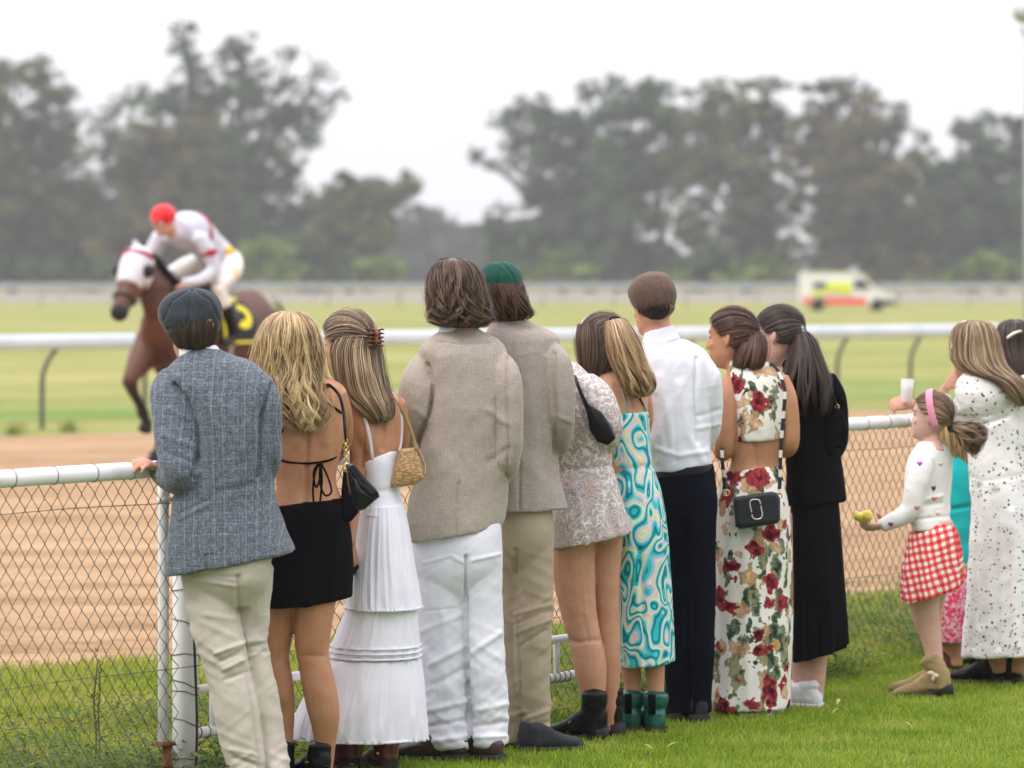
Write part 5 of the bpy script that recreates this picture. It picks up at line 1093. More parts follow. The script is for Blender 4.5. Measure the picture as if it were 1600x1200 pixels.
o = lace(root, 'shoulder_strap', B, Y, [(1000, 622), (1008, 640), (1014, 665), (1013, 690)], .0032, BLKL, .008)
H7.C = H7.C
LB = hairm('hair_light_brown', [(.035, .02, .012), (.095, .058, .034), (.2, .13, .075)], .4)
tailL = Loft([(905, 505, 970, 505, .085), (903, 530, 978, 530, .1), (905, 560, 975, 560, .1, -.0), (910, 585, 955, 585, .075), (914, 603, 940, 603, .04)], Y, sh=.15)
sk = lambda T, U: (np.sin(U+.5) > .3)
hair_obj(root, [pulled(H7, (.045, -.085, .085), 1200, 44, low=-.1), cap_hull(H7, -.1), fall(tailL, 900, 45, .003, .8, 30, .005, sk, .0045, 20, 0, .7, .2), hull(tailL, .93, sk, val=.2)], LB)
pony = Loft([(950, 500, 966, 497, .02, -.1), (950, 512, 978, 508, .04, -.12), (953, 540, 992, 535, .055, -.13), (962, 570, 1004, 566, .06, -.13), (976, 595, 1014, 590, .055, -.13), (984, 612, 1013, 608, .035, -.13), (993, 621, 1008, 618, .015, -.13)], Y)
hair_obj(root, [fall(pony, 1100, 46, .026, 1.2, 22, .012, None, .0045, 24, 0, .75, .4, .002), hull(pony, .88, None, val=.3)], hairm('hair_golden', [(.12, .06, .025), (.34, .2, .085), (.55, .38, .19), (.72, .58, .36)], .4), 'ponytail')
hb = [H7.w((.084*math.cos(a), .035*0-.03, .122*math.sin(a))) for a in np.linspace(.2, 2.94, 22)]
mesh_obj('hair_band', tube(pxs(Y, [(952, 499, -.12), (958, 495, -.12), (966, 496, -.12), (972, 503, -.125)]), [.004]*4, 8), BLKL, root)
hf = [H7.w((.086*math.cos(a), .05, .122*math.sin(a))) for a in np.linspace(.15, 2.99, 22)]
mesh_obj('headband', tube(hf, [.011]*22, 10, flat=.4, flatdir=(0, 0, 1)), plain('cream_band', (.7, .58, .42), .6), root)
GB = plain('green_rubber', (.008, .1, .065), .3, 0, .5, .1)
for x, y_, d, a in ((989, 1146, .02, .25), (1026, 1144, -.01, .2)):
    g = W(x, y_, Y+d); so = shoe(root, g[0], g[1]-.035, a, GB, .26, .05, .15, .052, SOLEB, .012, name='boot')
    mesh_obj('elastic_panel', boxp(np.array((g[0]-.02, g[1]-.052, .115)), (.028, .012, .075)), BLACK, so)
# ================================================================== 8: white shirt, brown flat cap
Y = 15.07
root = person('man in white dress shirt, navy trousers and brown flat cap', 1070, Y)
WSH = cloth('white_shirt', (.72, .735, .78), .03, sheen=.05, wrinkle=.55)
sr_ = [(1006, 530, 1056, 528, .055), (1000, 542, 1078, 535, .08), (996, 556, 1102, 550, .105), (998, 575, 1112, 570, .12), (1002, 610, 1112, 606, .13), (1008, 650, 1110, 650, .132), (1014, 690, 1110, 690, .13), (1020, 720, 1112, 718, .125), (1022, 737, 1113, 727, .12)]
rs = [(1078, 556, .02, 13), (1092, 568, .0, 18), (1104, 592, .0, 22), (1108, 630, .02, 21), (1106, 665, .05, 20), (1100, 690, .1, 17), (1090, 700, .18, 14)]
ls = [(1008, 575, .02, 18), (1000, 620, .06, 18), (1000, 670, .14, 16), (1004, 700, .25, 13)]
tp_ = [(1023, 730, 1114, 725, .118), (1022, 760, 1118, 755, .13), (1024, 800, 1120, 795, .13), (1040, 830, 1110, 828, .11), (1056, 860, 1096, 858, .06)]
tl = [(1054, 790, .03, 33), (1056, 900, .03, 29), (1060, 1000, .03, 25), (1063, 1080, .03, 23), (1064, 1115, .03, 23)]
tr = [(1088, 790, -.02, 32), (1090, 900, -.02, 28), (1091, 1000, -.02, 26), (1091, 1080, -.02, 22), (1092, 1112, -.02, 21)]
H8 = headpx(1021, 482, Y, yaw=.42, pitch=.02, k=.94)
bp = H8.pieces()+[stube([W(1024, 500, Y), W(1028, 520, Y), W(1032, 545, Y)], [.056, .058, .08], 3), Loft(shrink(sr_, .74), Y, sh=.2).mesh(36), Loft(shrink(tp_, .72), Y).mesh(36), limb(Y, thin(ls)), limb(Y, thin(rs)), limb(Y, thin(tl)), limb(Y, thin(tr))]
bp += hand(W(1088, 702, Y+.2), (-.7, .6, 0), (0, 0, 1), 1, .5)+hand(W(1004, 702, Y+.27), (-.4, .8, 0), (0, 0, 1), 1, .5)
body(root, bp, SK2, .006); H8.eyes(root)
sc_ = [([(1088, 560), (1086, 620), (1090, 690)], -.007, 4), ([(1004, 570), (1010, 620), (1012, 680)], -.004, 4), ([(1030, 590), (1050, 680), (1040, 725)], .004, 8), ([(1060, 600), (1075, 680), (1098, 722)], .004, 8), ([(1004, 538), (1034, 540), (1064, 530)], -.005, 2), ([(1012, 556), (1095, 552)], -.0015, 2), ([(1034, 560), (1040, 640), (1030, 720)], .003, 7), ([(1028, 700), (1060, 712), (1105, 705)], .004, 5), ([(1092, 650), (1125, 640)], -.003, 4), ([(1090, 670), (1122, 662)], .003, 4), ([(1025, 620), (1045, 700)], -.003, 6), ([(1050, 560), (1056, 720)], -.0025, 4)]
garment('shirt', root, [Loft(sr_, Y, sh=.2).mesh(56), limb(Y, ls), limb(Y, rs), Loft([(1008, 517, 1052, 510, .055), (1006, 528, 1058, 522, .062), (1004, 538, 1064, 532, .07)], Y).mesh(36)], WSH, wr(.004, sc_, sc=(9, 9, 11), tilt=1.2, seed=51), .006, 2)
NAV = cloth('navy_cloth', (.004, .005, .010), .15, rough=.95, sheen=0); NAV.node_tree.nodes['Principled BSDF'].inputs['Specular IOR Level'].default_value = .08
garment('trousers', root, [Loft(tp_, Y).mesh(48), limb(Y, tl), limb(Y, tr)], NAV, wr(.003, [([(1072, 810), (1076, 1000), (1078, 1110)], -.01, 4)], sc=(8, 8, 12), seed=54), .0055, 6)
mesh_obj('belt', Loft([(1021, 733, 1114, 724, .124), (1021, 746, 1115, 737, .127)], Y-.001, sh=.0).mesh(48), BLKL, root)
h = Loft([(996, 470, 1051, 468, .1), (998, 482, 1049, 481, .098), (1002, 491, 1046, 490, .09), (1008, 499, 1040, 499, .078)], Y+.005)
sk = lambda T, U: (np.sin(U+.3) > .3)
hair_obj(root, [fall(h, 900, 55, .0015, 2, 60, .004, sk, .004, 8, 0, .8), hull(h, .975, sk)], hairm('hair_black_brown', [(.008, .006, .005), (.022, .015, .011), (.05, .035, .025)]))
BRW = cloth('brown_wool_cap', (.12, .075, .055), .2, rough=.95, thread=.3)
cp = Loft([(1014, 425, 1030, 425, .03), (996, 432, 1044, 430, .08), (984, 446, 1054, 446, .112), (981, 460, 1057, 462, .12), (986, 474, 1054, 476, .115), (993, 483, 1050, 483, .1)], Y+.012, sh=.1)
co_ = mesh_obj('flat_cap', fuse([cp.mesh(48)], .005, 2, wr(.0015, (), seed=5)), BRW, root)
mesh_obj('peak', stube([W(992, 474, Y+.1), W(996, 476, Y+.16), W(1022, 476, Y+.18), W(1044, 475, Y+.14)], [.01, .02, .02, .01], 4, flat=.4, flatdir=(0, 0, 1)), BRW, co_)
for x, y_, d, a in ((1062, 1130, .03, .3), (1094, 1126, -.02, .2)):
    g = W(x, y_, Y+d); shoe(root, g[0], g[1]-.03, a, leather('black_suede', (.015, .015, .016), .8), .29, .048, .09, .045, SOLEB, .02)

# ================================================================== floral prints
def floral(nm, sc=1.0, dark=False):
    m = M(nm, .9, .15); wob = m.noise(16*sc, 3, out='Color'); c = m.mix(.08/sc, m.co, wob, 'ADD')
    base = m.ramp(m.noise(8, 2), [(.3, (.74, .72, .64)), (.7, (.8, .78, .71))]); out = base
    def spots(cc, scale, loc, thr, inner, edge, seed):
        x = m.vor(scale*sc, m.map(loc=(seed, seed*.7, seed*1.3), src=cc), out=None); v = x.outputs['Distance']; sel = m.n('SeparateColor'); m.L(x.outputs['Color'], sel.inputs[0])
        pet = m.noise(38*sc, 2); v2 = m.math('ADD', v, m.math('MULTIPLY_ADD', pet, .5, -.25))
        r_ = m.math('MULTIPLY', sel.outputs[0], thr); g = m.math('LESS_THAN', v2, m.math('MULTIPLY_ADD', sel.outputs[1], thr*.5, thr*.55)); on = m.math('LESS_THAN', sel.outputs[2], .85)
        cl = m.ramp(m.math('MULTIPLY_ADD', pet, 1.1, m.math('MULTIPLY_ADD', v, .9, -.25)), [(.2, inner[0]), (.42, inner[1]), (.62, inner[2]), (.8, edge)])
        return m.math('MULTIPLY', g, on), cl
    st = m.map((1, 1, .38), rot=(0, .9, 0), src=c); g, cl = spots(st, 19, 0, .5, ((.01, .025, .018), (.035, .065, .04), (.15, .2, .12)), (.3, .32, .2), 3.1); out = m.mix(g, out, cl)
    st = m.map((1, 1, .3), rot=(0, -.8, 0), src=c); g, cl = spots(st, 17, 0, .48, ((.01, .03, .03), (.04, .08, .055), (.3, .27, .12)), (.3, .3, .2), 9.7); out = m.mix(g, out, cl)
    g, cl = spots(c, 12, 0, .46, ((.62, .3, .08), (.6, .4, .2), (.4, .2, .1)), (.66, .5, .3), 5.5); out = m.mix(m.math('MULTIPLY', g, .85), out, cl)
    g, cl = spots(c, 10.5, 0, .46, ((.02, .004, .01), (.12, .01, .018), (.36, .05, .05)), (.04, .01, .015), 1.7); out = m.mix(g, out, cl)
    m.col(out); m.bump(m.noise(22, 4), .4, .006); return m.m
FLO = floral('floral_print')
# ================================================================== 9: floral two-piece
Y = 15.35
root = person('woman in cream floral crop top and long skirt, brown ponytail, face turned left', 1175, Y)
tr_ = [(1140, 562, 1182, 560, .05), (1136, 575, 1204, 572, .07), (1134, 592, 1226, 588, .09), (1138, 620, 1234, 616, .1), (1146, 660, 1230, 660, .105), (1144, 700, 1222, 700, .1), (1140, 728, 1216, 728, .1), (1128, 760, 1224, 760, .12), (1120, 800, 1231, 800, .135), (1120, 860, 1232, 860, .12)]
H9 = headpx(1143, 530, Y, yaw=1.12, pitch=-.02, k=.98)
lg = [(1150, 850, 0, 30), (1152, 1000, 0, 22), (1154, 1100, 0, 14)]; rg = [(1204, 850, 0, 30), (1202, 1000, 0, 22), (1200, 1100, 0, 14)]
la = [(1150, 590, -.03, 16), (1142, 610, -.05, 18), (1136, 650, -.07, 17.5), (1133, 690, -.08, 17), (1130, 707, -.05, 14), (1120, 692, .06, 12), (1114, 684, .12, 10)]
ra = [(1218, 592, .0, 15), (1229, 620, -.01, 16), (1234, 660, -.01, 15.5), (1234, 694, .0, 14.5), (1225, 704, .07, 12), (1205, 700, .18, 10)]
bp = H9.pieces()+[stube([W(1153, 550, Y), W(1160, 566, Y), W(1168, 590, Y)], [.041, .043, .07], 3), Loft(tr_, Y, sh=.3).mesh(44), limb(Y, lg), limb(Y, rg), limb(Y, la), limb(Y, ra)]
bp += hand(W(1114, 684, Y+.12), (-.5, .7, .2), (0, 0, 1), .85, .5)+hand(W(1203, 700, Y+.2), (-.6, .7, .1), (0, 0, 1), .85, .5)
bo, bv = body(root, bp, SK1, .0055, wr(.0005, [([(1180, 690), (1182, 728)], -.004, 5)], fine=.0003)); H9.eyes(root)
garment('crop_top', root, [Loft([(1140, 563, 1188, 562, .066), (1138, 576, 1210, 573, .088), (1137, 594, 1228, 589, .106), (1140, 620, 1236, 617, .116), (1146, 660, 1233, 660, .12), (1146, 690, 1227, 686, .118)], Y, sh=.3).mesh(56)], FLO, wr(.002, [([(1160, 650), (1185, 670)], .003, 6)], sc=(8, 8, 9), seed=61))
sk9 = Loft([(1134, 734, 1217, 728, .108), (1126, 755, 1224, 752, .13), (1118, 790, 1231, 788, .15), (1113, 850, 1236, 845, .155), (1112, 950, 1238, 945, .15), (1112, 1040, 1236, 1038, .148), (1111, 1090, 1234, 1085, .15), (1113, 1108, 1233, 1104, .15)], Y, sh=.1)
garment('long_skirt', root, [sk9.mesh(80, lambda T, U: .007*T*np.sin(U*9+2)+.003*T*np.sin(U*17))], FLO, wr(.003, [([(1150, 760), (1130, 900), (1128, 1100)], .005, 10), ([(1200, 760), (1205, 1100)], -.004, 7), ([(1165, 850), (1170, 1100)], .004, 10)], sc=(7, 7, 6), seed=64), .0065, 2)
hem = Loft([(1116, 1100, 1228, 1098, .13), (1116, 1110, 1224, 1110, .132), (1117, 1116, 1222, 1115, .133)], Y+.01)
mesh_obj('skirt_hem', hem.mesh(120, lambda T, U: .006*np.sin(U*11)), FLO, root)
BRN = hairm('hair_chestnut', [(.018, .008, .005), (.052, .021, .011), (.11, .046, .023), (.19, .09, .045)], .38)
tie9 = (.02, -.112, .03)
t9 = H9.w(tie9)
def tailrows(Yc, rows): return Loft(rows, Yc)
pn = Loft([(1166, 513, 1182, 515, .02, -.03), (1164, 524, 1190, 526, .035, -.04), (1155, 540, 1194, 543, .05, -.05), (1149, 556, 1192, 560, .05, -.06), (1147, 570, 1186, 572, .035, -.07), (1152, 578, 1176, 580, .015, -.07)], Y)
hair_obj(root, [pulled(H9, tie9, 1500, 65, low=-.45), cap_hull(H9, -.45)], BRN)
hair_obj(root, [fall(pn, 800, 66, .006, 1, 20, .006, None, .0045, 20, 0, .8, .5, .002), hull(pn, .88, val=.2)], BRN, 'ponytail')
mesh_obj('hair_tie', ell(W(1175, 514, Y-.03), (.014, .016, .012)), plain('cream_tie', (.5, .36, .22), .6), root)
m = M('camera_bag_leather', .45, .4); m.col(m.ramp(m.noise(9, 3), [(.3, (.007, .009, .013)), (.7, (.013, .017, .023))])); m.bump(m.noise(260, 3), .3, .0015); CBL = m.m
yb = Y-.2
bag = empty('camera_bag', W(1183, 826, yb), 'black boxy crossbody bag with silver looped emblem over the floral skirt', 'handbag')
mesh_obj('bag_body', fuse([slab(poly([(1145, 780), (1150, 776), (1206, 768), (1214, 770), (1219, 778), (1219, 812), (1214, 818), (1156, 827), (1149, 822)], 4), yb, .075, .0)], .0035, 1), CBL, bag)
MET = plain('silver_emblem', (.8, .72, .66), .3, .6)
def u2(x, y): return W(1100+x/7.5, 700+y/7.5, yb-.042)
mesh_obj('emblem', stube([u2(*p) for p in [(662, 660), (655, 625), (630, 605), (580, 603), (545, 620), (538, 655), (545, 700), (558, 752)]], [.0024]*8, 4, n=8), MET, bag)
mesh_obj('emblem', stube([u2(*p) for p in [(668, 682), (675, 730), (685, 775), (672, 815), (640, 832), (600, 832), (572, 815), (562, 782)]], [.0024]*8, 4, n=8), MET, bag)
STR = M('striped_strap', .7, .3); sp = STR.n('SeparateXYZ'); STR.L(STR.co, sp.inputs[0])
STR.col(STR.ramp(STR.math('FRACT', STR.math('MULTIPLY', sp.outputs['Z'], 13)), [(0, (.015, .015, .015)), (.62, (.6, .57, .5))], True)); STR = STR.m
mesh_obj('strap', stube(pxs(yb, [(1133, 775, .03), (1132, 755, .03), (1130, 735, .02), (1128, 712, .03), (1128, 700, .06)]), [.0075]*5, 4, n=8, flat=.4, flatdir=(0, 1, 0)), STR, bag)
mesh_obj('strap', stube(pxs(yb, [(1217, 772, .03), (1219, 745, .04), (1220, 700, .05), (1224, 650, .06), (1226, 610, .07), (1216, 580, .12), (1204, 568, .18)]), [.0075]*7, 4, n=8, flat=.4, flatdir=(0, 1, 0)), STR, bag)
for x, y_ in ((1135, 770), (1217, 774)): c = W(x, y_, yb+.02); mesh_obj('ring', tube([c+np.array((math.cos(t)*.012, 0, math.sin(t)*.012)) for t in np.linspace(0, 6.28, 13)], [.0028]*13, 6, cap=False), GOLD, bag)
g = G(1160, 1116)
for x in (1150, 1200): g = W(x, 1115, Y); shoe(root, g[0], g[1]-.02, .6, plain('cream_shoe', (.6, .58, .52), .6), .25, .043, 0, .04, SOLEB)

# ================================================================== 10: black jacket and skirt
Y = 15.62
root = person('woman in black jacket, long black skirt and white sneakers with wispy brown ponytail', 1270, Y)
jr = [(1228, 566, 1262, 566, .05), (1224, 576, 1286, 574, .075), (1220, 592, 1300, 590, .1), (1220, 620, 1304, 616, .115), (1222, 660, 1306, 656, .12), (1226, 700, 1312, 700, .12), (1228, 740, 1318, 740, .13), (1228, 775, 1322, 772, .138), (1228, 790, 1323, 782, .14)]
rs = [(1290, 590, .0, 16), (1302, 620, .0, 19), (1306, 660, .02, 19), (1306, 690, .05, 18), (1300, 708, .14, 14)]
ls = [(1232, 595, .02, 16), (1222, 640, .05, 17), (1220, 690, .12, 15)]
H10 = headpx(1217, 526, Y, yaw=1.05, pitch=.05, k=.98)
lg = [(1256, 1000, .02, 18), (1252, 1040, .02, 17), (1254, 1080, .02, 13), (1254, 1100, .02, 13)]; rg = [(1275, 1000, -.01, 19), (1275, 1040, -.01, 17), (1274, 1070, -.01, 15), (1272, 1095, -.01, 14)]
bp = H10.pieces()+[stube([W(1226, 548, Y), W(1234, 566, Y), W(1244, 592, Y)], [.041, .044, .07], 3), Loft(shrink(jr, .74), Y, sh=.25).mesh(40), limb(Y, [(1262, 800, 0, 26), (1258, 900, .01, 22)]+lg), limb(Y, [(1280, 800, 0, 26), (1276, 900, 0, 22)]+rg), limb(Y, thin(rs)), limb(Y, thin(ls))]
bp += hand(W(1299, 710, Y+.16), (-.7, .7, .1), (0, 0, 1), .85, .5)+hand(W(1220, 692, Y+.14), (-.5, .7, .1), (0, 0, 1), .85, .5)
body(root, bp, SK4, .006); H10.eyes(root)
garment('jacket', root, [Loft(jr, Y, sh=.25).mesh(56), limb(Y, rs), limb(Y, ls), Loft([(1222, 560, 1262, 560, .055), (1220, 572, 1270, 571, .07)], Y).mesh(32)], BLACK, wr(.003, [([(1290, 600), (1290, 700), (1296, 712)], -.007, 4)], sc=(7, 7, 10), seed=71))
garment('long_skirt', root, [Loft([(1234, 770, 1308, 768, .11), (1236, 800, 1311, 798, .13), (1237, 870, 1315, 866, .138), (1238, 940, 1319, 936, .14), (1238, 1000, 1322, 990, .142), (1238, 1034, 1322, 1008, .142)], Y).mesh(120, lambda T, U: .011*T*np.sin(U*9+1)+.004*np.sin(U*19)*T)], BLACK, wr(.0015, (), sc=(7, 7, 4)), .0065, 2)
DK = hairm('hair_dark_ash', [(.011, .007, .005), (.03, .018, .013), (.07, .044, .031), (.15, .1, .07)], .42)
tie10 = (.035, -.105, .03)
pn = Loft([(1240, 514, 1256, 517, .02, -.04), (1240, 530, 1268, 530, .035, -.06), (1236, 552, 1276, 552, .045, -.08), (1228, 580, 1284, 578, .055, -.1), (1216, 605, 1290, 602, .06, -.11), (1216, 628, 1290, 626, .055, -.12), (1230, 650, 1284, 648, .04, -.12)], Y)
hair_obj(root, [pulled(H10, tie10, 1500, 75, low=-.4), cap_hull(H10, -.4)], DK)
hair_obj(root, [fall(pn, 650, 76, .016, .9, 24, .012, None, .0042, 26, 0, .35, .8, .004), hull(Loft([(1240, 514, 1256, 517, .02, -.04), (1240, 530, 1266, 530, .03, -.06), (1238, 552, 1272, 552, .035, -.08), (1238, 575, 1272, 575, .03, -.1), (1240, 600, 1262, 598, .02, -.11)], Y), .9, val=.15)], DK, 'ponytail')
pcs = [ell(W(1248+6*math.cos(a), 518+8*math.sin(a), Y-.06), (.011, .013, .011), None, 8, 6) for a in np.linspace(0, 6.28, 9)]
mesh_obj('scrunchie', fuse(pcs, .004, 1), plain('grey_scrunchie', (.5, .48, .5), .7), root)
WSN = plain('white_sneaker', (.72, .72, .74), .6, 0, .3, .2)
for x, y_, d, a in ((1262, 1104, .02, 1.1), (1277, 1110, -.03, 1.2)):
    g = W(x, y_, Y+d); so = shoe(root, g[0], g[1], a, WSN, .27, .05, .095, .046, plain('white_rubber', (.7, .7, .7), .5), name='sneaker')
    mesh_obj('sock', tube([W(x-4, y_-40, Y+d+.02), W(x-4, y_-26, Y+d+.02)], [.035, .036], 14), BLACK, so)
yb = Y-.12
bag = empty('handbag', W(1318, 700, yb), 'small black shoulder bag hanging at the right hip of the woman in black', 'handbag')
mesh_obj('bag_body', fuse([slab(poly([(1303, 645), (1309, 638), (1318, 645), (1324, 670), (1323, 692), (1314, 701), (1303, 700)]), yb, .06)], .004, 2), BLACK, bag)
mesh_obj('strap', stube(pxs(yb, [(1286, 574, .08), (1292, 590, 0), (1299, 612, -.01), (1306, 632, 0), (1309, 642, 0)]), [.005]*5, 4, n=8), BLKL, bag)
mesh_obj('ring', tube([W(1308, 635, yb)+np.array((math.cos(t)*.008, 0, math.sin(t)*.008)) for t in np.linspace(0, 6.28, 11)], [.002]*11, 6, cap=False), GOLD, bag)

# ================================================================== 11: girl with the pink headband
Y = 15.95
root = person('young girl with pink headband, white heart jumper and red gingham skirt holding something yellow', 1455, Y, cat='person')
tr_ = [(1436, 690, 1468, 690, .045), (1426, 702, 1484, 700, .06), (1416, 720, 1491, 716, .075), (1412, 745, 1491, 742, .085), (1412, 780, 1488, 776, .085), (1418, 808, 1487, 803, .09), (1425, 828, 1489, 824, .094)]
H11 = headpx(1455, 652, Y, yaw=1.25, pitch=-.1, k=.83)
fl = [(1445, 900, 0, 28), (1444, 940, 0, 24), (1449, 975, 0, 19.5), (1455, 1000, 0, 15.5), (1459, 1028, 0, 12.5), (1462, 1050, 0, 12)]
bl_ = [(1462, 890, .06, 26), (1456, 940, .08, 20), (1456, 980, .1, 15), (1462, 1020, .12, 11), (1466, 1048, .12, 10)]
arm = [(1446, 715, -.07, 14), (1440, 735, -.09, 17), (1430, 768, -.1, 17), (1424, 795, -.1, 16), (1408, 808, -.1, 13.5), (1392, 815, -.1, 12), (1378, 822, -.1, 10)]
arf = [(1460, 715, .08, 14), (1450, 770, .12, 14), (1430, 800, .14, 11), (1400, 812, .1, 9)]
bp = H11.pieces(.72)+[stube([W(1456, 675, Y), W(1456, 688, Y), W(1455, 702, Y)], [.036, .038, .06], 3), Loft(shrink(tr_, .74), Y, sh=.6).mesh(36), Loft([(1426, 815, 1488, 812, .08), (1420, 850, 1495, 850, .1), (1420, 890, 1495, 890, .09)], Y).mesh(30), limb(Y, fl), limb(Y, bl_), limb(Y, thin(arm)), limb(Y, thin(arf))]
hw = W(1378, 822, Y-.1); bp += hand(hw, W(1350, 824, Y-.12)-hw, (.1, -.5, -.85), .72, .45, -1)+hand(W(1400, 812, Y+.1), (-.9, -.3, 0), (0, 0, -1), .7, .4)
body(root, bp, SK4, .005, None, 2); H11.eyes(root)
WJ = cloth('white_jumper', (.78, .76, .72), .04, 300, wrinkle=.4)
jo, jv = garment('jumper', root, [Loft(tr_, Y, sh=.6).mesh(48), limb(Y, arm), limb(Y, arf)], WJ, wr(.003, [([(1448, 780), (1470, 775)], .004, 4), ([(1445, 790), (1470, 786)], -.004, 4), ([(1428, 812), (1486, 806)], -.003, 3)], sc=(10, 10, 16), seed=81), .005, 2)
B = bvh(jv)
def heart(px, py, s_, mat, sq=1):
    pts = []
    for t in np.linspace(0, 2*math.pi, 20, endpoint=False):
        x = 16*math.sin(t)**3; y = 13*math.cos(t)-5*math.cos(2*t)-2*math.cos(3*t)-math.cos(4*t); pts.append(surf(B, px+x/16*s_*sq, py-y/16*s_, Y, .002))
    c = surf(B, px, py, Y, .003); b2_ = [p+np.array((0, .004, 0)) for p in pts]; n = len(pts)
    mesh_obj('heart_patch', ([c]+pts+b2_, [(0, 1+(i+1) % n, 1+i) for i in range(n)]+[(1+i, 1+(i+1) % n, 1+n+(i+1) % n, 1+n+i) for i in range(n)]), mat, jo)
for px, py, s_, c, sq in ((1437, 724, 4.5, (.55, .05, .45), 1), (1459, 763, 5, (.22, .02, .1), .7), (1433, 793, 5, (.75, .25, .22), .9), (1460, 779, 4, (.75, .25, .22), 1.2), (1392, 819, 4.5, (.4, .04, .3), 1), (1470, 725, 4, (.7, .6, .35), 1), (1466, 802, 4, (.8, .6, .4), 1)):
    heart(px, py, s_, plain('heart_print', c, .8), sq)
m = M('red_gingham', .9, .15); sp = m.n('SeparateXYZ'); wv = m.mix(.035, m.co, m.noise(6, 2, out='Color'), 'ADD'); mp_ = m.map(rot=(0, .25, .3), src=wv); m.L(mp_, sp.inputs[0])
a_ = m.math('LESS_THAN', m.math('FRACT', m.math('DIVIDE', sp.outputs['X'], .027)), .5); b_ = m.math('LESS_THAN', m.math('FRACT', m.math('DIVIDE', sp.outputs['Z'], .029)), .5)
m.col(m.ramp(m.math('MULTIPLY', m.math('ADD', a_, b_), .5), [(0, (.78, .74, .68)), (.3, (.72, .17, .14)), (.8, (.6, .035, .04))], True)); m.bump(m.noise(20, 3), .3, .005); GNG = m.m
gs = Loft([(1426, 820, 1488, 816, .09), (1420, 840, 1497, 832, .115), (1411, 875, 1503, 865, .135), (1408, 900, 1504, 890, .145), (1408, 925, 1504, 905, .15), (1410, 942, 1503, 914, .15)], Y, sh=.2)
garment('gingham_skirt', root, [gs.mesh(110, lambda T, U: .013*T*np.sin(U*7+1)+.004*T*np.sin(U*15))], GNG, wr(.002, (), sc=(8, 8, 8)), .0055, 2)
GH = hairm('hair_child_brown', [(.04, .022, .013), (.11, .062, .034), (.25, .15, .08), (.46, .3, .16)], .4)
hair_obj(root, [pulled(H11, (0.0, -.12, -.02), 1400, 85, low=-.35), cap_hull(H11, -.35)], GH)
pn = Loft([(1484, 664, 1490, 674, .02, 0), (1492, 666, 1498, 682, .035, 0), (1504, 668, 1504, 692, .045, 0), (1516, 668, 1514, 698, .048, 0), (1528, 670, 1524, 700, .042, 0), (1538, 676, 1532, 696, .028, 0), (1544, 681, 1540, 692, .01, 0)], Y)
hair_obj(root, [fall(pn, 900, 86, .055, 1.5, 26, .014, None, .0045, 34, 0, .4, .9, .006), hull(pn, .7, val=.4)], GH, 'ponytail')
mesh_obj('hair_tie', ell(W(1487, 668, Y), (.02, .026, .022)), plain('navy_tie', (.05, .06, .1), .7), root)
hb = []
for a in np.linspace(-.5, math.pi+.5, 34):
    d_ = unit((math.cos(a), .42*math.sin(a)-.3, math.sin(a))); hb.append(H11.w(d_*(hrad(d_[None])[0]+.02)))
mesh_obj('headband', tube(hb, [.0155]*34, 10, flat=.35, flatdir=H11.w((.1, 0, 0))-H11.C), plain('pink_band', (.8, .3, .42), .6), root)
TAN = leather('tan_suede', (.33, .235, .1), .85)
g = W(1482, 1075, Y-.02)
so = shoe(root, g[0], g[1], 1.3, TAN, .235, .04, .16, .045, SOLEB, .02, name='boot', lean=(0, .03), z0=.02, pitch=-.13)
mesh_obj('strap_bow', fuse([ell(W(1454, 1052, Y-.07), (.016, .008, .01)), ell(W(1462, 1056, Y-.07), (.014, .008, .01)), ell(W(1458, 1060, Y-.07), (.007, .008, .014))], .003, 1), plain('pale_bow', (.6, .5, .35), .7), so)
g = W(1470, 1062, Y+.14); shoe(root, g[0], g[1]-.02, 1.2, TAN, .22, .038, .13, .04, SOLEB, .02, name='boot')
o = mesh_obj('yellow_snack', fuse([ell(W(1342, 807, Y-.13), (.026, .022, .021)), ell(W(1354, 806, Y-.13), (.029, .026, .025)), ell(W(1349, 812, Y-.12), (.024, .02, .014)), ell(W(1338, 803, Y-.13), (.012, .01, .008))], .004, 2, lambda p, n: .004*vn(p*60)), plain('yellow_food', (.9, .74, .13), .6, 0, .3, .3))
prop(o, 'lumpy pale yellow piece of food held in the headband girl\'s outstretched hand', 'food')

# ================================================================== 12: small girl behind, teal top
Y = 17.0
root = person('small blonde child in teal top and pink patterned skirt half hidden behind the headband girl', 1480, Y)
tr_ = [(1470, 712, 1500, 712, .04), (1450, 724, 1512, 722, .06), (1440, 742, 1518, 740, .075), (1436, 790, 1520, 788, .085), (1430, 840, 1520, 838, .095), (1420, 890, 1518, 893, .1)]
H12 = headpx(1488, 680, Y+.04, yaw=.9, pitch=.05, k=.83)
bp = H12.pieces()+[stube([W(1486, 700, Y), W(1486, 712, Y), W(1484, 726, Y)], [.034, .036, .055], 3), Loft(shrink(tr_, .74), Y, sh=0).mesh(30), limb(Y, [(1466, 880, 0, 24), (1470, 960, 0, 18), (1482, 1010, 0, 10), (1481, 1040, 0, 8.5)]), limb(Y, [(1494, 880, -.02, 24), (1492, 960, -.02, 18), (1494, 1010, -.02, 12), (1494, 1040, -.02, 9.5)]), limb(Y, [(1450, 735, .05, 14), (1430, 780, .1, 13), (1420, 800, .2, 10)]), limb(Y, [(1508, 738, 0, 13), (1512, 800, .05, 12), (1500, 820, .15, 9)])]
bp += hand(W(1500, 822, Y+.16), (-.6, .7, 0), (0, 0, 1), .65, .4)+hand(W(1420, 802, Y+.2), (-.6, .7, 0), (0, 0, 1), .65, .4)
body(root, bp, SK3, .006); H12.eyes(root)
TEAL = cloth('teal_cloth', (.01, .42, .42), .12, wrinkle=.5)
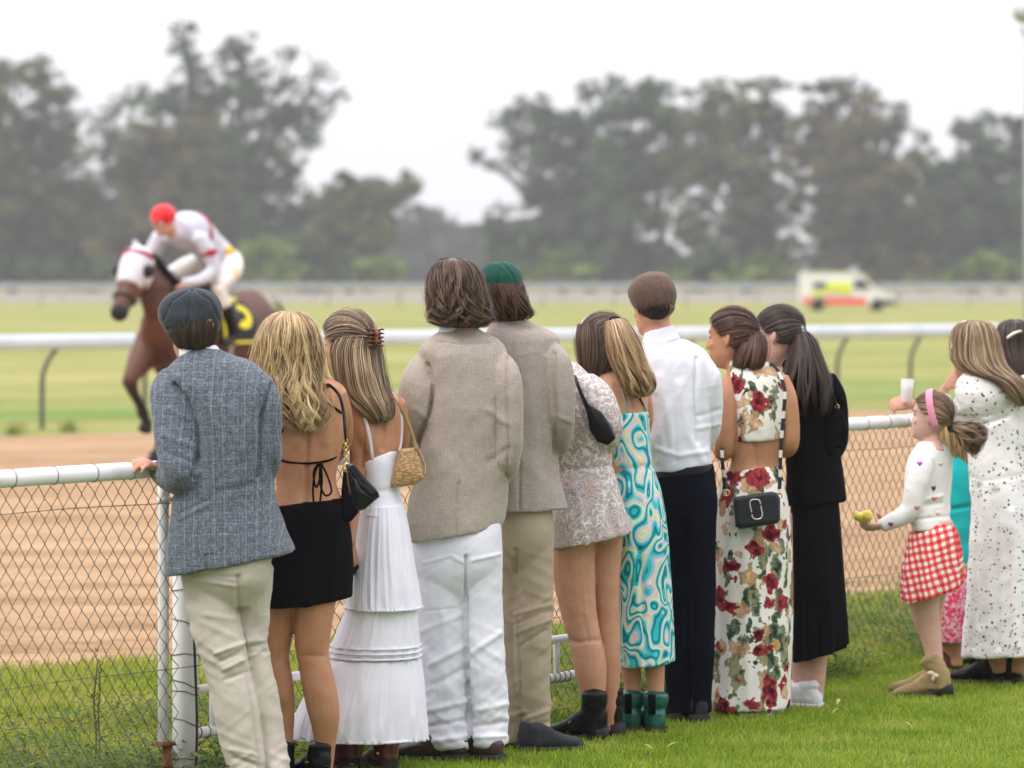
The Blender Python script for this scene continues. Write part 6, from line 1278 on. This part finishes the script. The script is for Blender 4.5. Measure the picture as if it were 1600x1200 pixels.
garment('teal_top', root, [Loft(tr_, Y).mesh(48), limb(Y, [(1508, 736, 0, 15), (1512, 790, .03, 15), (1506, 812, .1, 13)]), limb(Y, [(1450, 735, .05, 16), (1432, 775, .1, 15)])], TEAL, wr(.005, [([(1490, 795), (1520, 790)], -.008, 4)], sc=(9, 9, 13), seed=91))
m = M('pink_print', .9, .15); m.col(m.ramp(m.noise(60, 2, .5, dist=1.0), [(.46, (.75, .5, .52)), (.5, (.72, .06, .15))])); PNK = m.m
garment('pink_skirt', root, [Loft([(1432, 870, 1516, 875, .1), (1426, 920, 1514, 920, .12), (1440, 965, 1512, 965, .12), (1454, 1003, 1511, 1001, .11)], Y).mesh(80, lambda T, U: .008*T*np.sin(U*8))], PNK, wr(.002, (), sc=(8, 8, 8)))
h = Loft([(1484, 640, 1494, 640, .02), (1462, 650, 1510, 650, .07), (1458, 680, 1514, 680, .085), (1466, 710, 1514, 712, .07), (1480, 742, 1510, 745, .04)], Y+.03)
sk = lambda T, U: (np.sin(U+.7) > .4) & (T > .25)
hair_obj(root, [fall(h, 700, 95, .012, 1.2, 26, .008, sk, .005, 20), hull(h, .93, sk, val=.4)], BLD)
for x, a in ((1480, .3), (1496, .3)): g = W(x, 1052, Y); shoe(root, g[0], g[1]-.02, a, plain('red_brown_shoe', (.12, .03, .02), .5), .2, .036, 0, .03, SOLEB)

# ================================================================== 13: white dress with small flowers
m = M('sprig_print', .9, .15); x = m.vor(52, m.mix(.02, m.co, m.noise(30, 1, out='Color'), 'ADD'), out=None); sel = m.n('SeparateColor'); m.L(x.outputs['Color'], sel.inputs[0])
g_ = m.math('LESS_THAN', x.outputs['Distance'], m.math('MULTIPLY_ADD', sel.outputs[0], .22, .12)); g_ = m.math('MULTIPLY', g_, m.math('LESS_THAN', sel.outputs[1], .9))
m.col(m.mix(g_, m.ramp(m.noise(9, 2), [(.3, (.76, .75, .71)), (.7, (.83, .82, .79))]), m.ramp(sel.outputs[2], [(.3, (.06, .06, .05)), (.5, (.2, .14, .09)), (.75, (.1, .13, .09))], True))); m.bump(m.noise(18, 4), .5, .008); SPR = m.m
Y = 16.45
root = person('woman in long white puff-sleeved dress with tiny dark sprigs, light brown hair', 1560, Y)
tr_ = [(1530, 580, 1572, 580, .05), (1518, 592, 1600, 592, .09), (1512, 615, 1612, 612, .11), (1508, 660, 1614, 655, .12), (1512, 700, 1612, 700, .12), (1516, 740, 1612, 740, .13), (1518, 800, 1622, 800, .15), (1515, 880, 1634, 880, .17), (1511, 950, 1644, 950, .18), (1507, 1000, 1650, 1000, .185), (1505, 1024, 1652, 1016, .186)]
H13 = headpx(1520, 548, Y, yaw=.75, pitch=.02, k=.97)
la = [(1530, 615, -.02, 30), (1514, 640, -.01, 26), (1494, 645, .06, 18), (1478, 632, .12, 14), (1474, 612, .13, 13), (1482, 600, .12, 10)]
bp = H13.pieces()+[stube([W(1532, 570, Y), W(1540, 586, Y), W(1548, 608, Y)], [.043, .046, .07], 3), Loft(shrink(tr_[:8], .74), Y, sh=.2).mesh(36), limb(Y, thin(la, .6)), limb(Y, [(1550, 870, 0, 30), (1556, 1000, 0, 20), (1560, 1050, 0, 13)]), limb(Y, [(1600, 870, 0, 30), (1594, 1000, 0, 20), (1588, 1050, 0, 13)]), limb(Y, [(1602, 620, 0, 18), (1614, 680, .05, 16), (1600, 720, .15, 12)])]
hw = W(1481, 603, Y+.1); bp += hand(hw, W(1500, 584, Y+.06)-hw, (-.5, -.8, .3), .9, .8, 1)+hand(W(1598, 722, Y+.17), (-.6, .7, 0), (0, 0, 1), .8, .5)
body(root, bp, SK3, .0055, None, 2); H13.eyes(root)
puff = [ell(W(1538, 616, Y-.06), (.125, .1, .115), roty(.3)), limb(Y, [(1518, 632, -.03, 28), (1500, 646, .03, 20), (1486, 642, .1, 15), (1476, 632, .12, 14), (1474, 620, .12, 13)])]
garment('sprigged_dress', root, [Loft(tr_, Y, sh=.2).mesh(110, lambda T, U: .016*np.clip(T-.4, 0, 1)*1.6*np.sin(U*8+1)+.004*np.sin(U*19)*T), ell(W(1612, 620, Y), (.09, .09, .1))]+puff, SPR, wr(.005, [([(1500, 650), (1540, 662), (1575, 650)], -.01, 4), ([(1516, 745), (1540, 752), (1600, 742)], -.002, 5), ([(1530, 760), (1524, 900), (1518, 1010)], -.008, 7), ([(1556, 770), (1560, 1010)], -.008, 7), ([(1580, 800), (1588, 1010)], .007, 7)], sc=(10, 10, 12), seed=101), .0065, 2)
LBR = hairm('hair_honey_brown', [(.06, .032, .018), (.17, .1, .05), (.36, .24, .12), (.58, .44, .25)], .4)
h = Loft([(1518, 501, 1530, 501, .02), (1500, 507, 1548, 507, .07), (1493, 522, 1558, 524, .1), (1491, 545, 1564, 548, .115), (1493, 565, 1570, 568, .115, -.02), (1512, 582, 1580, 582, .1, -.06), (1550, 596, 1592, 594, .06, -.12), (1574, 616, 1597, 612, .04, -.14), (1588, 634, 1598, 630, .015, -.14)], Y, sh=.1)
sk = lambda T, U: (np.sin(U+.9) > .35) & (T > .15) & (T < .7)
hair_obj(root, [fall(h, 1500, 105, .008, .8, 30, .01, sk, .005, 28, 0, .6, .4, .002), hull(h, .92, sk, val=.3)], LBR)
hf = [H13.w((.09*math.cos(a), .035, .128*math.sin(a))) for a in np.linspace(.1, 3.04, 22)]
mesh_obj('headband', tube(hf, [.013]*22, 10, flat=.4, flatdir=(0, 0, 1)), plain('pale_headband', (.75, .68, .52), .6), root)
for x, a in ((1562, 1.0), (1590, 1.1)): g = W(x, 1066, Y); shoe(root, g[0], g[1], a, BLKL, .26, .046, .13, .045, SOLEB, .02, name='boot')

# ================================================================== 14: woman at the right edge, arm reaching with a plastic cup
Y = 17.1
root = person('dark-haired woman with a hair slide at the right edge, arm stretched out with a cup', 1592, Y)
tr_ = [(1570, 572, 1612, 572, .05), (1560, 586, 1634, 586, .08), (1552, 610, 1642, 608, .1), (1552, 680, 1640, 678, .11), (1556, 740, 1638, 740, .11), (1548, 800, 1646, 800, .13), (1546, 900, 1650, 900, .14), (1546, 1000, 1650, 1000, .15)]
H14 = headpx(1586, 545, Y, yaw=.9, pitch=.0, k=.98)
la = [(1562, 605, .0, 16), (1530, 640, .05, 15), (1500, 650, .1, 14), (1470, 645, .12, 12.5), (1440, 636, .12, 10.5), (1428, 632, .12, 10)]
bp = H14.pieces()+[stube([W(1582, 568, Y), W(1584, 584, Y), W(1590, 606, Y)], [.045, .047, .07], 3), Loft(shrink(tr_, .74), Y, sh=0).mesh(36), limb(Y, la), limb(Y, [(1620, 610, 0, 16), (1640, 680, .05, 15), (1620, 720, .15, 12)]), limb(Y, [(1570, 980, 0, 22), (1572, 1035, 0, 13)]), limb(Y, [(1610, 980, 0, 22), (1610, 1035, 0, 13)])]
hw = W(1427, 631, Y+.12); cupc = W(1413, 604, Y+.1)
bp += hand(hw, (-1, .05, .02), (0, -.75, .55), .9, .55, 1)+hand(W(1620, 722, Y+.17), (-.6, .7, 0), (0, 0, 1), .8, .5)
body(root, bp, SK2, .0055, None, 2); H14.eyes(root)
garment('dark_dress', root, [Loft(tr_, Y).mesh(60)], cloth('dusky_cloth', (.35, .3, .28)), wr(.003, ()))
h = Loft([(1580, 499, 1592, 499, .02), (1566, 505, 1608, 505, .07), (1560, 520, 1616, 520, .1), (1560, 545, 1620, 545, .11), (1568, 570, 1622, 570, .1, -.03), (1582, 600, 1622, 600, .06, -.08)], Y, sh=.1)
sk = lambda T, U: (np.sin(U+1.0) > .25) & (T > .25)
hair_obj(root, [fall(h, 1100, 115, .004, .8, 40, .006, sk, .0045, 22, 0, .7), hull(h, .93, sk, val=.3)], DK)
mesh_obj('hair_slide', stube(pxs(Y-.13, [(1574, 528), (1584, 521), (1596, 517)]), [.006, .007, .005], 3, n=8), plain('pearl_slide', (.75, .7, .6), .25), root)
mesh_obj('wristband', tube([W(1430, 632, Y+.12), W(1436, 634, Y+.12)], [.033, .034], 20), plain('lime_band', (.5, .75, .12), .4), root)
g = W(1580, 1046, Y); shoe(root, g[0], g[1], .9, BLKL, .26, .046, .1, .045, SOLEB, .02); g = W(1612, 1046, Y); shoe(root, g[0], g[1], .9, BLKL, .26, .046, .1, .045, SOLEB, .02)
cup = empty('plastic_cup', W(1415, 632, Y+.1), 'clear plastic cup of pale drink held up over the dirt track', 'cup')
m = M('clear_plastic', .1, .5); m.b.inputs['Alpha'].default_value = .32; m.b.inputs['Base Color'].default_value = (.9, .92, .92, 1); CLR = m.m
cb, ct = W(1416, 628, Y+.08), W(1418, 592, Y+.08)
V, Fc = tube([cb, ct], [.023, .03], 28, cap=False); V2, F2 = tube([cb, ct], [.0218, .0288], 28, cap=False)
n = len(V); Fall = list(Fc)+[tuple(n+i for i in reversed(f)) for f in F2]+[(28+k, 28+(k+1) % 28, n+28+(k+1) % 28, n+28+k) for k in range(28)]
mesh_obj('cup_wall', (list(V)+list(V2), Fall), CLR, cup)
m = M('pale_drink', .1, .5); m.b.inputs['Alpha'].default_value = .6; m.b.inputs['Base Color'].default_value = (.75, .5, .4, 1)
mesh_obj('drink', tube([cb+np.array((0, 0, .004)), cb*.35+ct*.65], [.0214, .0258], 28), m.m, cup)
# ================================================================== racehorse and jockey
HB_Y = 33.3; th = math.radians(25)
Dv = np.array((-math.sin(th), -math.cos(th), 0)); Lv = np.array((math.cos(th), -math.sin(th), 0)); HO = np.array((W(319, 0, HB_Y)[0], HB_Y, 0.0))
def hp(f, l, z): return HO+Dv*f+Lv*l+np.array((0, 0, z))
def hloft(rows, p=2.0, n=30, sub=4):
    """rings across the horse: (f, z centre, half height, half width, l, tilt)"""
    A = crom(rows, sub); V, Fc = [], []
    for f, z, hh, hw, l, tl in A:
        for k in range(n):
            a = 2*math.pi*k/n; V.append(hp(f+math.sin(a)*hh*math.sin(tl), l+hw*math.cos(a)*(1-.12*math.sin(a)), z+math.sin(a)*hh*math.cos(tl)))
    m_ = len(A)
    for i in range(m_-1):
        for k in range(n): Fc.append((i*n+k, i*n+(k+1) % n, (i+1)*n+(k+1) % n, (i+1)*n+k))
    V.append(np.mean(V[:n], 0)); V.append(np.mean(V[(m_-1)*n:m_*n], 0))
    for k in range(n): Fc.append((m_*n, (k+1) % n, k)); Fc.append((m_*n+1, (m_-1)*n+k, (m_-1)*n+(k+1) % n))
    return V, Fc
def hl_(pts, sub=4, n=14, flat=1): return stube([hp(*p[:3]) for p in pts], [p[3] for p in pts], sub, n=n, flat=flat)
hs_ = empty('racehorse', (HO[0], HO[1], 0), 'bay racehorse galloping in a white hood with black blinkers', 'horse')
parts = [hloft([(-1.02, 1.34, .12, .1, 0, 0), (-.95, 1.33, .25, .2, 0, 0), (-.8, 1.32, .33, .26, 0, 0), (-.55, 1.29, .33, .27, 0, 0), (-.2, 1.24, .3, .26, 0, 0), (.15, 1.2, .34, .26, 0, 0), (.45, 1.2, .38, .26, 0, .1), (.65, 1.22, .36, .23, 0, .25), (.78, 1.24, .26, .18, 0, .4), (.86, 1.24, .12, .1, 0, .5)]),
         hloft([(.5, 1.32, .3, .17, 0, -.7), (.65, 1.44, .27, .13, 0, -.75), (.82, 1.6, .21, .1, 0, -.8), (.98, 1.76, .17, .085, 0, -.85), (1.08, 1.87, .14, .08, 0, -.9), (1.14, 1.93, .08, .06, 0, -.9)])]
pol = (1.1, 0, 1.93); muz = (1.42, 0, 1.46)
parts += [hl_([(1.06, 0, 1.9, .1), (1.14, 0, 1.86, .125), (1.22, 0, 1.76, .115), (1.3, 0, 1.63, .09), (1.37, 0, 1.53, .075), (1.42, 0, 1.46, .072), (1.45, 0, 1.42, .05)], n=18), hl_([(1.08, 0, 1.78, .1), (1.18, 0, 1.66, .08), (1.28, 0, 1.56, .055)], n=14)]
for s_ in (-1, 1): parts.append(hl_([(1.05, s_*.055, 1.96, .035), (1.04, s_*.068, 2.01, .026), (1.06, s_*.073, 2.05, .008)], n=8))
# legs: right fore lifted and folded, left fore reaching, hind legs gathered
parts += [hl_([(.62, -.15, 1.2, .16), (.8, -.16, 1.04, .12), (.94, -.17, .91, .075), (.96, -.17, .85, .068), (.88, -.17, .74, .045), (.79, -.17, .65, .042), (.75, -.17, .59, .05), (.71, -.17, .53, .035)]),
          hl_([(.62, .15, 1.15, .16), (.66, .16, .95, .11), (.68, .16, .72, .07), (.68, .16, .66, .066), (.69, .16, .5, .042), (.7, .16, .28, .042), (.71, .16, .2, .05), (.74, .16, .12, .036)]),
          hl_([(-.72, .16, 1.2, .23), (-.66, .17, .98, .17), (-.6, .17, .86, .11), (-.8, .17, .66, .075), (-.86, .17, .58, .06), (-.82, .17, .4, .043), (-.78, .17, .24, .043), (-.75, .17, .17, .05), (-.7, .17, .1, .037)]),
          hl_([(-.72, -.16, 1.2, .23), (-.45, -.17, 1.0, .17), (-.25, -.17, .9, .11), (-.15, -.17, .72, .075), (.0, -.17, .6, .06), (.2, -.17, .45, .043), (.4, -.17, .34, .043), (.47, -.17, .3, .05), (.52, -.17, .24, .037)])]
m = M('bay_coat', .5, .4); sp = m.n('SeparateXYZ'); m.L(m.co, sp.inputs[0])
cc = m.ramp(m.noise(3, 3), [(.3, (.05, .018, .009)), (.7, (.135, .05, .022))]); legs_ = m.ramp(sp.outputs['Z'], [(.8, (.012, .01, .01)), (.95, (.15, .05, .025))])
pt = m.ramp(sp.outputs['Z'], [(.78, (1, 1, 1)), (.9, (0, 0, 0))]); m.col(m.mix(pt, cc, (.012, .01, .01))); BAY = m.m
VF = fuse(parts, .016, 5, lambda p, n: .006*vn(p*7)+.002*vn(p*20)); mesh_obj('body', VF, BAY, hs_)
BLH = plain('black_hair', (.01, .008, .008), .7)
r = np.random.RandomState(4); st = []
for k in range(260):
    t = k/260; f = .5+.58*t; z = 1.66+.36*t+.0; b = hp(f-.03, 0, z+.02); st.append([b+(hp(0, s2, 0)-HO)*1+np.array((0, 0, -z2))-Dv*z2*.8 for s2, z2 in zip(np.linspace(0, r.uniform(-.1, .13), 6), np.linspace(0, r.uniform(.08, .18), 6))])
P = np.array(st); hair_part = ribbons(P, np.broadcast_to(hp(.8, 0, 1.6), P.shape), np.full(len(P), .018), r.rand(len(P)))
mesh_obj('mane', hair_part[:2], BLH, hs_)
st = []
for k in range(220):
    a = r.normal(0, .05, 3); ln_ = r.uniform(.5, .8); st.append([hp(-1.0-.5*q*ln_+a[0]*q, a[1]*(1+q)+.02, 1.45-.05*q-.55*q*q*ln_+a[2]) for q in np.linspace(0, 1, 8)])
P = np.array(st); tl_ = ribbons(P, np.broadcast_to(hp(-1.1, 0, 1.3), P.shape), np.full(len(P), .02), r.rand(len(P))); mesh_obj('tail', tl_[:2], BLH, hs_)
for f, l, z in ((.69, -.17, .48), (.76, .16, .06), (-.68, .17, .05), (.55, -.17, .2)):
    mesh_obj('hoof', stube([hp(f-.01, l, z+.05), hp(f+.03, l, z-.04)], [.045, .062], 3, n=14), BLH, hs_)
WHH = plain('hood_white', (.66, .66, .7), .7); RDT = plain('crimson_trim', (.42, .01, .04), .6)
hood = mesh_obj('hood', fuse([hl_([(1.06, 0, 1.92, .122), (1.14, 0, 1.865, .137), (1.22, 0, 1.77, .125), (1.275, 0, 1.68, .108)], n=20), hl_([(1.06, 0, 1.8, .11), (1.14, 0, 1.7, .1)], n=14)], .01, 3), WHH, hs_)
for l in (-1, 1):
    c = hp(1.17, l*.125, 1.8); mesh_obj('blinker', fuse([ell(c, (.055, .055, .06)), ell(c+Dv*.03+Lv*l*.02, (.05, .05, .055))], .008, 2), BLH, hood)
    mesh_obj('ear_cover', hl_([(1.05, l*.06, 1.97, .036), (1.04, l*.07, 2.02, .03), (1.06, l*.075, 2.06, .012)], n=8), WHH, hood)
mesh_obj('hood_band', tube([hp(1.13, .14*math.cos(a), 1.94+.0)+Dv*.09*math.sin(a)+np.array((0, 0, -.02+.05*math.sin(a))) for a in np.linspace(-.3, 3.45, 20)], [.016]*20, 8), RDT, hood)
for l in (-1, 1): mesh_obj('nostril', ell(hp(1.45, l*.04, 1.45), (.016, .016, .02)), BLH, hs_)
mesh_obj('muzzle', fuse([hl_([(1.40, 0, 1.49, .072), (1.435, 0, 1.445, .077), (1.46, 0, 1.41, .055)], n=16)], .01, 2), BLH, hs_)
LEA = plain('tack_black', (.015, .012, .012), .5)
mesh_obj('noseband', tube([hp(1.345, 0, 1.565)+Lv*.092*math.cos(a)+(Dv*.8+np.array((0, 0, .6)))*.092*math.sin(a) for a in np.linspace(0, 6.28, 20)], [.012]*20, 8, cap=False), LEA, hs_)
# saddle cloth with number 5
ang = np.linspace(-1.15, 1.15, 25); V, Fc = [], []
def scl(f, a, o): hw = .275+o; hh = .335+o; return hp(f, hw*math.sin(a)*1.0, 1.225+hh*math.cos(a))
fs = np.linspace(-.4, .18, 10)
for o_ in (.012, .03):
    for f in fs:
        for a in np.linspace(-1.75, 1.75, 31): V.append(scl(f, a, o_))
n_, m_ = 31, 10
for L2 in (0, 1):
    for i in range(m_-1):
        for j in range(n_-1): q = L2*m_*n_+i*n_+j; Fc.append((q, q+1, q+n_+1, q+n_))
for j in range(n_-1):
    for i in (0, m_-1): q = i*n_+j; Fc.append((q, q+1, q+1+m_*n_, q+m_*n_))
for i in range(m_-1):
    for j in (0, n_-1): q = i*n_+j; Fc.append((q, q+n_, q+n_+m_*n_, q+m_*n_))
sc_o = mesh_obj('saddle_cloth', (V, Fc), plain('black_cloth_number', (.012, .014, .02), .8), hs_)
YLW = plain('number_yellow', (.85, .78, .01), .6)
cu = bpy.data.curves.new('num', 'FONT'); cu.body = '5'; cu.size = .46; cu.extrude = .004; cu.offset = .012; cu.align_x = 'CENTER'; cu.align_y = 'CENTER'
to = bpy.data.objects.new('num', cu); COL.objects.link(to); me = bpy.data.meshes.new_from_object(to.evaluated_get(bpy.context.evaluated_depsgraph_get())); bpy.data.objects.remove(to)
bm_v = [v.co.copy() for v in me.vertices]; bm_f = [tuple(p.vertices) for p in me.polygons]
# read from the horse's left side: text x runs towards the tail
V = []
for v in bm_v:
    a = .9-v.y/.33; V.append(scl(-.22-v.x*1.25, a, .036+v.z))
mesh_obj('number', (V, bm_f), YLW, sc_o, smooth=False)
V, Fc = [], []
for k, (f, a) in enumerate([(-.34, 1.6), (-.34, 1.74), (.16, 1.74), (.16, 1.6)]): V.append(scl(f, a, .036))
mesh_obj('yellow_edge', tube([scl(f, 1.68, .034) for f in np.linspace(-.34, .17, 8)]+[scl(.17, a, .034) for a in np.linspace(1.6, .7, 8)], [.014]*16, 6), YLW, sc_o)
mesh_obj('saddle', fuse([hl_([(-.2, 0, 1.56, .1), (-.05, 0, 1.58, .12), (.12, 0, 1.6, .1)], n=16), hl_([(-.05, .22, 1.5, .06), (-.02, .3, 1.35, .06)], n=10)], .012, 3), LEA, hs_)
mesh_obj('girth_strap', tube([hp(.05, .3*math.sin(a), 1.2+.37*math.cos(a)) for a in np.linspace(.6, 5.7, 26)], [.016]*26, 8), plain('white_girth', (.6, .6, .6), .7), hs_)

jk = empty('jockey', HO+np.array((0, 0, 1.6)), 'jockey in white silks with crimson stripes and red helmet crouched on the bay racehorse', 'person')
JY = HB_Y
def jp(px, py, l=0.0, f0=None):
    """point at photo position, at side offset l from the horse's centre plane"""
    # ray from the viewer to that position meets the vertical plane l
    o = np.array((0, 0, EYE)); d = W(px, py, 1.0)-o; nL = Lv
    t = np.dot(HO+Lv*l-o, nL)/np.dot(d, nL); return o+d*t
def jfl(f, l, z): return hp(f, l, z)
Hj = Head(jfl(.66, -.02, 2.22), yaw=math.pi-th-.15, pitch=.2, k=1.0)
tor = [(.5, .0, 2.13, .08), (.42, 0, 2.15, .14), (.28, 0, 2.15, .165), (.1, 0, 2.1, .155), (-.06, 0, 2.02, .14), (-.2, 0, 1.94, .15), (-.28, 0, 1.88, .12)]
def jl(pts, n=14): return hl_(pts, n=n)
armL = [(.4, .17, 2.1, .075), (.34, .24, 1.95, .066), (.31, .27, 1.82, .056), (.44, .21, 1.73, .048), (.58, .13, 1.7, .038)]
armR = [(.4, -.19, 2.1, .085), (.42, -.27, 1.95, .075), (.42, -.28, 1.84, .065), (.52, -.22, 1.74, .058), (.64, -.14, 1.7, .045)]
legL = [(-.26, .1, 1.88, .12), (-.08, .22, 1.82, .1), (.16, .28, 1.73, .08), (.27, .29, 1.67, .068)]
shL = [(.27, .29, 1.67, .062), (.2, .32, 1.5, .056), (.1, .335, 1.33, .046), (.07, .335, 1.25, .043)]
legR = [(p[0], -p[1], p[2], p[3]) for p in legL]; shR = [(p[0], -p[1], p[2], p[3]) for p in shL]
sm_ = lambda P, k=.8: [(a, b, c, d*k) for a, b, c, d in P]
bp = Hj.pieces()+[jl([(.5, 0, 2.12, .06), (.58, 0, 2.15, .055), (.64, 0, 2.16, .05)]), jl(sm_(tor)), jl(sm_(armL)), jl(sm_(armR)), jl(sm_(legL)), jl(sm_(legR)), jl(sm_(shL)), jl(sm_(shR))]
bp += hand(jfl(.6, .13, 1.68), Dv+np.array((0, 0, -.2)), (0, 0, 1), 1, .9)+hand(jfl(.64, -.13, 1.7), Dv+np.array((0, 0, -.2)), (0, 0, 1), 1, .9, -1)
mesh_obj('body', fuse(bp, .01, 2), SK2, jk)
SLK = cloth('white_silks', (.62, .64, .72), .04, wrinkle=.4)
mesh_obj('silks', fuse([jl(tor, 20), jl(armL), jl(armR), jl([(.5, 0, 2.13, .08), (.56, 0, 2.15, .065)])], .011, 3, wr(.006, (), sc=(9, 9, 12))), SLK, jk)
BRE = cloth('white_breeches', (.78, .76, .7), .04, wrinkle=.3)
mesh_obj('breeches', fuse([jl([(-.14, 0, 1.97, .145), (-.26, 0, 1.9, .15), (-.33, 0, 1.84, .09)], 18), jl(legL), jl(legR), jl(shL[:2]), jl(shR[:2])], .011, 3, wr(.004, (), sc=(9, 9, 12))), BRE, jk)
for s2 in (shL, shR):
    mesh_obj('riding_boot', fuse([jl([(p[0], p[1], p[2], p[3]*1.08) for p in s2[1:]]), jl([(.05, s2[2][1], 1.24, .043), (.16, s2[2][1], 1.2, .043), (.28, s2[2][1]*1.03, 1.19, .03)])], .01, 2), BLKL, jk)
mesh_obj('gold_patch', ell(jfl(.06, .31, 1.78), (.05, .045, .055)), plain('gold_patch', (.85, .55, .06), .6), jk)
mesh_obj('gold_patch', ell(jfl(-.16, .15, 1.97), (.06, .05, .05), rotz(-.3)), plain('gold_patch', (.85, .55, .06), .6), jk)
mesh_obj('helmet', fuse([Hj.ell((0, -.005, .055), (.105, .125, .098)), Hj.ell((0, .1, .045), (.06, .045, .012))], .007, 2), plain('helmet_red', (.75, .008, .012), .35), jk)
mesh_obj('goggles', fuse([Hj.ell((-.03, .088, .012), (.03, .016, .02)), Hj.ell((.03, .088, .012), (.03, .016, .02))], .006, 1), plain('white_goggles', (.7, .7, .72), .3), jk)
for f0, r1, tl0 in ((.33, .175, .0), (.12, .19, 0)):
    pass
mesh_obj('crimson_stripe', tube([jfl(.15+.02*math.sin(a), .166*math.sin(a), 2.115+.168*math.cos(a)) for a in np.linspace(-2.2, 2.2, 26)], [.026]*26, 8, flat=.4, flatdir=tuple(Dv)), RDT, jk)
for A_ in (armL, armR):
    c = np.array(jfl(*A_[1][:3])); mesh_obj('crimson_stripe', tube([c+np.array((0, 0, .035)), c-np.array((0, 0, .02))+Dv*.0], [.074, .072], 16), RDT, jk)
mesh_obj('reins', join([stube([jfl(.66, s2*.12, 1.68), jfl(1.0, s2*.12, 1.62), jfl(1.34, s2*.08, 1.52)], [.007]*3, 4, n=6) for s2 in (-1, 1)]), LEA, hs_)

# drizzle: fine drops in the air
r = np.random.RandomState(9); n = 1500; Yd = r.uniform(17.5, 34, n); Xd = r.uniform(-.14, .14, n)*Yd; Zd = EYE+Yd*r.uniform(-.1, .072, n); ok = Zd > .1
D = np.stack([Xd, Yd, Zd], 1)[ok]; n = len(D); rr = (.0007+.0006*r.rand(n))*(D[:, 1]/12)**.5
O8 = np.array([(1, 0, 0), (0, 1, 0), (-1, 0, 0), (0, -1, 0), (0, 0, 1.8), (0, 0, -1.8)]); V = (D[:, None]+O8[None]*rr[:, None, None]).reshape(-1, 3)
f8 = np.array([(0, 1, 4), (1, 2, 4), (2, 3, 4), (3, 0, 4), (1, 0, 5), (2, 1, 5), (3, 2, 5), (0, 3, 5)]); Fd = (f8[None]+(np.arange(n)*6)[:, None, None]).reshape(-1, 3)
m = M('rain_drop', .2, .5); m.b.inputs['Base Color'].default_value = (.85, .87, .9, 1); m.b.inputs['Alpha'].default_value = .55
prop(mesh_obj('drizzle', (V, Fd), m.m), kind='stuff')
# ------------------------------------------------------------------ damp air
m = bpy.data.materials.new('damp_air'); m.use_nodes = True; t = m.node_tree; t.nodes.clear()
o = t.nodes.new('ShaderNodeOutputMaterial'); v = t.nodes.new('ShaderNodeVolumePrincipled'); v.inputs['Density'].default_value = .00043; v.inputs['Color'].default_value = (1, 1, .99, 1); v.inputs['Anisotropy'].default_value = .2
t.links.new(v.outputs[0], o.inputs['Volume'])
hz = mesh_obj('haze', boxp((0, 730, 27), (1440, 1580, 56)), m, smooth=False); prop(hz, kind='stuff')
